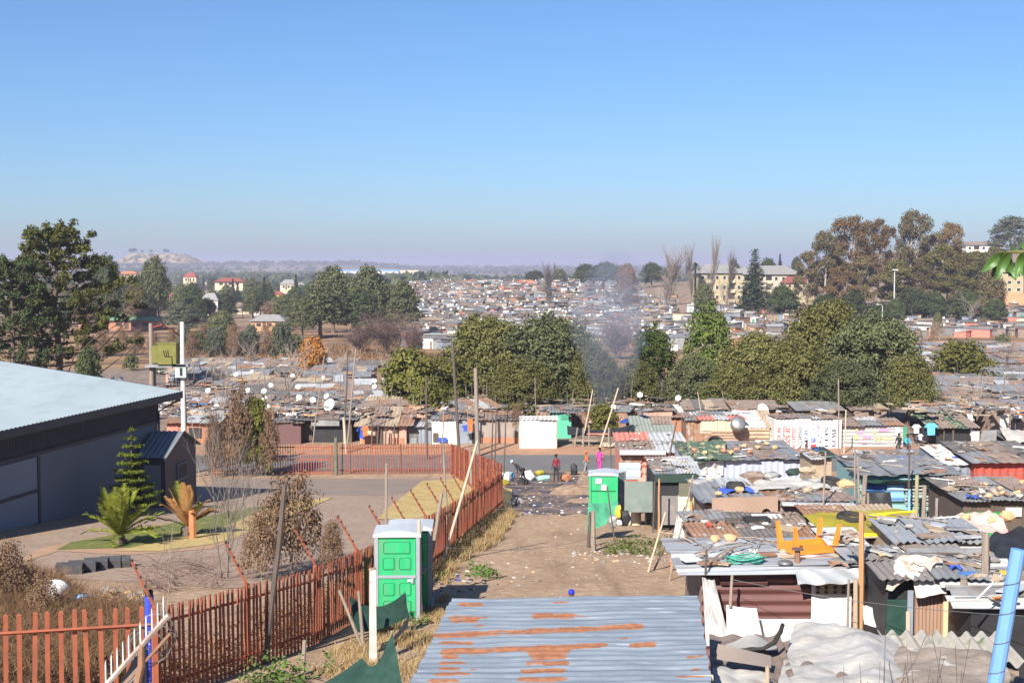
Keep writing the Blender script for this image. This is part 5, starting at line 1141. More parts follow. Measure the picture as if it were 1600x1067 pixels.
def guardhouse():
    e = at(260, 716, 60); ez = e.z; gx, gy = e.x, 60.0; g0 = G(gx, gy); t = thing('guardhouse', 'small dark guardhouse with a ribbed slate gable roof beside the warehouse corner', 'guardhouse', (gx, gy, g0))
    h = ez - g0; g = Vector((.54, 4.7, 0)); r = Vector((-1.5, .05, 0)); ap = g * .5 + Vector((0, 0, 1.0 + h)); ov = Vector((0, 0, 0))
    a = Vector((0, 0, h))
    m = MB(); m.corr(a + r, -r, g * .5 + Vector((0, 0, 1.0)), .24, .022, nv=1, per=6); m.build('roof', G_ROOF, t)
    m = MB(); m.corr(a + g, r, -g * .5 + Vector((0, 0, 1.0)), .24, .022, nv=1, per=6); m.build('roof', G_ROOF, t)
    i = Vector((-.15, .3, 0)); p = [Vector((-.15, .3, -.5)), Vector((.4 - .1, 4.4, -.5)), Vector((-1.1, 4.4, -.5)), Vector((-1.4, .3, -.5))]
    q = [Vector((v.x, v.y, h + .02)) for v in p]; m = MB(); m.hexa(p, q); k = [Vector((-.14, .3, h)), Vector((.3, 4.4, h)), Vector((.08, 2.35, h + .9))]; m.add(k, [(0, 1, 2)]); m.build('wall', W_DARK, t)
    MB().box((-.75, .27, 1.0), (.8, .05, 2.0)).build('door', W_WALL, t); w = MB().box((.12, 2.4, 1.4), (.08, 1.2, .8), rz=-.11).build('window', W_WALL, t); MB().box((.165, 2.4, 1.4), (.02, 1.05, .66), rz=-.11).build('pane', BLACK, w)
    m = MB(); m.hexa([a + r, a, a + Vector((0, .08, -.14)), a + r + Vector((0, .08, -.14))], [a + r + Vector((0, 0, .02)), a + Vector((0, 0, .02)), a + Vector((0, .08, .02)), a + r + Vector((0, .08, .02))]); m.build('gutter', W_DARK, t)
guardhouse()
# ---- palisade fences: every pale a piece of its own
def pale_mesh(h, w=.064, th=.022):
    m = MB(); a = w / 2; o = [(-a, 0), (-a * .75, -th), (a * .75, -th), (a, 0)]
    V = []; 
    for z in (-.3, h - .13): V += [(x, y, z) for x, y in o]
    V += [(-a * 1.0, 0, h - .02), (-a * .3, -th, h), (a * .3, -th, h), (a * 1.0, 0, h - .02)]
    F = []
    for r in (0, 4): F += [(r + i, r + i + 1, r + i + 5, r + i + 4) for i in range(3)] + [(r + 3, r, r + 4, r + 7)]
    F.append((8, 9, 10, 11)); m.add(V, F); return m.mesh('pale', FENCE)
def palisade(label, pts, h, step, posts=3.0, pale=None, arms=False, side=1, topgap=.28, skip=None):
    P = [Vector((x, y, G(x, y))) for x, y in pts]; o = P[0]; t = thing('palisade_fence', label, 'fence', o, 0, 'red steel palisade fences'); r2 = random.Random(len(pts) * 31 + int(h * 100)); me = pale or pale_mesh(h)
    acc = 0.0; pacc = 0.0; k = 0
    for a, b in zip(P[:-1], P[1:]):
        d = b - a; L = math.hypot(d.x, d.y); ang = math.atan2(d.y, d.x); s = acc
        while s < L:
            c = a + d * (s / L); 
            if not (skip and skip(c)):
                x = link('pale', me, t, c - o, (r2.gauss(0, .012), r2.gauss(0, .012), ang + (math.pi if side < 0 else 0)))
            s += step
        acc = s - L
        for zr in (.28, h - topgap):
            m = MB(); q = d.normalized(); nrm = Vector((-d.y, d.x, 0)).normalized() * .03 * side
            m.tube([a - o + nrm + Vector((0, 0, zr)), b - o + nrm + Vector((0, 0, zr))], .03, 4); m.build('rail', FENCE, t)
        s = pacc
        while s < L:
            c = a + d * (s / L); nrm = Vector((-d.y, d.x, 0)).normalized() * .09 * side
            MB().box((c.x - o.x + nrm.x, c.y - o.y + nrm.y, c.z - o.z + h / 2 - .15), (.08, .08, h + .3), ang).build('post', FENCE, t)
            if arms:
                n2 = nrm.normalized() * .5; b0 = c - o + nrm + Vector((0, 0, h)); m = MB(); m.tube([b0, b0 + n2 * .9 + Vector((0, 0, .75))], [.028, .022], 4)
                ar = m.build('extension_arm', FENCE, t); m = MB()
                for f in (.2, .4, .6, .8, .97): m.rock(tuple(b0 + (n2 * .9 + Vector((0, 0, .75))) * f + Vector((0, 0, .035))), .032, k, squash=1)
                m.build('insulators', BLACK, ar)
            s += posts; k += 1
        pacc = s - L
    return t
SIDE = [(-5.99, 21.4), (-4.2, 26.3), (-3.28, 31.3), (-2.1, 42.5), (-.46, 61.7)]
PALE165 = pale_mesh(1.65)
palisade('long red palisade along the dirt track, running from the near corner to the road', SIDE, 1.65, .142, 2.9, PALE165, arms=True, side=1)
palisade('red palisade with wide gaps across the bottom left corner', [(-6.05, 21.35), (-8.03, 20.6), (-10.6, 19.7)], 1.65, .215, 2.6, pale_mesh(1.68, .075))
palisade('sunlit red palisade stretch slanting back from the track corner to the gate fence', [(-.5, 62.0), (-4.0, 85.2)], 2.0, .16, 2.6, pale_mesh(2.0, .10), side=1)
palisade('red palisade along the road, right of the dark gate post', [(-4.05, 85.3), (-11.6, 84.9)], 2.05, .17, 3.4, pale_mesh(2.05), side=-1)
palisade('short red palisade left of the sliding gate, half grown over', [(-16.9, 84.7), (-20.2, 84.3)], 2.2, .17, 3.0, pale_mesh(2.2), side=-1)
def gate():
    a, b = Vector((-11.95, 84.75, 0)), Vector((-16.9, 84.6, 0)); o = gp(a.x, a.y); t = thing('sliding_gate', 'red steel sliding gate with upright bars between the dark post and the bushes', 'gate', o); L = (b - a).length; n = int(L / .17); me = pale_mesh(1.95, .05)
    for i in range(n): link('bar', me, t, (-(i + .5) * L / n, 0, .12), (0, 0, math.pi))
    for z in (.1, 1.0, 1.82): MB().box((-L / 2, .03, z), (L, .05, .07)).build('rail', FENCE, t)
    for x in (-.03, -L + .03): MB().box((x, .03, .98), (.08, .06, 1.9)).build('stile', FENCE, t)
gate()
gx = xp(523, 84.2); o = MB().tube([(0, 0, -.2), (0, 0, 2.5)], [.13, .11], 8).build('gate_post', M('mossy_pole', (.10, .11, .075), (.16, .15, .11), scale=3, rough=.95), loc=gp(gx, 84.2)); tag(o, 'dark greenish timber gate post between sliding gate and road fence', 'post')
# ---- the two mobile toilets beside the fence, and the pair at the far end of the track
TG = M('toilet_green', (.018, .33, .12), (.028, .385, .15), scale=1.4, rough=.5, spec=.4, c3=(.10, .27, .14), s3=2.5, t3=(.5, .75), stretch=(2.5, 2.5, .5)); TGY = M('toilet_grey', (.25, .265, .29), (.29, .305, .33), scale=2, rough=.5); TWH = M('toilet_roof', (.46, .47, .48), (.40, .41, .42), scale=2, rough=.4, spec=.5); TGD = M('toilet_groove', (.016, .24, .09))
def rrect(m, cx, cz, w, h, y, r=.05, d=.02, mi=0, wd=.014):
    pts = []
    for sx, sz, a0 in ((1, 1, 0), (-1, 1, 90), (-1, -1, 180), (1, -1, 270)):
        for k in range(4): a = R_(a0 + k * 30); pts.append((cx + sx * (w / 2 - r) + r * math.cos(a), y, cz + sz * (h / 2 - r) + r * math.sin(a)))
    m.tube(pts + [pts[0], pts[1]], wd, 5, mi, cap=False)
def toilet(label, x, y, rz, group, wall=TG, front='door', w=1.06, dp=1.08):
    t = thing('mobile_toilet', label, 'toilet', gp(x, y), rz, group); a = w / 2
    MB().box((0, dp / 2, 1.03), (w - .1, dp - .06, 2.06)).build('cabin', wall, t)
    for sx in (-1, 1):
        MB().box((sx * (a - .045), .02, 1.04), (.09, .08, 2.08)).build('corner_post', TGY if front == 'door' else wall, t); MB().box((sx * (a - .045), dp - .02, 1.04), (.09, .08, 2.08)).build('corner_post', TGY if front == 'door' else wall, t)
    MB().box((0, dp / 2, -.05), (w + .06, dp + .06, .24)).build('base_skid', TGY, t)
    if front == 'door':
        d = MB().box((0, .005, 1.04), (w - .2, .06, 1.98)).build('door', wall, t); MB().box((0, -.035, 1.10), (w - .19, .03, .07)).build('hinge_band', TGY, d)
        MB().box((.36, -.045, 1.02), (.05, .05, .16)).build('latch', TGY, d); MB().box((.30, -.04, 1.0), (.12, .03, .05)).build('occupied_sign', WHITEP, d)
        for cx, cz, ww, hh in ((0, 1.82, .62, .3), (-.19, 1.42, .27, .3), (.19, 1.42, .27, .3), (-.19, .78, .27, .32), (.19, .78, .27, .32), (-.19, .33, .27, .32), (.19, .33, .27, .32)):
            m = MB(); m.box((cx, -.03, cz), (ww - .05, .02, hh - .05)); m.build('door_panel', wall, d); g = MB(); rrect(g, cx, cz, ww, hh, -.026, wd=.011); g.build('groove', TGD, d)
    else:
        for z in (.72, 1.42): MB().box((0, -.005, z), (w - .08, .03, .025)).build('seam', TGD, t)
    m = MB(); e = .03
    V = [(-a - e, -e, 2.08), (a + e, -e, 2.08), (a + e, dp + e, 2.08), (-a - e, dp + e, 2.08), (-a - e, -e, 2.15), (a + e, -e, 2.15), (a + e, dp + e, 2.15), (-a - e, dp + e, 2.15), (-a * .55, .12, 2.20), (a * .55, .12, 2.20), (a * .55, dp - .12, 2.20), (-a * .55, dp - .12, 2.20), (0, .2, 2.215), (0, dp - .2, 2.215)]
    m.add(V, [(3, 2, 1, 0), (0, 1, 5, 4), (1, 2, 6, 5), (2, 3, 7, 6), (3, 0, 4, 7), (4, 5, 9, 8), (5, 6, 10, 9), (6, 7, 11, 10), (7, 4, 8, 11), (8, 9, 12), (9, 10, 13, 12), (10, 11, 13), (11, 8, 12, 13)]); m.build('roof', TWH, t)
    t.scale = (1, 1, .94); return t
toilet('green mobile toilet with a white roof nearest the camera, door facing the picture', -2.68, 29.5, .03, 'mobile toilets by the palisade'); toilet('second green mobile toilet, half hidden behind the nearest one', -2.5, 30.9, .03, 'mobile toilets by the palisade')
tt = toilet('green toilet seen from its back with two papers taped on, far end of the track', xp(944, 53), 53.0, -.06, 'toilets at the far end of the track', front='back', w=1.2)
for nm, x, z, w, h in (('paper', -.2, 1.85, .26, .24), ('paper', .02, 1.57, .21, .24)): 
    q = MB().box((x, -.02, z), (w, .012, h)).build(nm, WHITEP, tt)
    if x > 0:
        m = MB(); m.tube([(x - .05, -.03, z + .07), (x + .05, -.03, z + .07), (x - .03, -.03, z - .07)], .008, 4); m.tube([(x + .0, -.03, z - .01), (x + .06, -.03, z - .01)], .008, 4); m.build('handwriting', INK_N, q)
toilet('dark grey mobile toilet standing right behind the back-to-front green one', xp(966, 54.6), 54.6, .75, 'toilets at the far end of the track', wall=M('slate_plastic', (.16, .18, .21), (.2, .22, .25), scale=1, rough=.5))
# ---- garden plants
make_conifer('araucaria', 211, 3.7, 1.25, LEAF('leaf_araucaria', [(.10, .135, .018), (.14, .175, .025), (.19, .21, .04)]), 10, .25, 130, .075, gap=1, z0=.12)
p = gnd(207, 806); tree('araucaria', p.x, p.y, 'tiered yellow-green araucaria before the warehouse wall', 1.0, (at(205, 670, p.y).z - p.z) / 3.7, name='conifer_tree')
def cycad(label, px, py, n, ln, mats, spread, trunk):
    p = gnd(px, py); t = thing('cycad', label, 'cycad', p); rg = random.Random(px)
    MB().lathe([(.22, -.2), (.26, .1), (.2, trunk), (0, trunk + .08)], n=10).build('trunk', BARK, t)
    for i in range(n):
        a = i * 2.399 + rg.uniform(-.2, .2); e = rg.uniform(*spread); L = ln * rg.uniform(.75, 1.1); d0 = Vector((math.cos(a) * math.cos(e), math.sin(a) * math.cos(e), math.sin(e))); m = MB(); pts = []
        for k in range(11): f = k / 10; pts.append(Vector((0, 0, trunk)) + d0 * L * f + Vector((0, 0, -.35 * L * f * f * math.cos(e) * rg.uniform(.8, 1.2))))
        m.tube(pts, [.014 * (1 - .8 * k / 10) for k in range(11)], 3, cap=False)
        for k in range(1, 11):
            for s in (-1, 1):
                for h in (0, .5):
                    q = pts[k].lerp(pts[k - 1], h); dr = (pts[k] - pts[k - 1]).normalized(); sd = dr.cross(Vector((0, 0, 1))).normalized() * s; f = (k - h) / 10; l = .19 * L * math.sin(math.pi * (.12 + .8 * f)) + .02
                    tip = q + (sd * .85 + dr * .5 + Vector((0, 0, .25))).normalized() * l; w = dr * .05
                    m.add([q - w, q + w, tip], [(0, 1, 2)])
        m.build('frond', mats[i % len(mats)], t)
CG = LEAF('leaf_cycad', [(.12, .15, .02), (.19, .21, .03), (.29, .28, .07)], .2); CO = LEAF('leaf_cycad_dry', [(.42, .19, .07), (.5, .26, .10), (.36, .2, .09)], .2)
cycad('large green cycad with arching fronds on the garden lawn', 186, 850, 40, 1.85, [CG], (.25, 1.35), .3)
cycad('cycad with orange dried fronds beside the orange stump', 292, 838, 22, 1.8, [CO, CO, CG], (.55, 1.4), .35)
p = gnd(301, 842); o = MB().tube([(0, 0, -.1), (.01, 0, .6), (0, 0, 1.0)], [.15, .14, .13], 7).rock((0, 0, 1.0), .13, 2).build('stump', M('orange_wood', (.48, .20, .08), (.40, .16, .07), scale=3, rough=.9), loc=p, smooth=False); tag(o, 'orange cut stump in the lawn by the dried cycad', 'stump')
def bare_px(key, px, pyb, pyt, w, label, **kw):
    p = gnd(px, pyb); h, hw = KH[key]; return tree(key, p.x, p.y, label, w / FPX * p.y / 2 / hw, (at(px, pyt, p.y).z - p.z) / h, name='bare_tree', **kw)
bare_kind('yard_bare', 321, 5, .46, 3, GREYBARK, .045, nchild=4, upward=.8, start=.15, minr=.006, stems=3); KH['yard_bare'] = (5.0, 2.2)
bare_kind('sapling', 322, 3, .42, 2, TWIG, .03, nchild=5, upward=.9, start=.3, minr=.005, stems=1); KH['sapling'] = (3.0, 1.0)
bare_px('yard_bare', 352, 905, 622, 150, 'bare grey tree with upright branches in front of the guardhouse', rz=.6); bare_px('yard_bare', 385, 880, 690, 110, 'smaller bare tree behind the brown-leaved bush', rz=2.0)
bare_px('sapling', 262, 985, 790, 60, 'thin forked bare sapling by the near fence corner', rz=1.0); bare_px('yard_bare', 330, 748, 600, 60, 'bare brown stems growing beside the sliding gate', rz=3.0); bare_px('sapling', 310, 748, 640, 50, 'bare twiggy sapling left of the gate', rz=4.0)
tree_px('dead_bush', 455, 748, 37.5, 150, 'large bush of brown withered leaves inside the fence', name='bush', cat='bush', rz=.3); tree_px('dead_bush', 408, 800, 36.0, 90, 'lower withered brown bush left of the large one', name='bush', cat='bush', rz=1.9); tree_px('dead_bush', 520, 815, 37, 60, 'sprig of withered bush hanging over the fence', name='bush', cat='bush', rz=1)
tree_px('dead_bush', 372, 606, 82.5, 70, 'tall brown-leaved shrub by the gate', name='bush', cat='bush'); tree_px('olive', 400, 622, 83.5, 62, 'shrub with yellow-green and brown leaves overgrowing the gate', name='bush', cat='bush'); tree_px('dead_bush', 420, 640, 83, 50, 'brown-leaved shrub at the right of the overgrown gate', name='bush', cat='bush'); tree_px('dead_bush', 335, 650, 83, 50, 'low brown hedge left of the gate', name='bush', cat='bush')
for px, yt, Y, w, s in ((8, 850, 31, 110, 'big dry brown weed bush at the left edge'), (70, 905, 29, 80, 'dry weed bush beside the white bucket'), (40, 880, 33, 100, 'dry weed bush behind the one at the left edge')): tree_px('dead_bush', px, yt, Y, w, s, name='bush', cat='bush')
tree_px('bush', 645, 845, 36, 40, 'green creeper on the fence behind the toilet', name='bush', cat='bush') if False else None
# brush heap
def brush(px0, px1, py0, py1, n, r, mat, label, name='brushwood', ln=(.5, 1.6)):
    rg = random.Random(px0); mb = MB(); o = gnd((px0 + px1) / 2, py1)
    for _ in range(n):
        p = gnd(rg.uniform(px0, px1), rg.uniform(py0, py1)) - o; a = rg.uniform(0, 6.28); l = rg.uniform(*ln); e = Vector((math.cos(a) * l, math.sin(a) * l, rg.uniform(0, .5) * l)); mb.tube([p + Vector((0, 0, .03)), p + e * .5 + Vector((0, 0, .1)), p + e], [r, r * .8, r * .3], 4, cap=False)
    ob = mb.build(name, mat, loc=o); tag(ob, label, 'brushwood'); return ob
brush(225, 350, 880, 925, 170, .010, PURTWIG, 'heap of dry grey branches under the bare tree')
for i, (px, py, w) in enumerate(((108, 897, .75), (128, 893, .8), (150, 889, .7), (172, 887, .65), (192, 886, .45))):
    p = gnd(px, py); o = MB().box((0, 0, .14), (w, .4, .34), rz=.25).build('concrete_block', M('dark_block', (.05, .05, .055), (.08, .078, .08), scale=5, rough=.9), loc=p, rot=(.06 * i, .04, 0)); tag(o, ['leftmost dark kerb block of the row on the driveway', 'second dark kerb block from the left of the row', 'middle dark kerb block of the row on the driveway', 'fourth dark kerb block from the left of the row', 'smallest dark kerb block at the right end of the row'][i], 'block', 'dark kerb blocks on the driveway')
rg = random.Random(12)
for i in range(46):
    px = rg.uniform(125, 232); py = rg.uniform(926, 948); p = gnd(px, py); rock_on(p + Vector((0, 0, .06)), rg.uniform(.07, .2), SANDST if rg.random() < .6 else GREYST, 'lump of broken stone in the rubble heap behind the near palisade', 'broken stones in the rubble heap', seed=i)
p = gnd(85, 944); o = MB().lathe([(0, .42), (.1, .42), (.16, .40), (.2, .15), (.22, .1), (.33, .02), (.34, -.03), (.3, -.05), (.2, .0)], n=18, rot=Matrix.Rotation(R_(118), 3, 'X')).build('bucket', WHITEP, loc=p + Vector((0, .1, .32)), rot=(0, .2, .35), smooth=True); tag(o, 'white enamel basin lying on its side in the weeds', 'basin')
p = gnd(127, 956); t = thing('bag', 'black and sky-blue holdall dumped by the rubble', 'bag', p, .4); MB().rock((0, 0, .2), (.36, .24, .24), 4).build('body', BLACK, t); MB().rock((.06, -.03, .36), (.24, .16, .1), 6).build('flap', T_SKYB, t); MB().tube([(-.2, -.15, .3), (-.1, -.25, .5), (.1, -.25, .5), (.2, -.15, .3)], .015, 5).build('strap', BLACK, t)
# blue post, spiked rail and razor coil at the near corner
a, b = at(231, 990, 21.7), at(233, 930, 21.7); m = MB(); m.tube([a - Vector((0, 0, 1.0)), b], .075, 10); o = m.build('post', M('bright_blue_paint', (.035, .06, .42), (.05, .08, .5), scale=3, rough=.5, c3=(.5, .5, .5), s3=14, t3=(.66, .7))); tag(o, 'bright blue steel post with chipped paint at the palisade corner', 'post')
m = MB(); m.tube([b, b + Vector((.0, 0, .05)), b + Vector((.05, .02, .09))], [.08, .075, .03], 8); o = m.build('cap', BLACK, o)
def spiked():
    Y = 15.0; a, b = at(160, 1076, Y), at(264, 960, Y); o = a; t = thing('spiked_rail', 'whitewashed slanting rail with upright spikes below the palisade corner', 'rail', o); d = b - a
    MB().tube([Vector(), d], .035, 6).build('rail', PALEBARK, t); MB().tube([Vector((.09, .02, -.14)), d * .9 + Vector((.09, .02, -.14))], .02, 5).build('rail', T_RUST, t); me = MB().tube([(0, 0, 0), (0, 0, .24), (0, 0, .3)], [.011, .01, .002], 5).mesh('spike', WHITEP)
    for i in range(11): link('spike', me, t, d * ((i + .6) / 11.5))
    m = MB(); V = [at(x, y, Y + .1) - o for x, y in ((186, 1075), (226, 1075), (226, 1004), (222, 1000))]; m.slab([tuple(v) for v in V], .08); m.build('side_panel', W_WALL, t)
    MB().tube([at(213, 1075, Y) - o, at(221, 1040, Y) - o, at(221, 1005, Y) - o], [.05, .045, .035], 7).build('rusty_stay', T_RUST, t)
    for k, (px, py, r, sq) in enumerate(((243, 992, .25, .95), (226, 1016, .22, .9), (236, 1004, .27, .8))):
        c = at(px, py, Y + .25) ; m = MB(); pts = [Vector((r * math.cos(f), .12 * math.sin(f * .5 + k), r * sq * math.sin(f))) for f in np.linspace(0, 6.283, 33)]; m.tube(pts, .006, 4, cap=False)
        for f in np.linspace(0, 6.1, 22): q = Vector((r * math.cos(f), .12 * math.sin(f * .5 + k), r * sq * math.sin(f))); m.tube([q - Vector((.015, 0, .02)), q + Vector((.015, 0, .02))], .004, 3)
        o2 = m.build('razor_wire', STEEL, loc=c); tag(o2, ['coil loop of razor wire round the corner post, highest', 'coil loop of razor wire, lowest by the spiked rail', 'widest coil loop of razor wire at the palisade corner'][k], 'razor wire', 'razor wire loops at the palisade corner')
spiked()
# ---- poles, sticks and nets along the fence
for a in [(413, 1040, 445, 757, 24.6, .062, DPOLE, 'tall dark pole leaning right beside the withered bush'), (603, 802, 604, 724, 52, .06, POLEW, 'lone grey pole standing in the dry verge'), (657, 960, 655, 812, 29.6, .05, LPOLE, 'crooked pale pole at the right edge of the nearest toilet'),
          (662, 915, 690, 770, 33, .06, POLEW, 'dark leaning branch pole behind the nearest toilet'), (690, 806, 746, 688, 40, .05, LPOLE, 'long bleached branch leaning over the palisade'), (700, 845, 693, 700, 47, .05, POLEW, 'grey crooked stick rising above the palisade'),
          (738, 800, 735, 700, 52, .05, POLEW, 'grey stick tied to the palisade near its far end'), (473, 1056, 476, 1000, 23.6, .05, POLEW, 'short pinkish-grey stake in the weeds'), (568, 1012, 530, 922, 26.5, .04, POLEW, 'left prong of the forked stick by the shade net'), (568, 1012, 560, 923, 26.4, .04, POLEW, 'right prong of the forked stick by the shade net'),
          (618, 1040, 612, 985, 24.4, .035, POLEW, 'thin stake holding up the lower green net'), (570, 1040, 566, 905, 30, .02, POLEW, 'very thin stake close to the fence') ]:
    pole(*a)
p = gnd(583, 1036); zt = at(583, 889, p.y).z - p.z; t = thing('concrete_post', 'whitewashed square concrete post in front of the shade net', 'post', p, .1); m = MB(); m.hexa([(-.08, -.06, -.3), (.08, -.06, -.3), (.08, .06, -.3), (-.08, .06, -.3)], [(-.06, -.05, zt), (.06, -.05, zt), (.06, .05, zt), (-.06, .05, zt)]); m.build('shaft', M('flaked_whitewash', (.50, .49, .45), (.40, .38, .34), scale=4, rough=.9, c3=(.35, .27, .2), s3=7, t3=(.62, .7)), t); MB().rock((0, 0, zt), (.08, .06, .04), 3).build('rusty_top', T_RUST, t)
Y = 27.3; C_NETG = M('green_shade_net', (.013, .04, .031), (.022, .06, .045), scale=5, rough=.85, bump=.3, bscale=60)
cloth('shade_net', 'dark green shade net stretched between sticks below the nearest toilet', 'shade net', [at(556, 988, Y - .3), at(640, 962, Y + .6), at(632, 925, Y + .6), at(545, 930, Y)], C_NETG, sag=.28, wr=.035, fr=7)
cloth('shade_net', 'black hem of netting slung from the shade net to the ground', 'shade net', [at(585, 1018, 25.6), at(636, 985, 26.8), at(640, 958, 27.6), at(600, 1005, 26.2)], BLACK, sag=.1, wr=.04, fr=6)
cloth('shade_net', 'green net sagging from the white post at the bottom of the picture', 'shade net', [at(452, 1095, 20.8), at(632, 1090, 20.8), at(613, 985, 21.6), at(566, 1030, 21.6)], C_NETG, sag=.35, wr=.06, fr=9)
# transformer on its twin poles
def transformer():
    Y = 82; o = gp(xp(262, Y), Y); t = thing('transformer', 'olive-green pole transformer on a platform between two poles behind the warehouse', 'transformer', o); s = Y / FPX; zz = lambda py: at(800, py, Y).z - o.z; xx = lambda px: (px - 262) * s
    for px, top, m_ in ((235, 505, POLEW), (284, 503, T_WHITE)): MB().tube([(xx(px), 0, -.3), (xx(px), 0, zz(top))], [.17, .13], 9).build('pole', m_, t)
    MB().tube([(xx(239), .2, 0), (xx(239), .2, zz(570))], .08, 7).build('conduit', STEEL, t)
    MB().box((xx(260), 0, zz(571)), (2.6, .9, .18)).build('platform', T_GREY, t)
    OL = M('olive_paint', (.135, .13, .028), (.175, .165, .04), scale=2, rough=.55)
    b = MB().box((xx(262.5), 0, zz(554)), (1.15, .9, 1.4)).build('tank', OL, t); MB().box((xx(262.5), 0, zz(536)), (1.22, .96, .08)).build('lid', OL, b); m = MB()
    for i in range(7): m.box((xx(243), -.4 + i * .13, zz(553)), (.42, .03, 1.1))
    m.build('cooling_fins', OL, b); m = MB()
    for i in range(4): m.lathe([(.05, 0), (.03, .12), (.055, .16), (.03, .28)], (xx(257 + i * 3.2), -.35, zz(545)), 7)
    m.build('bushings', BLACK, b); m = MB()
    for i in range(3): m.tube([(xx(257 + i * 3.4), -.47, zz(547)), (xx(259 + i * 3), -.5, zz(556)), (xx(270), -.48, zz(556)), (xx(271), -.48, zz(575))], .022, 5)
    m.build('cables', BLACK, b)
    k = MB().box((xx(283), -.25, zz(580)), (.7, .35, .75)).build('switch_box', M('pale_green_box', (.36, .45, .40), (.42, .5, .45), scale=2, rough=.6), t); MB().box((xx(284), -.44, zz(580)), (.16, .03, .5)).build('switch_slot', BLACK, k); MB().box((xx(283), -.2, zz(570)), (1.0, .5, .16)).build('bracket', T_GREY, t)
    MB().tube([(xx(284), -.05, zz(590)), (xx(290), -.05, zz(640)), (xx(287), -.05, zz(690))], .03, 5).build('cable', BLACK, t)
    m = MB(); m.tube([(xx(236), 0, zz(512)), (xx(250), .3, zz(508)), (xx(262), 1, zz(516)), (xx(268), 2, zz(528))], .05, 6); m.build('jumper_cable', T_REDP, t)
transformer()
# ---- grass and weeds
def grass(name, poly, n, h, mat, seed=1, w=.012, lean=.5, clump=0):
    P = px_poly(poly); rg = np.random.default_rng(seed); xs = np.array([p[0] for p in P]); ys = np.array([p[1] for p in P]); out = []
    while len(out) < n:
        x, y = rg.uniform(xs.min(), xs.max()), rg.uniform(ys.min(), ys.max()); c = False; j = len(P) - 1
        for i in range(len(P)):
            if (ys[i] > y) != (ys[j] > y) and x < (xs[j] - xs[i]) * (y - ys[i]) / (ys[j] - ys[i]) + xs[i]: c = not c
            j = i
        if c and math.sin(x * 3.1 + y * 1.7) + math.sin(y * 2.3 - x * 1.1) + rg.normal() * .7 > -.3: out.append((x, y))
    A = np.array(out); z = gz(A[:, 0], A[:, 1]) - .02; hh = h * rg.uniform(.4, 1.25, n); an = rg.uniform(0, 6.283, n); ln = rg.normal(0, lean, (n, 2)) * hh[:, None]
    sx, sy = np.cos(an) * w, np.sin(an) * w; B = np.stack([A[:, 0], A[:, 1], z], 1); S_ = np.stack([sx, sy, 0 * sx], 1)
    Mid = B + np.stack([ln[:, 0] * .35, ln[:, 1] * .35, hh * .6], 1); T = B + np.stack([ln[:, 0], ln[:, 1], hh], 1)
    V = np.concatenate([np.stack([B - S_, B + S_, Mid + S_ * .7, Mid - S_ * .7], 1).reshape(-1, 3), np.stack([Mid - S_ * .7, Mid + S_ * .7, T + S_ * .1, T - S_ * .1], 1).reshape(-1, 3)]); F = np.arange(8 * n).reshape(-1, 4)
    return kind(link(name, mesh_np(name, V, F, mat)), 'stuff')
def weeds(name, spots, n, h, leaf, mat, seed=3):
    rg = np.random.default_rng(seed); Ps = []
    for px, py, wpx in spots:
        p = gnd(px, py); r = wpx / FPX * p.y / 2; k = int(n * r * r) + 30; q = rg.normal(0, .5, (k, 2)) * r; zz = rg.random(k) ** 1.5 * h * np.exp(-(q ** 2).sum(1) / (r * r)); Ps.append(np.stack([p.x + q[:, 0], p.y + q[:, 1], gz(p.x + q[:, 0], p.y + q[:, 1]) + zz + .02], 1))
    P = np.concatenate(Ps); nr = unit(rg.normal(size=P.shape) * .6 + np.array([0, -.1, .8])); V, F = leaf_quads(P, nr, leaf * rg.uniform(.5, 1.3, len(P)), .6, rg); return kind(link(name, mesh_np(name, V, F, mat)), 'stuff')
G_STRAW = LEAF('leaf_straw', [(.36, .25, .12), (.46, .33, .16), (.30, .20, .10), (.5, .39, .22)], .2); G_STRAWD = LEAF('leaf_straw_dark', [(.17, .095, .05), (.24, .14, .08), (.11, .068, .04), (.3, .2, .11)], .2); G_WEED = LEAF('leaf_weed', [(.07, .13, .03), (.10, .17, .04), (.14, .2, .06)], .25)
grass('dry_grass', [(672, 905), (700, 850), (740, 815), (790, 800), (808, 806), (780, 850), (720, 880), (700, 915)], 9000, .32, G_STRAW, 1, w=.012)
grass('dry_grass', [(640, 960), (700, 930), (690, 1000), (640, 1067), (520, 1067), (470, 1040), (560, 1000)], 6500, .16, G_STRAW, 2, w=.007)
grass('dry_weeds', [(-60, 960), (225, 948), (235, 1000), (225, 1100), (-60, 1100)], 13000, .55, G_STRAWD, 3, w=.009, lean=.9)
grass('dry_weeds', [(-60, 880), (90, 905), (140, 940), (90, 960), (-60, 960)], 5000, .4, G_STRAWD, 4, w=.012, lean=.9)
grass('lawn_blades', [(590, 806), (700, 800), (770, 775), (715, 750), (660, 754), (606, 793)], 9000, .09, G_STRAW, 5, w=.014)
grass('lawn_blades', [(240, 855), (340, 846), (440, 812), (500, 784), (440, 790), (330, 834)], 5000, .08, G_STRAW, 6, w=.012)
grass('field_grass', [(290, 575), (470, 585), (640, 585), (720, 560), (640, 545), (290, 548)], 9000, .6, G_STRAWD, 7, w=.10, lean=.4)
weeds('green_weeds', [(715, 862, 40), (740, 890, 36), (758, 896, 40), (770, 905, 26), (690, 908, 26), (750, 900, 50), (655, 975, 40)], 420, .32, .05, G_WEED)
weeds('green_weeds', [(968, 858, 60), (1000, 850, 70), (1035, 852, 50), (985, 864, 60), (955, 866, 30), (1020, 866, 50)], 260, .35, .06, LEAF('leaf_weed_dull', [(.08, .11, .03), (.12, .15, .045), (.17, .18, .07)], .2), 4)
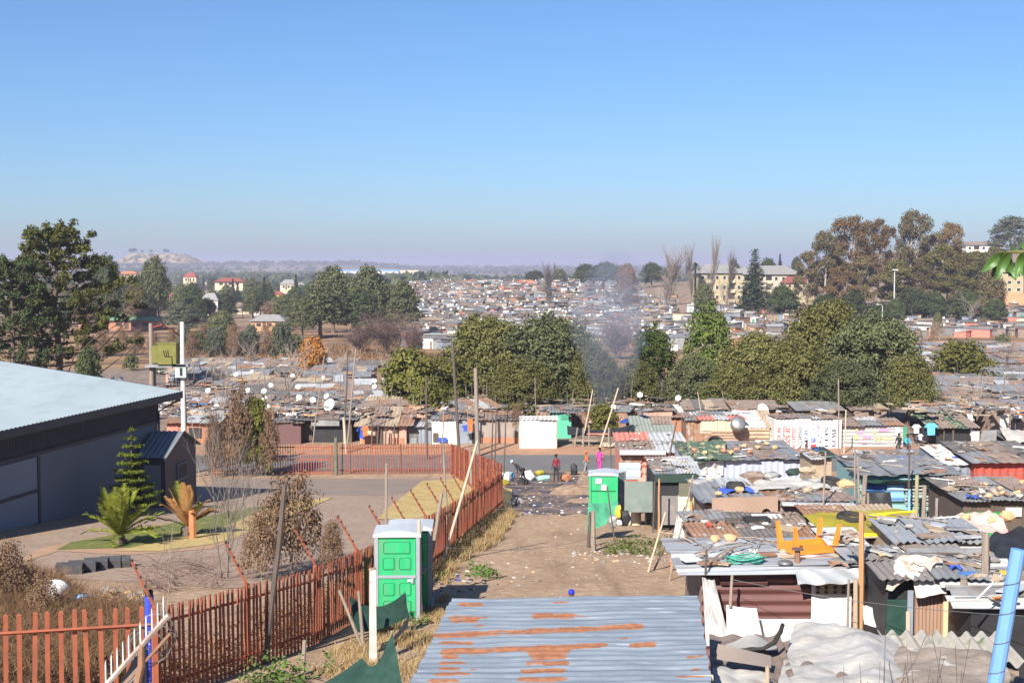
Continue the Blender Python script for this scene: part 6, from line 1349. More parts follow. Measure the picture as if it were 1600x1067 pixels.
def fence_weeds():
    rg = np.random.default_rng(21); n = 9000; f = rg.random(n) * .62; q = np.array(SIDE); L = np.concatenate([[0], np.cumsum(np.hypot(*np.diff(q, axis=0).T))]); s_ = f * L[-1]; x = np.interp(s_, L, q[:, 0]) - rg.uniform(.15, 1.3, n) ; y = np.interp(s_, L, q[:, 1]) + rg.uniform(-.2, .2, n)
    z = gz(x, y) + rg.random(n) ** 1.6 * .75; P = np.stack([x, y, z], 1); nr = unit(rg.normal(size=P.shape)); V, F = leaf_quads(P, nr, rg.uniform(.03, .09, n), .3, rg)
    kind(link('dry_weeds', mesh_np('fence_weeds', V, F, LEAF('leaf_fence_weed', [(.10, .05, .025), (.17, .09, .045), (.25, .15, .08), (.07, .05, .03)], .15))), 'stuff')
fence_weeds()
weeds('leafy_weeds', [(400, 1070, 60), (440, 1072, 70), (470, 1066, 40), (510, 1052, 30), (425, 1060, 50)], 700, .55, .05, G_WEED, 5)

# ================================================================ THE NEAR SHACKS ON THE RIGHT
# --- the near roof at the bottom of the picture, with its own rust
def near_roof():
    zr = CAMZ - 4.0; z_of = lambda Y: zr + (Y - 12.4) * .02
    def on(px, py):
        Y = 9.0
        while True:
            p = at(px, py, Y)
            if p.z <= z_of(Y): return p
            Y += .004
    bl, br, tr, tl = on(626, 1098), on(1116, 1092), on(1091, 931), on(705, 937)
    o = Vector((bl.x, bl.y, 0)); cx = (bl.x + br.x) / 2; cy = (bl.y + tl.y) / 2; g = G(cx, cy)
    t = thing('shack', 'near shack with a blue-grey corrugated roof streaked with orange rust', 'shack', (cx, cy, g)); o = Vector((cx, cy, g))
    bands = [(676, 1003, 993, 978, 4.2), (690, 945, 1019, 1007, 4.2), (719, 752, 944, 944, 3.2), (707, 743, 967, 967, 6), (702, 760, 966, 964, 1.5), (834, 897, 962, 962, 4.5), (905, 915, 962, 962, 2), (690, 736, 1004, 1004, 3), (691, 744, 1017, 1016, 5.5), (692, 714, 1026, 1026, 3.5), (688, 723, 1036, 1035, 3), (688, 716, 1044, 1044, 2.4), (680, 731, 1053, 1052, 3.4), (673, 714, 1063, 1063, 3.4), (826, 886, 1017, 1015, 9), (830, 884, 1026, 1025, 5), (824, 887, 1036, 1035, 3.6), (816, 881, 1048, 1047, 4.2), (812, 881, 1061, 1060, 4), (988, 1024, 1008, 1006, 4.6), (865, 883, 941, 941, 1.8), (1076, 1098, 1026, 1024, 2.2), (1082, 1092, 1046, 1045, 2), (746, 754, 978, 977, 2.4), (968, 978, 998, 997, 2), (1060, 1100, 1057, 1056, 2), (735, 742, 1046, 1046, 1.5)]
    mt = bpy.data.materials.new('near_roof_tin'); mt.use_nodes = True; T = mt.node_tree; N = T.nodes; L = T.links; b = N['Principled BSDF']; b.inputs['Roughness'].default_value = .5; b.inputs['Metallic'].default_value = .15
    tc = N.new('ShaderNodeTexCoord'); mp = N.new('ShaderNodeMapping'); mp.inputs['Scale'].default_value = (.6, 3, 1); L.new(tc.outputs['Object'], mp.inputs[0])
    n1 = N.new('ShaderNodeTexNoise'); n1.inputs['Scale'].default_value = 2.2; n1.inputs['Detail'].default_value = 8; n1.inputs['Roughness'].default_value = .65; L.new(mp.outputs[0], n1.inputs[0])
    r1 = N.new('ShaderNodeValToRGB'); e = r1.color_ramp.elements; e[0].position = .32; e[0].color = (.165, .195, .225, 1); e[1].position = .68; e[1].color = (.29, .33, .365, 1); q = e.new(.5); q.color = (.225, .26, .295, 1); L.new(n1.outputs[0], r1.inputs[0])
    mp2 = N.new('ShaderNodeMapping'); mp2.inputs['Scale'].default_value = (.8, 14, 1); L.new(tc.outputs['Object'], mp2.inputs[0]); n4 = N.new('ShaderNodeTexNoise'); n4.inputs['Scale'].default_value = 2.5; n4.inputs['Detail'].default_value = 6; L.new(mp2.outputs[0], n4.inputs[0])
    r4 = N.new('ShaderNodeValToRGB'); r4.color_ramp.elements[0].position = .62; r4.color_ramp.elements[1].position = .75; L.new(n4.outputs[0], r4.inputs[0]); m4 = N.new('ShaderNodeMix'); m4.data_type = 'RGBA'; L.new(r4.outputs[0], m4.inputs[0]); L.new(r1.outputs[0], m4.inputs[6]); m4.inputs[7].default_value = (.46, .49, .51, 1)
    at_ = N.new('ShaderNodeAttribute'); at_.attribute_name = 'rust'; n2 = N.new('ShaderNodeTexNoise'); n2.inputs['Scale'].default_value = 9; n2.inputs['Detail'].default_value = 6; L.new(mp.outputs[0], n2.inputs[0])
    ad = N.new('ShaderNodeMath'); ad.operation = 'ADD'; L.new(at_.outputs['Fac'], ad.inputs[0]); L.new(n2.outputs[0], ad.inputs[1]); r2 = N.new('ShaderNodeValToRGB'); r2.color_ramp.elements[0].position = .93; r2.color_ramp.elements[1].position = .99; L.new(ad.outputs[0], r2.inputs[0])
    n3 = N.new('ShaderNodeTexNoise'); n3.inputs['Scale'].default_value = 14; L.new(tc.outputs['Object'], n3.inputs[0]); r3 = N.new('ShaderNodeValToRGB'); r3.color_ramp.elements[0].position = .35; r3.color_ramp.elements[0].color = (.25, .10, .05, 1); r3.color_ramp.elements[1].position = .65; r3.color_ramp.elements[1].color = (.34, .145, .07, 1); L.new(n3.outputs[0], r3.inputs[0])
    mx = N.new('ShaderNodeMix'); mx.data_type = 'RGBA'; L.new(r2.outputs[0], mx.inputs[0]); L.new(m4.outputs[2], mx.inputs[6]); L.new(r3.outputs[0], mx.inputs[7]); L.new(mx.outputs[2], b.inputs['Base Color'])
    rr_ = N.new('ShaderNodeMapRange'); rr_.inputs[3].default_value = .42; rr_.inputs[4].default_value = .9; L.new(r2.outputs[0], rr_.inputs[0]); L.new(rr_.outputs[0], b.inputs['Roughness'])
    u, v = FPX, FPX; ns = 4; nrib = 17; r5 = random.Random(4)
    for k in range(ns):
        f0, f1 = k / ns - (.012 if k else 0), (k + 1) / ns + .012; m = MB(); nw = nrib // ns + 1; NX, NY = 70, nw * 8; dz = .0015 * k
        def fn(a, c):
            f = f0 + (f1 - f0) * c; p = bl.lerp(br, a).lerp(tl.lerp(tr, a), f); h = .0085 * math.cos(f * 22 * 2 * math.pi) + .006 * math.sin(a * 9 + f * 9) + .003 * math.sin(a * 23 + f * 14)
            return Vector((p.x + .02 * math.sin(f * 40 + k) * (a - .5), p.y, p.z + h + dz)) - o
        m.grid(fn, NX, NY); ob = m.build('roof_sheet', mt, t, smooth=True); me = ob.data; at2 = me.attributes.new('rust', 'FLOAT', 'POINT'); vals = []
        for vtx in me.vertices:
            w = vtx.co + o; d = Vector((w.x, w.y, w.z - CAMZ)); dep = d.y * CP - d.z * SP; px = 800 + FPX * d.x / dep; py = 533.5 - FPX * (d.y * SP + d.z * CP) / dep; val = 0.0
            for x0, x1, y0, y1, hw in bands:
                if x0 - 12 < px < x1 + 12:
                    yc = y0 + (y1 - y0) * (px - x0) / (x1 - x0); e_ = max(0, x0 - px, px - x1) / 9.0; q = 1 - max(abs(py - yc) / (hw * 1.35), 0) - e_; val = max(val, min(.62, .25 + q * .62) if q > 0 else 0)
            vals.append(val)
        at2.data.foreach_set('value', vals)
    lo = Vector((0, 0, -.14)); P4 = [p - o - Vector((0, 0, .05)) for p in (bl, br, tr, tl)]; ins = [p.lerp(sum(P4, Vector()) / 4, .09) for p in P4]
    m = MB(); gz_ = [Vector((p.x, p.y, G(p.x + cx, p.y + cy) - g - .2)) for p in ins]; m.hexa(gz_, ins); m.build('wall', T_RUST, t)
    a, b_ = at(880, 1068, 12.3) , at(1114, 1058, 12.32); m = MB(); m.tube([a - o, b_ - o], .028, 5); m.build('roof_batten', M('rusty_white_batten', (.62, .58, .5), (.5, .3, .17), scale=4, rough=.9), t)
near_roof()
# --- shack with the orange table on its roof
IRON = M('shiny_iron', (.27, .285, .30), (.42, .435, .445), scale=1.4, rough=.42, metal=.35, c3=(.20, .11, .075), s3=2.4, t3=(.56, .68), stretch=(.3, 2, 1), spec=.5)
IRON2 = M('light_iron', (.44, .455, .465), (.58, .59, .59), scale=1.6, rough=.45, metal=.25, c3=(.22, .14, .105), s3=3, t3=(.58, .7), stretch=(.3, 2, 1), spec=.5)
SA = shack('corrugated iron roofed shack with a maroon and white front, orange table on top', 1100, 1345, 893, 22.2, 1.95, T_MAROON, [IRON2, IRON, IRON2, IRON, IRON, IRON2], n=5, roofaxis='x', rise=.03, over=.33, axis='h', pitch=.2, amp=.02, tilt=.06, side=T_BROWN)
patch(SA, 'white_sheet', 1186, 1274, 966, 1005, T_WHITE, axis='h', pitch=.13, amp=.012, y=-.05); patch(SA, 'white_door', 1273, 1336, 906, 1000, T_WHITE, y=-.06); patch(SA, 'maroon_strip', 1128, 1203, 892, 912, T_MAROON, axis='h', pitch=.11, amp=.016, y=-.09); patch(SA, 'maroon_strip', 1200, 1243, 889, 907, T_MAROON, axis='h', pitch=.11, amp=.016, y=-.11)
m = MB(); m.grid(lambda a, c: Vector((X(SA, 1242) + (X(SA, 1348) - X(SA, 1242)) * a, -.3 - .22 * (1 - c) + .02 * math.sin(a * 11), Z(SA, 902) + (Z(SA, 884) - Z(SA, 902)) * c + .015 * math.sin(a * 17 + c * 5) + .03 * a)), 24, 8); m.build('galvanised_flap', IRON, SA['t'], smooth=True)
TRAY = M('brown_card', (.40, .30, .2), (.47, .36, .25), scale=5, rough=.9)
tr_ = patch(SA, 'moulded_tray', 1279, 1341, 905, 925, TRAY, y=-.1, th=.05)
for px in (1294.5, 1308.5, 1322, 1281.5, 1336):
    MB().box((X(SA, px), -.128, Z(SA, 915)), (.055, .012, .2)).build('tray_slot', BLACK, SA['t'])
    for py in (910, 918): MB().lathe([(.0, -.02), (.028, -.02), (.03, 0), (.012, .0)], (X(SA, px), -.14, Z(SA, py)), 10, rot=Matrix.Rotation(R_(90), 3, 'X')).build('tray_cup', T_TAN, SA['t'])
cloth('hanging_cloth', 'grey-white ragged cloth hanging at the left corner of the maroon front', 'cloth', [at(1103, 1010, 21.9), at(1141, 1000, 21.8), at(1116, 905, 21.85), at(1097, 900, 21.9)], M('grey_rag', (.52, .51, .50), (.36, .355, .35), scale=6, rough=.95, stretch=(4, 4, .4)), sag=.02, wr=.05, fr=16, nu=24, nv=14)
cloth('hanging_cloth', 'bright white cloth tacked over the lower maroon front', 'cloth', [at(1136, 1000, 21.75), at(1192, 1000, 21.75), at(1182, 950, 21.75), at(1135, 944, 21.75)], C_WHT, sag=.02, wr=.02, fr=5)
pole(1141, 948, 1144, 898, 21.7, .03, POLEW, 'short crooked stick fixed to the maroon front', base_ground=False); pole(1102, 905, 1104, 858, 22.0, .022, DPOLE, 'thin dark post at the left eave of the table-topped shack', base_ground=False)
def table():
    p = rp(SA, 1262, 862); t = thing('table', 'orange plastic table lying upside down on the corrugated roof', 'table', p + Vector((0, 0, .03)), .32); OR = M('orange_plastic', (.78, .25, .03), (.70, .21, .025), scale=2, rough=.45, spec=.5); 
    MB().box((0, 0, .03), (.92, .62, .05)).build('tabletop', OR, t); m = MB(); m.box((0, -.29, .09), (.88, .03, .09)); m.box((0, .29, .09), (.88, .03, .09)); m.box((.43, 0, .09), (.03, .6, .09)); m.box((-.43, 0, .09), (.03, .6, .09)); m.build('apron', OR, t)
    for sx in (-1, 1):
        for sy in (-1, 1):
            m = MB(); m.hexa([(sx * .40 - .05, sy * .27 - .05, .05), (sx * .40 + .05, sy * .27 - .05, .05), (sx * .40 + .05, sy * .27 + .05, .05), (sx * .40 - .05, sy * .27 + .05, .05)], [(sx * .46 - .026, sy * .32 - .026, .52), (sx * .46 + .026, sy * .32 - .026, .52), (sx * .46 + .026, sy * .32 + .026, .52), (sx * .46 - .026, sy * .32 + .026, .52)]); m.build('leg', OR, t)
table()
p = rp(SA, 1246, 880); t = thing('stove_pipe', 'rusty stove pipe with a flat cap in front of the orange table', 'pipe', p); MB().tube([(0, 0, -.1), (0, 0, .25)], .05, 9).build('pipe', T_RUST, t); MB().lathe([(0, .25), (.11, .25), (.11, .27), (0, .28)], n=12).build('cap', DPOLE, t)
p = rp(SA, 1227, 882); o = MB().lathe([(0, .06), (.09, .055), (.13, .03), (.135, .0), (.1, -.01)], n=16).build('bowl', STEEL, loc=p + Vector((0, 0, .02)), smooth=True); tag(o, 'dark shallow bowl upside down on the corrugated roof', 'bowl')
m = MB(); r6 = random.Random(5); p = rp(SA, 1165, 880)
for k in range(5): pts = [Vector(((.27 + .02 * k) * math.cos(f) + r6.uniform(-.02, .02), (.13 + .012 * k) * math.sin(f) + r6.uniform(-.02, .02), .03 + .022 * k + .02 * math.sin(f * 3 + k))) for f in np.linspace(0, 6.28, 22)]; m.tube(pts, .014, 5, cap=False)
o = m.build('hose', M('green_hose', (.05, .25, .18), (.07, .32, .23), scale=3, rough=.5), loc=p, smooth=True); tag(o, 'coiled green garden hose on the corrugated roof', 'hose')
for a, b, r, lab in (((1085, 868), (1160, 855), .02, 'long thin branch lying across the left of the corrugated roof'), ((1090, 882), (1175, 857), .025, 'brown branch lying left of the green hose'), ((1110, 880), (1150, 862), .03, 'thick weathered stick beside the green hose'), ((1165, 845), (1225, 862), .016, 'dark wire-like stick left of the orange table'), ((1172, 866), (1195, 848), .014, 'thin upright twig crossing the dark stick'), ((1095, 862), (1128, 848), .012, 'thin rod on the left end of the corrugated roof')): stick(rp(SA, *a) + Vector((0, 0, .04)), rp(SA, *b) + Vector((0, 0, .1)), r, POLEW, lab)
for px, py, w, d_, lab in ((1200, 870, .3, .16, 'piece of tan cardboard beside the rusty stove pipe'), (1232, 873, .32, .1, 'flat tan offcut under the stove pipe'), (1110, 884, .4, .12, 'rusty brown offcut by the thin dark post'), (1080, 878, .35, .2, 'white board offcut at the left end of the corrugated roof'), (1320, 850, .4, .1, 'rust-brown strip right of the orange table')):
    o = MB().box((0, 0, 0), (w, d_, .03)).build('offcut', T_WHITE if 'white' in lab else T_RUST if 'rust' in lab else TRAY, loc=rp(SA, px, py) + Vector((0, 0, .05)), rot=(.1, .05, .4)); tag(o, lab, 'offcut')
rock_on(rp(SA, 1118, 848) + Vector((0, 0, .08)), .13, SANDST, 'left orange sandstone holding down the far edge of the corrugated roof'); rock_on(rp(SA, 1142, 847) + Vector((0, 0, .08)), .15, SANDST, 'right orange sandstone holding down the far edge of the corrugated roof', seed=3)
S2 = shack('narrow strip of silver corrugated wall right of the plank post', 1352, 1385, 884, 22.0, 2.4, IRON2, [IRON, IRON2], n=2, roofaxis='x', rise=.1, over=.12, axis='h', pitch=.12, amp=.018)
patch(S2, 'rusty_strip', 1347, 1356, 886, 935, T_RUST, y=-.08); patch(S2, 'white_patch', 1364, 1382, 877, 896, T_WHITE, y=-.06); patch(S2, 'rusty_patch', 1366, 1383, 908, 925, T_SALMON, y=-.04, axis='h', pitch=.12)
PLK = M('orange_brown_plank', (.36, .19, .09), (.45, .26, .13), scale=3, stretch=(6, 6, .5), rough=.85)
pole(1343, 988, 1346, 800, 21.2, .055, PLK, 'tall orange-brown plank post at the right corner of the table-topped shack'); pole(1337, 990, 1337, 905, 21.0, .05, T_TAN, 'thick tan post below the plank post'); pole(1336, 995, 1326, 905, 20.6, .025, POLEW, 'forked crooked branch against the white door', kink=-.06)
cloth('bundle', 'bundle of white cloth hung behind the plank post', 'cloth', [at(1350, 975, 20.9), at(1368, 978, 20.9), at(1362, 948, 20.9), at(1348, 945, 20.9)], C_WHT, sag=0, wr=.06, fr=6, nu=10, nv=8)
# --- shack with the grey felt roof, brown ribbed door and plastic drape
SB = shack('grey felt roofed shack with a brown ribbed door and a cream board', 1392, 1512, 900, 20.6, 1.6, BLACK, [C_GREYF, C_GREYF], n=2, roofaxis='f', rise=.05, over=.25, side=BLACK)  # black walls are painted shade: the shadow under the eave put into their colour
patch(SB, 'ribbed_door', 1434, 1480, 925, 995, M('brown_door', (.26, .16, .11), (.32, .2, .14), scale=2, stretch=(4, 1, .4), rough=.8), y=-.12, axis='v', pitch=.06, amp=.008); patch(SB, 'cream_board', 1478, 1503, 924, 995, M('cream_board', (.66, .46, .28), (.6, .41, .25), scale=3, rough=.8), y=-.16); patch(SB, 'green_netting', 1392, 1425, 935, 995, C_NETG, y=-.05); patch(SB, 'inner_post', 1424, 1433, 920, 995, T_BLUEG, y=-.08); patch(SB, 'teal_panel', 1485, 1493, 912, 925, T_BLUEG, y=-.14)
cloth('plastic_drape', 'clear grey plastic sheet draped over the eave above the brown ribbed door', 'plastic sheet', [at(1432, 932, 20.2), at(1478, 928, 20.2), at(1494, 896, 20.5), at(1424, 893, 20.6)], M('cloudy_plastic', (.40, .35, .31), (.5, .46, .43), scale=3, rough=.25, spec=.6), sag=.03, wr=.03, fr=7)
cloth('rag_heap', 'heap of white and brown rags at the corner of the grey felt roof', 'rags', [at(1384, 920, 20.3), at(1432, 905, 20.3), at(1476, 885, 21.0), at(1402, 877, 21.2)], M('stained_rag', (.70, .64, .57), (.38, .25, .17), scale=3, rough=.9, c3=(.08, .06, .05), s3=4, t3=(.6, .7)), sag=-.12, wr=.09, fr=8, nu=24, nv=16)
pole(1508, 1000, 1506, 905, 20.2, .07, POLEW, 'weathered timber door post right of the cream board'); pole(1543, 1000, 1540, 832, 20.6, .075, POLEW, 'tall grey-brown timber post beside the plank-covered roof'); pole(1419, 995, 1419, 955, 19.6, .045, LPOLE, 'short pale stump post before the green netting'); pole(1521, 1000, 1518, 925, 20.3, .04, T_BLUEG, 'thin grey-blue post under the torn blue eave')
SC_ = shack('shack with pale grey-blue planks for a roof and a torn blue eave', 1528, 1640, 948, 19.4, 2.2, BLACK, [M('grey_plank', (.30, .30, .295), (.38, .375, .36), scale=2, stretch=(.4, 3, 1), rough=.9, c3=(.22, .33, .4), s3=3, t3=(.6, .7)), T_GREY], n=6, roofaxis='x', rise=.28, over=.15, pitch=.42, amp=.008)
for px, py, w, d_, mt, lab in ((1512, 900, .28, .12, T_BLUE, 'blue board lying at the left of the plank-covered roof'), (1530, 903, .22, .1, TRAY, 'tan board lying beside the blue board'), (1568, 940, .3, .14, M('orange_board', (.55, .22, .08), rough=.8), 'orange board lying on the plank-covered roof'), (1573, 899, .18, .14, T_YEL, 'yellowish brick-like lump on the plank-covered roof')):
    o = MB().box((0, 0, 0), (w, d_, .04)).build('offcut', mt, loc=rp(SC_, px, py) + Vector((0, 0, .05)), rot=(0, .05, .3)); tag(o, lab, 'offcut')
stick(at(1525, 937, 18.6), at(1565, 897, 18.8), .018, WHITEP, 'white thin stick with a wooden block tied to its upper end', wob=.01); o = MB().box((0, 0, 0), (.12, .03, .1)).build('wood_block', T_TAN, loc=at(1556, 903, 18.7), rot=(0, .5, 0)); tag(o, 'square wooden block tied to the timber post', 'block')
# asbestos sheets and the white plastic-covered roof at the bottom right
ASB = M('asbestos', (.37, .34, .29), (.44, .405, .345), scale=2, rough=.95, c3=(.17, .20, .11), s3=2.4, t3=(.58, .7))
def low_roof(label, c4, mats, pitch, amp, n, base_mat=T_BROWN, name='shack', cat='shack'):
    bl, br, tr, tl = c4; o = Vector(((bl.x + br.x) / 2, bl.y, G((bl.x + br.x) / 2, bl.y))); t = thing(name, label, cat, o)
    for i in range(n):
        a0, a1 = i / n, (i + 1) / n + .01; P0, P1 = bl.lerp(br, a0) - o, bl.lerp(br, a1) - o; Q0 = tl.lerp(tr, a0) - o; m = MB(); m.corr(P0 + Vector((0, 0, .012 * (i % 2))), P1 - P0, Q0 - P0, pitch, amp, nv=3, per=8); m.build('roof_sheet', mats[i % len(mats)], t, smooth=True)
    ins = [p - o - Vector((0, 0, amp + .03)) for p in c4]; c = sum(ins, Vector()) / 4; ins = [p.lerp(c, .06) for p in ins]; m = MB(); m.hexa([Vector((p.x, p.y, G(p.x + o.x, p.y + o.y) - o.z - .2)) for p in ins], ins); m.build('wall', base_mat, t); return t
low_roof('low shack roofed with mossy wavy asbestos sheets below the brown ribbed door', [at(1398, 1040, 15.6), at(1600, 1040, 15.6), at(1556, 992, 17.4), at(1370, 988, 17.4)], [ASB], .21, .045, 4)
low_roof('low shack under crumpled white plastic in the bottom right corner', [at(1112, 1098, 12.8), at(1660, 1098, 12.8), at(1500, 1030, 16.0), at(1108, 992, 16.6)], [T_BROWN], .3, .02, 4)
cloth('plastic_sheet', 'large crumpled dirty-white plastic sheet covering the low roof at the bottom right', 'plastic sheet', [at(1205, 1100, 12.7), at(1420, 1100, 12.7), at(1400, 1000, 16.4), at(1240, 985, 16.9)], C_SHEET, sag=-.1, wr=.075, fr=7, nu=60, nv=40, seed=4)
cloth('plastic_sheet', 'smaller torn white plastic sheet left of the crumpled one', 'plastic sheet', [at(1110, 1106, 12.6), at(1212, 1106, 12.6), at(1203, 1056, 13.6), at(1114, 1040, 13.8)], C_SHEET, sag=-.02, wr=.03, fr=9, nu=24, nv=16, seed=9)
cloth('brown_blanket', 'muddy brown blanket on the low roof right of the crumpled plastic', 'blanket', [at(1400, 1100, 12.75), at(1600, 1100, 12.75), at(1560, 1030, 15.2), at(1390, 1022, 15.4)], M('mud_cloth', (.22, .18, .145), (.33, .27, .22), scale=2.5, rough=.95, c3=(.5, .47, .43), s3=3, t3=(.6, .68), bump=.5), sag=-.08, wr=.06, fr=8, nu=40, nv=26, seed=6)
def car_part():
    Y = 14.6; o = at(1165, 1030, Y); t = thing('car_bumper', 'brown curved car body part with a cream lining on the white plastic', 'car part', o); BRN = M('taupe_plastic', (.27, .215, .18), (.31, .25, .21), scale=2, rough=.6); c = lambda px, py, dy=0: at(px, py, Y + dy) - o
    m = MB(); m.grid(lambda a, b: c(1117 + 88 * a + 5 * b * (1 - a), 1029 + 14 * a - 24 * b + 5 * b * a, -.45 + .35 * b - .12 * math.sin(a * 3.14)), 14, 6); m.build('skin', BRN, t, smooth=True)
    m = MB(); m.grid(lambda a, b: c(1134 + 80 * a, 1013 - 20 * b * math.sin(math.pi * (.12 + .8 * a)) + 3 * math.sin(a * 9), .55 + .6 * b), 14, 6); m.build('lining', C_SHEET, t, smooth=True)
    m = MB(); m.tube([c(1141, 1015, .4), c(1165, 1014.5, .38), c(1192, 1013, .4), c(1210, 1003, .5), c(1220, 985, .7), c(1223, 975, .8)], [.012, .02, .024, .03, .03, .025], 7); m.build('rubber_edge', RUBBER, t, smooth=True); m = MB(); m.box(tuple(c(1170, 1032, -.03)), (.03, .02, .1)); m.box(tuple(c(1170, 1037, -.05)), (.13, .02, .02)); m.build('bracket', DPOLE, t)
car_part()
pole(1199, 1085, 1199, 1040, 13.2, .028, T_TAN, 'short tan peg standing in the white plastic', base_ground=False)
BLUEP = M('sky_blue_pole', (.125, .27, .52), (.155, .31, .57), scale=3, rough=.6, c3=(.35, .38, .42), s3=9, t3=(.68, .76))
a, b = at(1549, 1100, 11.6), at(1591, 858, 11.6); m = MB(); m.tube([a, b], [.07, .066], 12); o = m.build('pole', BLUEP); tag(o, 'leaning sky-blue pole with wire wound round it, nearest the camera at right', 'pole'); d = b - a
for i in range(4): w = MB(); q = a + d * (.2 + .19 * i); w.tube([q + Vector((.075 * math.cos(f), .075 * math.sin(f), .02 * f - .06)) for f in np.linspace(0, 6.28, 11)], .0035, 4); w.build('wire_turn', STEEL, o)
bare_kind('near_sapling', 331, 1.5, .5, 2, DPOLE, .016, nchild=9, upward=.7, start=.45, minr=.004, stems=3)
for px, Y, sc, rz, lab in ((1476, 9.0, .62, .4, 'bare dark sapling in front of the low roofs, nearest the blue pole'), (1400, 9.6, .55, 2.2, 'bare dark sapling left of the one by the blue pole')):
    p = at(px, 1100, Y); tag(link('sapling', TREES['near_sapling'][1], None, (p.x, p.y, G(p.x, p.y)), (0, 0, rz), (1.1, 1.1, (at(px, 950, Y).z - G(p.x, p.y)) / 1.3)), lab, 'sapling')
# --- second row back: car body panel, tyres, felt roof, yellow tarpaulin
SD = shack('maroon iron shack with a brown car body panel hung along its eave', 1104, 1335, 784, 37.0, 3.2, M('plum_iron', (.16, .115, .115), (.2, .145, .14), scale=2, rough=.6), [T_GREY, T_PALE, T_RUST, T_WHITE, T_BROWN], n=5, roofaxis='f', rise=.02, over=.15, axis='h', pitch=.16, amp=.03)
m = MB(); pts = [(1113, 775), (1216, 772), (1216, 798), (1206, 798), (1203, 793), (1198, 791), (1193, 793), (1190, 798), (1113, 797)]; V = [Vector((X(SD, x), -.3, Z(SD, y))) for x, y in pts]; m.add([v for v in V] + [v + Vector((0, .05, 0)) for v in V], [tuple(range(8, -1, -1)), tuple(range(9, 18))] + [(i, (i + 1) % 9, 9 + (i + 1) % 9, 9 + i) for i in range(9)]); o = m.build('car_body_panel', M('beige_car_paint', (.30, .205, .15), (.34, .235, .175), scale=1, rough=.4, spec=.5), loc=(SD['cx'], SD['Y'], SD['zf'])); tag(o, 'beige-brown car side panel with a wheel arch hanging on the maroon shack', 'car panel')
m = MB(); m.box(((X(SD, 1222) + X(SD, 1337)) / 2, -.25, Z(SD, 785)), (X(SD, 1337) - X(SD, 1222), .3, .08), rot=Matrix.Rotation(.02, 3, 'Y')); m.build('metal_fascia', IRON2, SD['t'])
tyre(rp(SD, 1149, 768) + Vector((0, 0, .16)), .27, .12, RUBBER, 'black tyre lying on blue cloth on the roof with the car panel'); tyre(rp(SD, 1298, 757) + Vector((0, 0, .1)), .3, .1, RUBBER, 'black tyre at the right end of the roof with the car panel', rot=(.15, .1, 0)); 
p = rp(SD, 1136, 770); cloth('blue_cloth', 'crumpled royal-blue cloth under the tyre', 'cloth', [p + Vector((-.25, -.2, .05)), p + Vector((.8, -.2, .05)), p + Vector((.8, .3, .06)), p + Vector((-.2, .3, .06))], C_BLUE, sag=-.05, wr=.05, fr=9)
cloth('white_sheet', 'long white plastic sheet on the back of the roof with the car panel', 'plastic sheet', [rp(SD, 1165, 767) + Vector((0, 0, .06)), rp(SD, 1300, 768) + Vector((0, 0, .06)), rp(SD, 1290, 757) + Vector((0, 0, .08)), rp(SD, 1180, 757) + Vector((0, 0, .08))], C_SHEET, sag=-.05, wr=.05, fr=11)
for px, py, r, mt, lab in ((1155, 771, .16, SANDST, 'sandstone beside the tyre on the roof with the car panel'), (1322, 762, .3, SANDST, 'big pale stone at the right end of the roof with the car panel'), (1122, 777, .12, SANDST, 'orange stone at the left end of the roof with the car panel'), (1262, 772, .2, T_TAN, 'tan cardboard lump on the roof with the car panel'), (1240, 770, .14, GREYST, 'grey stone on the roof with the car panel')): rock_on(rp(SD, px, py) + Vector((0, 0, .12)), r, mt, lab, seed=int(px))
for i, (a, b) in enumerate((((1220, 778), (1260, 766)), ((1240, 778), (1285, 768)), ((1235, 768), (1290, 778)))): stick(rp(SD, *a) + Vector((0, 0, .05)), rp(SD, *b) + Vector((0, 0, .15)), .02, POLEW, 'thin stick lying on the roof with the car panel', group='sticks on the roof with the car panel')
pole(1283, 812, 1290, 705, 36.5, .035, POLEW, 'tall crooked pole in front of the maroon shack with the car panel')
SE = shack('low shack with a black roofing-felt roof behind the corrugated roof', 1096, 1292, 842, 29.0, 2.3, T_BROWN, [T_DARK, T_DARK, T_BROWN], n=3, roofaxis='f', rise=.06, over=.15)
for px, py, r, mt, lab in ((1109, 823, (.09, .07, .08), T_REDP, 'round red-brown pot on the black felt roof'), (1184, 828, (.16, .1, .06), C_WHT, 'white plastic bag on the black felt roof'), (1196, 822, (.1, .08, .05), C_SHEET, 'pale crumpled bag next to the white one'), (1102, 818, (.14, .08, .05), C_SHEET, 'white rag under the red-brown pot')): rock_on(rp(SE, px, py) + Vector((0, 0, .06)), r, mt, lab, seed=int(py))
o = MB().box((0, 0, 0), (.6, .35, .09)).build('rubber_mat', RUBBER, loc=rp(SE, 1182, 816) + Vector((0, 0, .08)), rot=(0, 0, .1)); tag(o, 'thick black rubber mat on the black felt roof', 'mat'); o = MB().box((0, 0, 0), (.25, .2, .06)).build('dark_board', DPOLE, loc=rp(SE, 1142, 818) + Vector((0, 0, .06))); tag(o, 'small dark board on the black felt roof', 'board')
SF = shack('shack under a mustard-yellow tarpaulin roof, behind the plank post', 1296, 1432, 842, 28.2, 2.9, T_BROWN, [T_BROWN, T_TAN], n=2, roofaxis='f', rise=.1, over=.1)
cloth('tarpaulin', 'mustard-yellow tarpaulin spread over a shack roof behind the plank post', 'tarpaulin', [rp(SF, 1300, 843) + Vector((0, -.1, .06)), rp(SF, 1434, 843) + Vector((0, -.1, .06)), rp(SF, 1420, 806) + Vector((0, .1, .08)), rp(SF, 1255, 812) + Vector((0, .1, .08))], C_YEL, sag=-.06, wr=.05, fr=8, nu=26, nv=14)
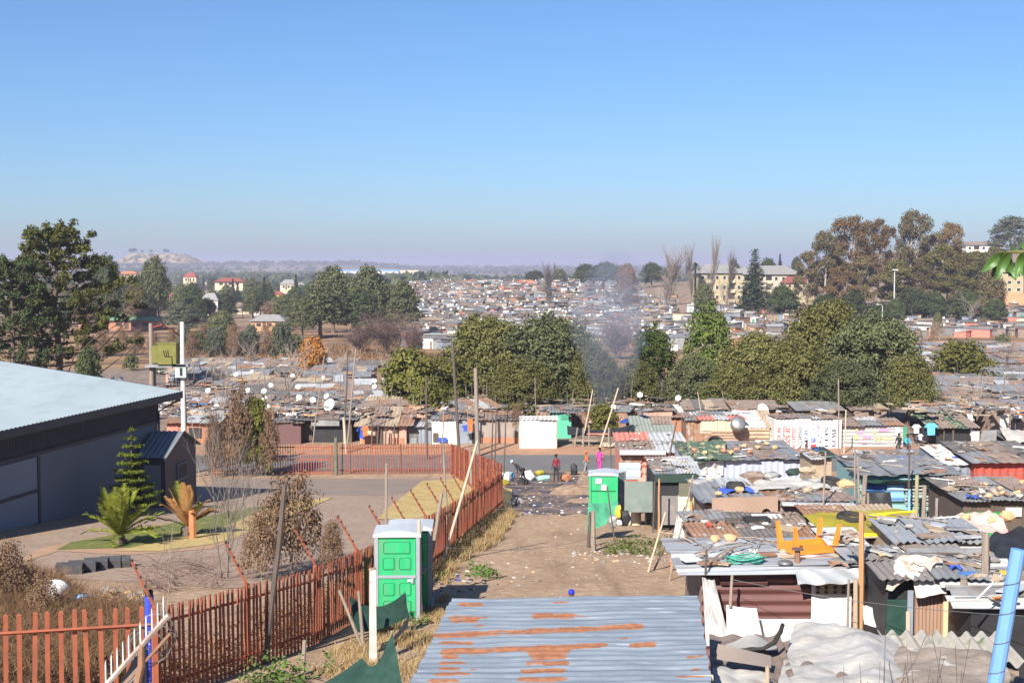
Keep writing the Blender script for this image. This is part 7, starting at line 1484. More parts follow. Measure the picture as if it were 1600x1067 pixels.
stick(rp(SF, 1345, 841) + Vector((0, -.15, .1)), rp(SF, 1436, 842) + Vector((0, -.15, .1)), .05, M('bright_yellow', (.78, .62, .02), (.7, .55, .02), rough=.6), 'bright yellow folded edge of the tarpaulin at the eave', name='tarpaulin_fold', cat='tarpaulin', wob=.005, n=6); stick(rp(SF, 1352, 815) + Vector((0, 0, .1)), rp(SF, 1428, 808) + Vector((0, 0, .14)), .06, M('bright_yellow', (.78, .62, .02)), 'bright yellow folded far edge of the tarpaulin', name='tarpaulin_fold', cat='tarpaulin', wob=.01, n=6)
tyre(rp(SF, 1330, 818) + Vector((0, 0, .12)), .33, .1, RUBBER, 'flattened black tyre on the left of the yellow tarpaulin', rot=(.1, .05, 0)); rock_on(rp(SF, 1378, 834) + Vector((0, 0, .1)), .09, M('brick_lump', (.45, .2, .12)), 'small red stone in the middle of the yellow tarpaulin'); rock_on(rp(SF, 1404, 830) + Vector((0, 0, .1)), .1, GREYST, 'grey stone right of the red one on the yellow tarpaulin'); rock_on(rp(SF, 1425, 818) + Vector((0, 0, .12)), (.1, .1, .16), GREYST, 'grey block at the right edge of the yellow tarpaulin')
SG = shack('shack with dark blue-grey corrugated sheets running down towards the white strip', 1408, 1542, 847, 26.4, 1.9, T_TAN, [M('slate_iron', (.20, .215, .235), (.25, .265, .285), scale=1.5, rough=.55, c3=(.28, .24, .2), s3=3, t3=(.6, .72))], n=3, roofaxis='y', rise=.08, over=.15, pitch=.14, amp=.026)
patch(SG, 'white_strip', 1408, 1456, 852, 862, T_WHITE, y=-.1); patch(SG, 'white_strip', 1484, 1540, 852, 861, T_WHITE, y=-.1)
cloth('pink_blanket', 'faded pink blanket heaped on the blue-grey corrugated roof', 'blanket', [at(1476, 836, 27.4), at(1590, 846, 26.6), at(1560, 812, 29.2), at(1482, 812, 29.4)], M('faded_pink', (.60, .34, .31), (.66, .5, .4), scale=2.5, rough=.95), sag=-.14, wr=.11, fr=8, nu=30, nv=18)
MB(); rock_on(at(1460, 820, 28.4), (.35, .15, .05), C_ORNG, 'flat orange-red cloth left of the pink blanket', name='cloth_scrap', cat='cloth')
for px, py, r, lab in ((1508, 808, .16, 'orange brick lump at the top of the pink blanket'), (1551, 812, .14, 'orange stone on the right of the pink blanket'), (1575, 806, .2, 'pale sandstone right of the pink blanket'), (1597, 828, .12, 'orange-pink stone at the right edge by the rolled carpet')): rock_on(at(px, py, 28.6), r, SANDST, lab, seed=int(px))
p = at(1572, 845, 26.0); m = MB(); m.tube([(-.2, 0, 0), (.28, -.25, 0)], .16, 14); m2 = [Vector((.29, -.26, 0)) + Vector((.46, .88, 0)) * (r * math.cos(f)) + Vector((0, 0, r * math.sin(f))) for f, r in ((k * .5, .14 - .0042 * k) for k in range(30))]; o = m.build('rolled_carpet', C_GREYF, loc=p); tag(o, 'rolled grey carpet lying at the right edge of the roofs', 'carpet'); MB().tube(m2, .012, 5, cap=False).build('carpet_spiral', C_WHT, o)
cloth('black_plastic', 'black plastic sheeting bunched up below the rolled carpet', 'plastic sheet', [at(1546, 890, 23.0), at(1610, 885, 23.0), at(1620, 838, 25.4), at(1545, 842, 25.4)], BLACK, sag=-.15, wr=.12, fr=7, nu=24, nv=18)
for px, py in ((1532, 862), (1538, 872), (1545, 866)): rock_on(at(px, py, 22.8), .1, M('brick_lump', (.45, .2, .12)), 'broken red brick beside the tall grey-brown timber post', 'broken bricks by the timber post', seed=px)
# --- third row: netted enclosure, red container wall and the rest
SH = shack('low shack with a bright green door and a rubble-strewn grey roof, right edge', 1512, 1640, 782, 38.0, 3.2, T_DWOOD, [T_DARK, T_BROWN, T_GREY], n=4, roofaxis='f', rise=.06, over=.2, door=(.05, .48, M('vivid_green', (.02, .23, .06), (.025, .28, .075), rough=.6)))
patch(SH, 'white_panel', 1577, 1602, 792, 806, T_WHITE, y=-.08)
for i in range(26): r7 = random.Random(i); rock_on(rp(SH, r7.uniform(1512, 1600), r7.uniform(757, 781)) + Vector((0, 0, .1)), r7.uniform(.05, .14), [SANDST, GREYST, T_TAN, C_SHEET, T_RUST][i % 5], 'lump of rubble on the grey roof over the green door', 'rubble on the roof over the green door', seed=i)
SI = shack('enclosure of blue and teal corrugated sheets behind green shade netting', 1348, 1500, 742, 42.0, 3, M('teal_iron', (.16, .28, .28), (.2, .34, .33), scale=2, rough=.6), [T_GREY, T_BROWN], n=3, roofaxis='f', rise=.1, over=.15, axis='h', pitch=.34, amp=.05)
patch(SI, 'blue_panel', 1350, 1385, 756, 768, T_BLUE, y=-.1, axis='h', pitch=.3, amp=.03); patch(SI, 'blue_panel', 1389, 1416, 756, 782, T_SKYB, y=-.12, axis='h', pitch=.3, amp=.03)
for k in range(7): patch(SI, 'white_strip', 1392 if k < 3 else 1418, 1478, 752 + k * 5.2, 753.6 + k * 5.2, T_PALE, y=-.15)
cloth('shade_net', 'green-black shade net sagging over the top of the teal enclosure', 'shade net', [at(1345, 752, 41.5), at(1500, 748, 41.5), at(1502, 738, 44), at(1345, 730, 44)], C_NETG, sag=.15, wr=.08, fr=8); cloth('black_net', 'square of black netting hung before the blue panel', 'shade net', [at(1356, 808, 40.8), at(1398, 806, 40.8), at(1391, 768, 41), at(1350, 770, 41)], BLACK, sag=.02, wr=.05, fr=6)
cloth('blue_tarpaulin', 'ragged blue tarpaulin tied between poles left of the teal enclosure', 'tarpaulin', [at(1318, 742, 46), at(1340, 742, 46), at(1343, 710, 46), at(1332, 722, 46)], C_TARPB, sag=.05, wr=.1, fr=5)
for a in [(1420, 800, 1421, 695, 41, .035, DPOLE, 'thin dark pole inside the teal enclosure'), (1431, 802, 1433, 742, 40.6, .075, M('yellow_green_pole', (.26, .24, .13), (.33, .3, .17), rough=.9), 'thick yellowish-green post before the teal enclosure'), (1441, 803, 1445, 758, 40.5, .08, POLEW, 'thick brown post right of the yellowish-green one'), (1421, 800, 1421, 765, 40.4, .05, T_SKYB, 'blue and white post left of the yellowish-green one'),
          (1477, 806, 1472, 765, 40.2, .04, WHITEP, 'white slanting pole before the teal enclosure'), (1491, 800, 1496, 760, 40.2, .04, LPOLE, 'yellowish curved cane at the right of the enclosure'), (1463, 806, 1464, 778, 40, .06, GREYST, 'short grey concrete stub before the enclosure'), (1340, 815, 1352, 742, 39, .09, POLEW, 'thick crooked tree-branch post at the corner of the maroon shack'), (1350, 812, 1340, 715, 39.4, .045, POLEW, 'thinner crooked branch beside the thick one'), (1362, 814, 1356, 770, 38.8, .05, POLEW, 'bent branch leaning on the black netting'), (1336, 800, 1336, 700, 40, .03, POLEW, 'thin pole left of the crooked branch posts')]: pole(*a)
brush(1338, 1372, 800, 818, 40, .02, TWIG, 'tangle of dry branches beside the maroon shack', ln=(.6, 1.6))
for px in range(1375, 1500, 9): p = gnd(px, 806); rock_on(p + Vector((0, 0, .1)), .22, T_TAN, 'clump of dry tan rubble along the foot of the teal enclosure', 'tan clumps at the foot of the teal enclosure', seed=px)
SJ = shack('dull red container-like shack with upright ribs, right edge', 1528, 1640, 722, 58.0, 4, T_REDP, [T_DARK, T_BROWN], n=3, roofaxis='f', rise=.3, over=.25, axis='v', pitch=.36, amp=.03); SK = shack('blue-grey ribbed shack with a white roof corner, left of the red one', 1480, 1527, 727, 58.5, 3.6, T_BLUEG, [T_WHITE, T_WHITE], n=2, roofaxis='f', rise=.35, over=.05, axis='v', pitch=.36, amp=.03, tilt=.3)
SL = shack('shack with a wide flat grey tin roof over a cream ribbed front, beside the road', 1378, 1480, 731, 60.0, 4.6, T_CREAM, [T_GREY, M('blue_tin', (.30, .34, .39), (.36, .4, .45), rough=.5)], n=3, roofaxis='f', rise=.1, over=.25, axis='h', pitch=.3, amp=.03)
stick(rp(SL, 1424, 727) + Vector((0, 0, .1)), rp(SL, 1436, 714) + Vector((0, 0, .3)), .07, POLEW, 'timber batten lying across the wide grey tin roof', wob=.005)
for i, (px, py) in enumerate(((1460, 712), (1475, 714), (1490, 708), (1484, 716))): rock_on(at(px, py, 63), .35, [C_NET, T_BROWN, GREYST, T_RUST][i], ['dark heap of scrap behind the wide grey tin roof', 'brown heap of scrap behind the wide grey tin roof', 'grey heap of scrap by the white roof corner', 'rusty heap of scrap by the white roof corner'][i], name='scrap_heap', cat='scrap')
SM = shack('shack with a camouflage net and stones on its roof and a lavender-grey ribbed wall', 1078, 1256, 718, 60.0, 5.2, M('lavender_tin', (.33, .36, .46), (.38, .41, .5), scale=1.2, rough=.55), [C_CAMO, C_CAMO, T_GREY, T_BROWN, T_GREY], n=5, roofaxis='f', rise=.05, over=.15, axis='v', pitch=.3, amp=.018)
patch(SM, 'shiny_panel', 1076, 1132, 719, 742, IRON2, y=-.1, axis='v', pitch=.45, amp=.05)
cloth('camouflage_net', 'green and sand camouflage net hanging over the left of a shack roof', 'net', [at(1074, 730, 59.5), at(1132, 720, 59.5), at(1135, 692, 64), at(1074, 692, 64)], C_CAMO, sag=-.1, wr=.14, fr=8, nu=26, nv=16)
for i, (px, py) in enumerate(((1085, 707), (1102, 712), (1122, 703), (1131, 709), (1142, 711), (1163, 701), (1172, 710), (1198, 697), (1184, 703), (1150, 706), (1210, 703))): rock_on(rp(SM, px, py) + Vector((0, 0, .15)), .17, SANDST if i % 3 else M('brick_lump', (.45, .2, .12)), 'sandy stone weighing down the camouflage-netted roof', 'stones on the camouflage-netted roof', seed=i)
tyre(rp(SM, 1118, 697) + Vector((0, 0, .2)), .4, .1, RUBBER, 'thin black tyre on the camouflage-netted roof', rot=(.6, 0, 0))
SMb = shack('small tan shack with a dark felt lid, standing alone beside the lavender-grey wall', 1272, 1303, 717, 57, 2.4, T_TAN, [T_DARK, C_NET], n=2, roofaxis='f', rise=.05, over=.2); cloth('green_tarpaulin', 'dark green tarpaulin sloping behind the small tan shack', 'tarpaulin', [at(1256, 718, 60), at(1300, 716, 60), at(1297, 704, 63), at(1262, 711, 63)], C_NETG, sag=0, wr=.1)
for px, py, r, mt, lab in ((1262, 735, .5, T_TAN, 'leaning tan board scraps left of the small tan shack'), (1240, 737, .4, C_NET, 'dark green scrap at the foot of the lavender-grey wall'), (1175, 743, .6, T_BROWN, 'brown crate-like scrap before the lavender-grey wall'), (1205, 744, .5, T_GREY, 'grey scrap pile before the lavender-grey wall')): rock_on(at(px, py, 56), (r, r * .6, r * .5), mt, lab, seed=px, name='scrap', cat='scrap')
SN = shack('salmon-red corrugated shack beside the road with a blue-grey lower panel', 972, 1074, 707, 68.0, 4, T_SALMON, [T_SALMON, T_PALE, T_PALE], n=2, roofaxis='f', rise=.4, over=.2, axis='h', pitch=.42, amp=.05)
patch(SN, 'rusty_panel', 970, 1004, 708, 722, T_RUST, y=-.12); patch(SN, 'blue_grey_panel', 968, 1002, 722, 748, M('ice_blue_tin', (.38, .45, .5), (.43, .5, .55), rough=.55), y=-.14, axis='h', pitch=.4, amp=.03); patch(SN, 'pale_eave', 968, 1040, 701, 708, T_PALE, y=-.45, th=.3); patch(SN, 'stone_base', 998, 1074, 745, 765, T_PINK, y=-.16)
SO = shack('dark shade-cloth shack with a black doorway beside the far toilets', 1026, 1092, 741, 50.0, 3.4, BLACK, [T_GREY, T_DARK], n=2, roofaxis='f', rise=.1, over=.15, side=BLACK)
patch(SO, 'black_valance', 1024, 1092, 739, 752, C_NET, y=-.2); patch(SO, 'olive_sheet', 1062, 1100, 752, 779, M('olive_cloth', (.12, .115, .08), (.15, .14, .1), rough=.9), y=-.15); patch(SO, 'grey_sheet', 1035, 1062, 773, 818, T_GREYB if False else C_GREYF, y=-.2)
def tin_fence(label, px0, px1, py0, py1, Y, mt, axis='h', pitch=.2, amp=.02):
    S = {'Y': Y, 'cx': xp((px0 + px1) / 2, Y), 'zf': G(xp((px0 + px1) / 2, Y), Y)}; t = thing('tin_fence', label, 'fence', (S['cx'], Y, S['zf'])); S['t'] = t
    m = MB(); corr_panel(m, X(S, px0), X(S, px1), Z(S, py1), Z(S, py0), 0, axis, pitch, amp); m.build('sheet', mt, t)
    for px in (px0 + 1, px1 - 1): MB().tube([(X(S, px), .08, Z(S, py1) - .2), (X(S, px), .08, Z(S, py0) + .05)], .04, 6).build('post', POLEW, t)
    return S
tin_fence('cream corrugated sheet fence in front of the dark shade-cloth shack', 1062, 1110, 776, 818, 46, M('cream_tin', (.74, .66, .46), (.68, .6, .41), scale=1.5, rough=.6)); tin_fence('cream sheet standing behind the roof with the car panel', 1106, 1128, 742, 772, 46.5, M('cream_tin', (.74, .66, .46)))
tin_fence('dull net-covered fence behind the far toilets', 978, 1028, 752, 800, 51, M('grey_net', (.15, .19, .17), (.2, .23, .21), scale=3, rough=.95), axis='f')
for a in [(1045, 860, 1083, 742, 36, .03, POLEW, 'long grey stick leaning right beside the hanging plastic bag'), (1011, 897, 1040, 800, 37.8, .035, LPOLE, 'pale crooked stick leaning right in the weeds'), (1018, 893, 1070, 792, 38.2, .03, DPOLE, 'dark stick leaning right in the weeds, with a long shadow'), (1049, 884, 1051, 845, 38, .045, T_SALMON, 'short pinkish plank standing by the hanging plastic bag'), (1086, 846, 1079, 783, 38.5, .06, M('orange_plank', (.62, .30, .12), (.55, .26, .1), rough=.8), 'orange plank leaning by the cream sheet fence'), (1073, 845, 1084, 775, 38.6, .035, M('green_cane', (.36, .38, .22), (.3, .3, .18)), 'green-grey cane crossing the orange plank'), (1029, 823, 1030, 748, 48.5, .045, PLK, 'orange-brown door pole of the dark shade-cloth shack'), (1009, 780, 1007, 730, 52, .04, LPOLE, 'white-ish pole leaning before the salmon shack'), (928, 872, 927, 798, 43, .085, POLEW, 'thick brown post before the back-to-front green toilet'), (919, 838, 922, 800, 44, .06, DPOLE, 'dark post left of the thick brown post'), (1020, 812, 1023, 752, 49, .035, DPOLE, 'thin dark stake beside the shade-cloth shack'), (962, 820, 949, 760, 45, .03, DPOLE, 'thin stake leaning against the back-to-front toilet')]: pole(*a)
cloth('plastic_bag', 'clear plastic bag of rubbish hanging from the leaning sticks', 'plastic bag', [at(1051, 845, 37.2), at(1070, 838, 37.2), at(1061, 805, 37.2), at(1058, 804, 37.2)], M('clear_bag', (.5, .5, .46), (.62, .6, .56), scale=4, rough=.3, spec=.6), sag=-.02, wr=.05, fr=5)
cloth('green_net', 'torn green net hanging at the foot of the back-to-front toilet', 'net', [at(917, 832, 46), at(962, 812, 47), at(966, 782, 48), at(919, 786, 47)], M('mint_net', (.06, .27, .15), (.08, .33, .19), scale=4, rough=.9), sag=.05, wr=.06, fr=8)
for px, py, r, mt, lab, nm in ((966, 800, (.16, .14, .3), T_YEL, 'bright yellow plastic bag tied to a post by the far toilets', 'plastic_bag'), (975, 810, (.3, .1, .35), BLACK, 'black patterned board leaning by the cream bin', 'board'), (957, 815, (.25, .15, .3), T_GREY, 'grey slab leaning at the foot of the far toilet', 'slab'), (965, 816, (.3, .1, .14), T_WHITE, 'white board leaning under the yellow bag', 'board')):
    p = at(px, py, 46.5); p.z = max(p.z, G(p.x, p.y) + r[2] * .6); rock_on(p, r, mt, lab, name=nm, cat=nm.replace('_', ' '))
p = gnd(992, 820); o = MB().lathe([(.27, 0), (.24, .5), (.23, .95), (.2, 1.0), (0, 1.0)], n=14).build('bin', T_CREAM, loc=p); tag(o, 'tall cream round bin beside the black patterned board', 'bin')

def near_debris():
    rg = random.Random(44); mb = MB(); ms = [T_BROWN, T_RUST, T_TAN, T_WHITE, T_GREY, T_DWOOD, GREYST, C_SHEET, POLEW, C_BLUE, SANDST, IRON2]
    for S in ROOFS_:
        if S['Y'] > 75 or S['Y'] < 19: continue
        n = int(14 + 2.2 * S['a'] * S['dep'])
        for _ in range(n):
            x = S['cx'] + rg.uniform(-S['a'], S['a']); y = S['Y'] + rg.uniform(0, S['dep']); z = S['zf'] + S['h'] + (y - S['Y']) * S['sl'] + .09; k = rg.random(); rot = Matrix.Rotation(rg.uniform(0, 6.3), 3, 'Z') @ Matrix.Rotation(rg.uniform(-.15, .15), 3, 'X')
            if k < .4: mb.box((x, y, z), (rg.uniform(.15, .8), rg.uniform(.06, .4), rg.uniform(.012, .05)), rot=rot, mi=rg.choice([0, 1, 2, 3, 4, 5, 4, 11, 7]))
            elif k < .62: r = rg.uniform(.04, .14); mb.rock((x, y, z), (r, r * .8, r * .5), rg.randint(0, 999), rg.choice([6, 10, 2, 0, 7, 6]))
            elif k < .86: a = rg.uniform(0, 3.14); l = rg.uniform(.3, 1.1); mb.tube([(x, y, z), (x + l * .5 * math.cos(a), y + l * .5 * math.sin(a), z + rg.uniform(0, .08)), (x + l * math.cos(a), y + l * math.sin(a), z + .02)], rg.uniform(.008, .022), 4, rg.choice([8, 5, 8, 2]))
            else:
                w = rg.uniform(.15, .45); p = rg.uniform(0, 6); mb.grid(lambda u, v: (x + w * (u - .5), y + w * (v - .5) * .8, z + .02 + .05 * math.sin(u * 7 + p) * math.cos(v * 6 + p)), 5, 5, rg.choice([7, 0, 9, 3, 5, 1]))
    kind(mb.build('roof_debris', ms), 'stuff')
near_debris()

# ================================================================ PEOPLE
SKIN = M('brown_skin', (.10, .052, .035), (.12, .065, .045), scale=8, rough=.6)
HAIR = M('black_hair', (.012, .01, .009), (.02, .016, .014), scale=20, rough=.9)
def skin_mesh(name, chains, mat, parent, root=0, sub=1):
    V = []; E = []; Rr = []; idx = {}
    def vid(p, r):
        k = tuple(round(c, 4) for c in p)
        if k not in idx: idx[k] = len(V); V.append(tuple(p)); Rr.append(r)
        return idx[k]
    for ch in chains:
        ids = [vid(p, r) for p, r in ch]
        for a, b in zip(ids[:-1], ids[1:]):
            if a != b: E.append((a, b))
    me = bpy.data.meshes.new(name); me.from_pydata(V, E, []); me.materials.append(mat)
    o = link(name, me, parent); sk = o.modifiers.new('skin', 'SKIN'); sk.use_smooth_shade = True
    if not me.skin_vertices: 
        bpy.context.view_layer.objects.active = o
    lay = me.skin_vertices[0].data if me.skin_vertices else None
    if lay:
        for i, r in enumerate(Rr):
            rx, ry = r if isinstance(r, tuple) else (r, r); lay[i].radius = (rx, ry)
        lay[root].use_root = True
    ss = o.modifiers.new('sub', 'SUBSURF'); ss.levels = sub; ss.render_levels = sub
    return o
def person(label, loc, rz, H=1.65, lean=0.0, legs=((0, 0), (0, 0)), arms=((0, .12, .15), (0, .12, .15)), top=None, bottom=None, hat=None, hair=True, sit=False, look=0.0, group=None, cap_peak=True):
    """standing, bending or sitting figure; local +y is the way it faces"""
    t = thing('person', label, 'person', loc, rz, group); k = H / 1.7
    hipz = .90 * k; hip = Vector((0, 0, hipz)); up = Vector((0, math.sin(lean), math.cos(lean))); side = Vector((1, 0, 0))
    chest = hip + up * .34 * k; sh = hip + up * .50 * k; neck = hip + up * .58 * k; hl = lean * .5 + look; hup = Vector((0, math.sin(hl), math.cos(hl))); head = neck + hup * .14 * k; crown = neck + hup * .24 * k
    fwd = Vector((0, math.cos(hl), -math.sin(hl)))
    spine = [(hip, (.115 * k, .1 * k)), (hip + up * .17 * k, (.11 * k, .085 * k)), (chest, (.13 * k, .095 * k)), (sh, (.10 * k, .075 * k)), (neck, .052 * k), (head - hup * .03 * k, .078 * k), (head + hup * .05 * k, .09 * k), (crown, .06 * k)]
    face = [(head - hup * .0 * k, .078 * k), (head + fwd * .085 * k - hup * .01 * k, .02 * k)]
    body = [spine, [(spine[5][0], spine[5][1]), (spine[5][0] + fwd * .06 * k, .035 * k)]]; torso = [[(hip, (.128 * k, .113 * k)), (hip + up * .17 * k, (.123 * k, .098 * k)), (chest, (.145 * k, .108 * k)), (sh, (.112 * k, .088 * k)), (hip + up * .545 * k, .064 * k)]]
    trous = []; low = 0.0
    for s, (th, kn) in zip((-1, 1), legs):
        hj = hip + side * s * .09 * k - up * .03 * k; knee = hj + Vector((s * .015, math.sin(th), -math.cos(th))) * .43 * k; an = th - kn; ank = knee + Vector((0, math.sin(an), -math.cos(an))) * .42 * k; toe = ank + Vector((s * .02, .17 * k * math.cos(min(an, .6)), -.045 * k))
        body.append([(hip, spine[0][1]), (hj, .085 * k), (hj.lerp(knee, .5), .07 * k), (knee, .052 * k), (knee.lerp(ank, .4), .052 * k), (ank, .036 * k), (toe, .03 * k)])
        trous.append([(hip, (.13 * k, .115 * k)), (hj, .098 * k), (hj.lerp(knee, .5), .084 * k), (knee, .066 * k), (knee.lerp(ank, .5), .064 * k), (ank + (knee - ank) * .08, .056 * k)]); low = min(low if low else 9, ank.z - .07 * k)
    for s, (fl, ab, el) in zip((-1, 1), arms):
        sj = sh + side * s * .165 * k; base = -up
        ud = (Matrix.Rotation(fl, 3, 'X') @ base).normalized(); ud = (ud + side * s * ab).normalized(); elb = sj + ud * .28 * k; fd = (Matrix.Rotation(el, 3, 'X') @ ud).normalized(); fd = (fd - side * s * ab * .5).normalized(); wr = elb + fd * .25 * k; palm = wr + fd * .08 * k
        body.append([(sh, spine[3][1]), (sj, .055 * k), (elb, .040 * k), (wr, .027 * k), (palm, (.036 * k, .02 * k))])
        sd = fd.cross(Vector((0, 0, 1))); sd = sd.normalized() if sd.length > .1 else side
        for q, ln in ((-.024, .065), (-.008, .078), (.008, .073), (.024, .058)):
            b0 = palm + sd * q * k; b1 = b0 + fd * ln * .55 * k; b2 = b1 + (fd + Vector((0, .35, -.1))).normalized() * ln * .5 * k; body.append([(palm, (.036 * k, .02 * k)), (b0 + fd * .012, .0095 * k), (b1, .009 * k), (b2, .0075 * k)])
        tb = wr + fd * .02 * k + Vector((0, .022 * k, 0)); body.append([(wr, .027 * k), (tb, .012 * k), (tb + (fd + Vector((0, .7, 0))).normalized() * .05 * k, .009 * k)])
        torso.append([(sh, (.112 * k, .088 * k)), (sj, .070 * k), (sj.lerp(elb, .5), .056 * k), (elb, .052 * k), (wr + (elb - wr) * .12, .038 * k)])
    dz = -low
    skin_mesh('body', body, SKIN, t); skin_mesh('top', torso, top, t); skin_mesh('trousers', trous, bottom or top, t)
    for ch in t.children: ch.location.z = dz
    m = MB(); Rm = Matrix.Rotation(-hl, 3, 'X')
    if hat is not None:
        m.lathe([(.105 * k, 0), (.11 * k, .03 * k), (.10 * k, .085 * k), (.065 * k, .125 * k), (0, .14 * k)], tuple(head + hup * .035 * k), 14, rot=Rm)
        if cap_peak: m.add([tuple(head + hup * .045 * k + Rm @ Vector(v) * k) for v in ((-.08, .08, 0), (.08, .08, 0), (.06, .18, -.015), (-.06, .18, -.015), (-.08, .08, .012), (.08, .08, .012), (.06, .18, -.005), (-.06, .18, -.005))], [(3, 2, 1, 0), (4, 5, 6, 7), (2, 3, 7, 6), (1, 2, 6, 5), (3, 0, 4, 7)])
        o = m.build('cap', hat, t, loc=(0, 0, dz), smooth=True)
    elif hair:
        m.lathe([(.098 * k, -.01 * k), (.107 * k, .03 * k), (.098 * k, .085 * k), (.06 * k, .122 * k), (0, .134 * k)], tuple(head + hup * .03 * k - fwd * .012 * k), 14, rot=Rm); m.build('hair', HAIR, t, loc=(0, 0, dz), smooth=True)
    for s in (-1, 1):
        MB().rock(tuple(head + fwd * .084 * k + hup * .015 * k + side * s * .032 * k), .010 * k, 1).build('eye', WHITEP, t, loc=(0, 0, dz)); MB().rock(tuple(head + side * s * .092 * k), (.014 * k, .022 * k, .032 * k), 2).build('ear', SKIN, t, loc=(0, 0, dz))
    MB().box(tuple(head + fwd * .083 * k - hup * .05 * k), (.045 * k, .014 * k, .012 * k)).build('mouth', M('lip', (.16, .06, .05)), t, loc=(0, 0, dz))
    return t
def on_ground(px, py): return gnd(px, py)
C_DGREY = cloth_mat('cloth_charcoal', (.035, .035, .04)); C_JEAN = cloth_mat('cloth_denim', (.06, .075, .12)); C_MAG = cloth_mat('cloth_magenta', (.62, .06, .30)); C_GRN = cloth_mat('cloth_greygreen', (.26, .27, .28)); C_CAPB = cloth_mat('cap_blue', (.015, .03, .55), .5); C_RED2 = cloth_mat('cloth_crimson', (.22, .02, .035)); C_LBL = cloth_mat('cloth_light_blue', (.35, .55, .75))
p = gnd(869, 753); person('person in a dark red jacket and black trousers standing on the track, turned away', p, .35, 1.62, .06, ((.12, .05), (-.1, .08)), ((.1, .2, .3), (-.05, .25, .25)), C_RED2, C_DGREY)
p = gnd(816, 757); person('person in a light blue hat bending over rubbish bags by the fence corner', p, 1.45, 1.68, 1.0, ((.12, .2), (-.2, .25)), ((.5, .1, .3), (.3, .15, .25)), C_DGREY, C_DGREY, hat=C_LBL, look=.25)
person('person dressed all in bright pink walking along the road behind the far toilet', gp(xp(938, 85.5), 85.5), -.5, 1.66, 0, ((.2, .1), (-.2, .15)), ((-.1, .2, .4), (.15, .2, .4)), C_MAG, C_MAG)
person('person in an orange-red top by the road, left of the one in pink', gp(xp(916, 85.0), 85.0), -1.3, 1.5, .05, ((.25, .1), (-.15, .2)), ((.5, .2, .9), (.1, .2, .4)), C_ORNG, C_GRN, hat=C_ORNG, cap_peak=False)
person('child in a bright blue cap standing just behind the rusty near roof', gp(xp(894, 26.6), 26.6), .1, 1.08, 0, ((0, 0), (0, 0)), ((0, .12, .2), (0, .12, .2)), C_RED, C_JEAN, hat=C_CAPB)
p = gp(xp(1409, 96.3), 96.3); person('person in black sitting by the grey painted tin fence', p, 2.6, 1.68, .15, ((1.5, 2.1), (1.4, 2.0)), ((.7, .1, .6), (.6, .1, .6)), C_BLK, C_DGREY)
p = gp(xp(1420, 96.0), 96.0); person('person in a bright blue top sitting next to the one in black', p, 3.4, 1.68, .25, ((1.5, 2.1), (1.45, 2.05)), ((.7, .15, .7), (.7, .15, .7)), cloth_mat('cloth_cyan', (.06, .38, .55)), C_DGREY)
p = gp(xp(1441, 95.6), 95.6); person('person in navy clothes lying back on one elbow beside the road', p, -1.2, 1.68, -.9, ((1.2, .9), (1.0, 1.2)), ((-.4, .2, .2), (.2, .2, .5)), C_JEAN, C_DGREY)
person('person in dark red walking along the road in front of the white sign walls', gp(xp(1263, 90), 90), -1.5, 1.6, .02, ((.25, .1), (-.2, .15)), ((.2, .15, .3), (-.2, .15, .3)), cloth_mat('cloth_maroon', (.13, .05, .06)), C_DGREY)
# ---- rubbish on the track
for i, (px, py, r, mt, lab) in enumerate(((790, 752, (.45, .35, .4), T_WHITE, 'full white rubbish bag under the bending person'), (797, 748, (.4, .3, .3), C_SKY, 'sky-blue rubbish bag under the bending person'), (790, 758, (.3, .3, .25), C_YEL, 'yellow rubbish bag at the foot of the fence corner'), (824, 750, (.45, .35, .4), C_WHT, 'white rubbish bag right of the bending person'), (818, 756, (.4, .3, .25), BLACK, 'black rubbish bag among the white ones'), (844, 742, (.45, .3, .25), C_YEL, 'small yellow-green bag by the road edge'), (850, 750, (.5, .3, .25), M('mint_bag', (.3, .55, .45), rough=.6), 'pale mint bag left of the person in dark red'), (884, 752, (.4, .3, .32), M('orange_bag', (.38, .16, .08), rough=.8), 'orange sack on the earth mound by the far toilet'), (897, 742, (.28, .25, .6), BLACK, 'black sack standing on the earth mound'), (801, 789, (.3, .2, .14), GREYST, 'grey stone at the lower end of the sooty track'), (808, 786, (.4, .25, .22), GREYST, 'larger grey stone at the lower end of the sooty track'))):
    p = gnd(px, py); nm = 'stone' if 'stone' in lab else 'rubbish_bag'; rock_on(p + Vector((0, 0, r[2] * .6)), r, mt, lab, seed=i, name=nm, cat=nm.replace('_', ' '))
for i, (px, py, r) in enumerate(((902, 772, 1.5), (888, 765, 1.2), (915, 765, 1.4), (878, 772, .9), (905, 785, 1.0))):
    p = gnd(px, py); rock_on(p - Vector((0, 0, .1)), (r, r * .7, r * .42), M('heap_earth', (.27, .19, .13), (.18, .125, .09), scale=2.5, rough=.95, bump=.8), ['largest hump of the earth heap left of the far toilet', 'hump of the earth heap under the orange sack', 'hump of the earth heap right against the far toilet', 'small hump at the left of the earth heap', 'low front hump of the earth heap by the far toilet'][i], 'earth humps by the far toilet', seed=i + 40, name='earth_heap', cat='earth heap')
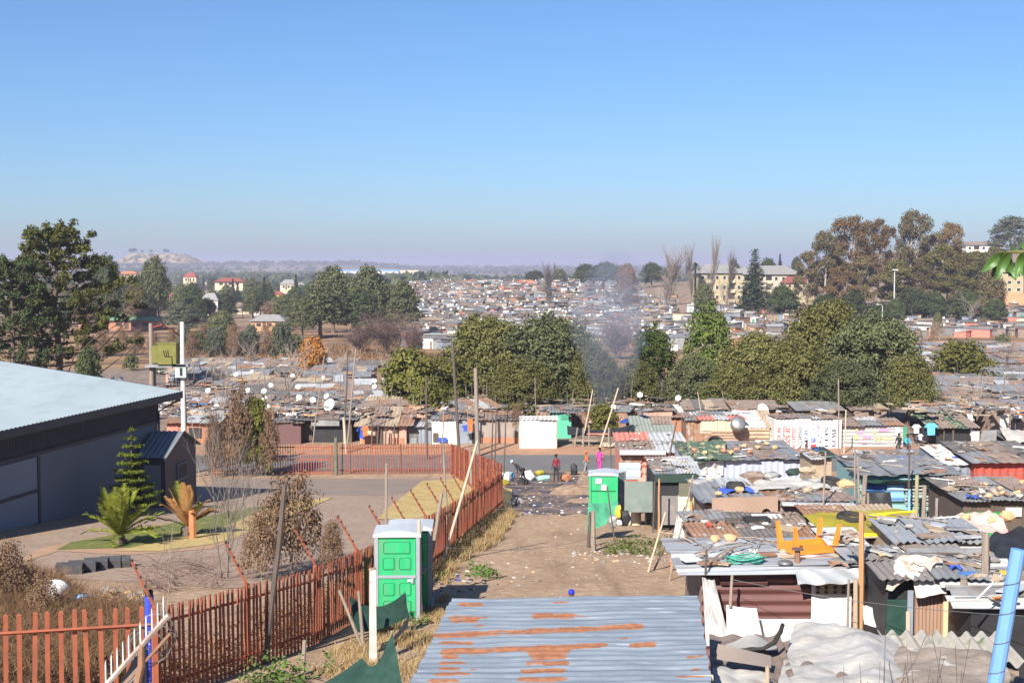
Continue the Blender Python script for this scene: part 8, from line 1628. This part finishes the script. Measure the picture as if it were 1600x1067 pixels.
def litter_track():
    rg = random.Random(17); mb = MB(); ms = [C_WHT, C_SKY, BLACK, T_TAN, GREYST, C_BLUE, T_BROWN, C_SHEET, SANDST]
    for i in range(700):
        if i < 330: px, py = rg.uniform(786, 930), rg.uniform(742, 806)
        elif i < 440: px, py = rg.gauss(700, 30), rg.gauss(905, 14)
        elif i < 560: px, py = rg.uniform(690, 1080), rg.uniform(800, 935)
        else: px, py = rg.uniform(890, 1060), rg.uniform(860, 880)
        if py < 738: continue
        p = gnd(px, py); s = rg.uniform(.03, .10) if i < 330 else rg.uniform(.02, .08); mi = rg.choice([0, 7, 2, 2, 6, 4, 5, 6, 6, 2, 4, 6, 2]) if i < 440 else rg.choice([4, 4, 6, 8, 7, 6])
        mb.rock((p.x, p.y, p.z + s * .2), (s, s * rg.uniform(.5, 1), s * .45), i, mi)
    kind(mb.build('litter', ms), 'stuff')
litter_track()
# ---- drifting woodsmoke
def smoke():
    mb = MB(); o = gp(xp(955, 112), 112)
    for i, (px, py, Y, r, h) in enumerate(((945, 640, 112, 1.6, 2.5), (962, 590, 114, 3.0, 4.0), (985, 540, 116, 4.2, 5.0))):
        pass
    prof = [(.3, .5), (1.2, 1.6), (2.2, 3.2), (3.2, 5.2), (4.0, 7.4), (4.4, 9.6), (4.0, 12), (3.0, 14), (1.5, 15.5), (.2, 16.2)]; n = 20; base = 0; V = []; F = []
    for j, (r, z) in enumerate(prof):
        for k in range(n): a = 2 * math.pi * k / n; q = r * (1 + .22 * math.sin(a * 3 + j) + .12 * math.sin(a * 5 - j * 1.7)); V.append((q * math.cos(a) * .75 + z * .08 - .4, q * math.sin(a) + z * .35, z))
    for j in range(len(prof) - 1):
        for k in range(n): F.append((j * n + k, j * n + (k + 1) % n, (j + 1) * n + (k + 1) % n, (j + 1) * n + k))
    F.append(tuple(range(n - 1, -1, -1))); e = (len(prof) - 1) * n; F.append(tuple(range(e, e + n))); mb.add(V, F)
    m = bpy.data.materials.new('smoke'); m.use_nodes = True; t = m.node_tree; t.nodes.clear(); v = t.nodes.new('ShaderNodeVolumePrincipled'); oo = t.nodes.new('ShaderNodeOutputMaterial'); v.inputs['Color'].default_value = (.72, .78, .9, 1); v.inputs['Density'].default_value = .075; v.inputs['Anisotropy'].default_value = .2; t.links.new(v.outputs[0], oo.inputs['Volume'])
    kind(mb.build('smoke', m, loc=o), 'stuff')
smoke()
# ---- the leafy sprig near the camera at the right edge
def sprig():
    Y = 3.2; LG = M('near_leaf', (.045, .10, .02), (.075, .15, .035), scale=9, rough=.45, spec=.4); o = at(1640, 392, Y); t = thing('leafy_branch', 'green leafy sprig hanging into the picture close to the camera at the right edge', 'branch', o)
    c = lambda px, py, dy=0.0: at(px, py, Y + dy) - o
    MB().tube([c(1690, 380), c(1640, 393), c(1590, 394, .02), (c(1562, 394, .0))], [.006, .005, .0035, .0015], 6).build('twig', M('green_twig', (.17, .14, .05)), t)
    for a, b, w, dy, roll in (((1572, 393), (1534, 426), 8, 0, .3), ((1580, 395), (1549, 440), 6, .03, -.4), ((1578, 394), (1558, 437), 8, -.02, .2), ((1576, 402), (1588, 438), 8, .02, -.2), ((1600, 394), (1586, 436), 8, -.03, .5), ((1612, 394), (1597, 432), 7, .04, .1), ((1625, 390), (1601, 440), 9, -.04, -.3), ((1600, 393), (1578, 384), 4, .05, .5), ((1618, 388), (1592, 376), 5, .0, .6), ((1640, 392), (1622, 445), 9, .03, .2)):
        A, B = c(*a, dy), c(*b, dy + .015); d = B - A; s = d.cross(Vector((0, 1, .2))).normalized(); s = Matrix.Rotation(roll, 3, d.normalized()) @ s; nn = d.cross(s).normalized(); m = MB(); W = w / FPX * Y
        def fn(u, v): f = math.sin(math.pi * (v ** .75) * .97 + .03) ** .9; x = (u - .5) * 2; return A + d * v + s * x * W * f + nn * (abs(x) * W * .45 * f - .02 * math.sin(v * 3.1))
        m.grid(fn, 6, 12); m.build('leaf', LG, t, smooth=True)
sprig()
# ---- wires
for a, b, r, lab in (((1318, 690, 60), (1640, 692, 60), .012, 'thin wire strung before the seated people and the orange yard wall'), ((1318, 728, 45), (1640, 738, 45), .010, 'pale wire crossing the blue-grey and red ribbed shacks'), ((1144, 905, 21.6), (1600, 962, 18.5), .005, 'thin wire crossing the white door and brown ribbed door'), ((660, 850, 30), (930, 838, 43), .006, 'wire from the crooked pale pole to the brown post across the track'), ((735, 790, 52), (925, 790, 45), .008, 'wire slung over the sooty track'), ((717, 600, 93), (1060, 640, 100), .012, 'wire from the tallest dark pole across the acacias'), ((667, 600, 92), (717, 545, 93), .012, 'short wire between the two tall dark poles')):
    A, B = at(*a), at(*b); d = B - A; m = MB(); m.tube([d * f - Vector((0, 0, .02 * d.length * 4 * f * (1 - f))) for f in np.linspace(0, 1, 9)], r, 4); tag(m.build('wire', STEEL, loc=A), lab, 'wire')
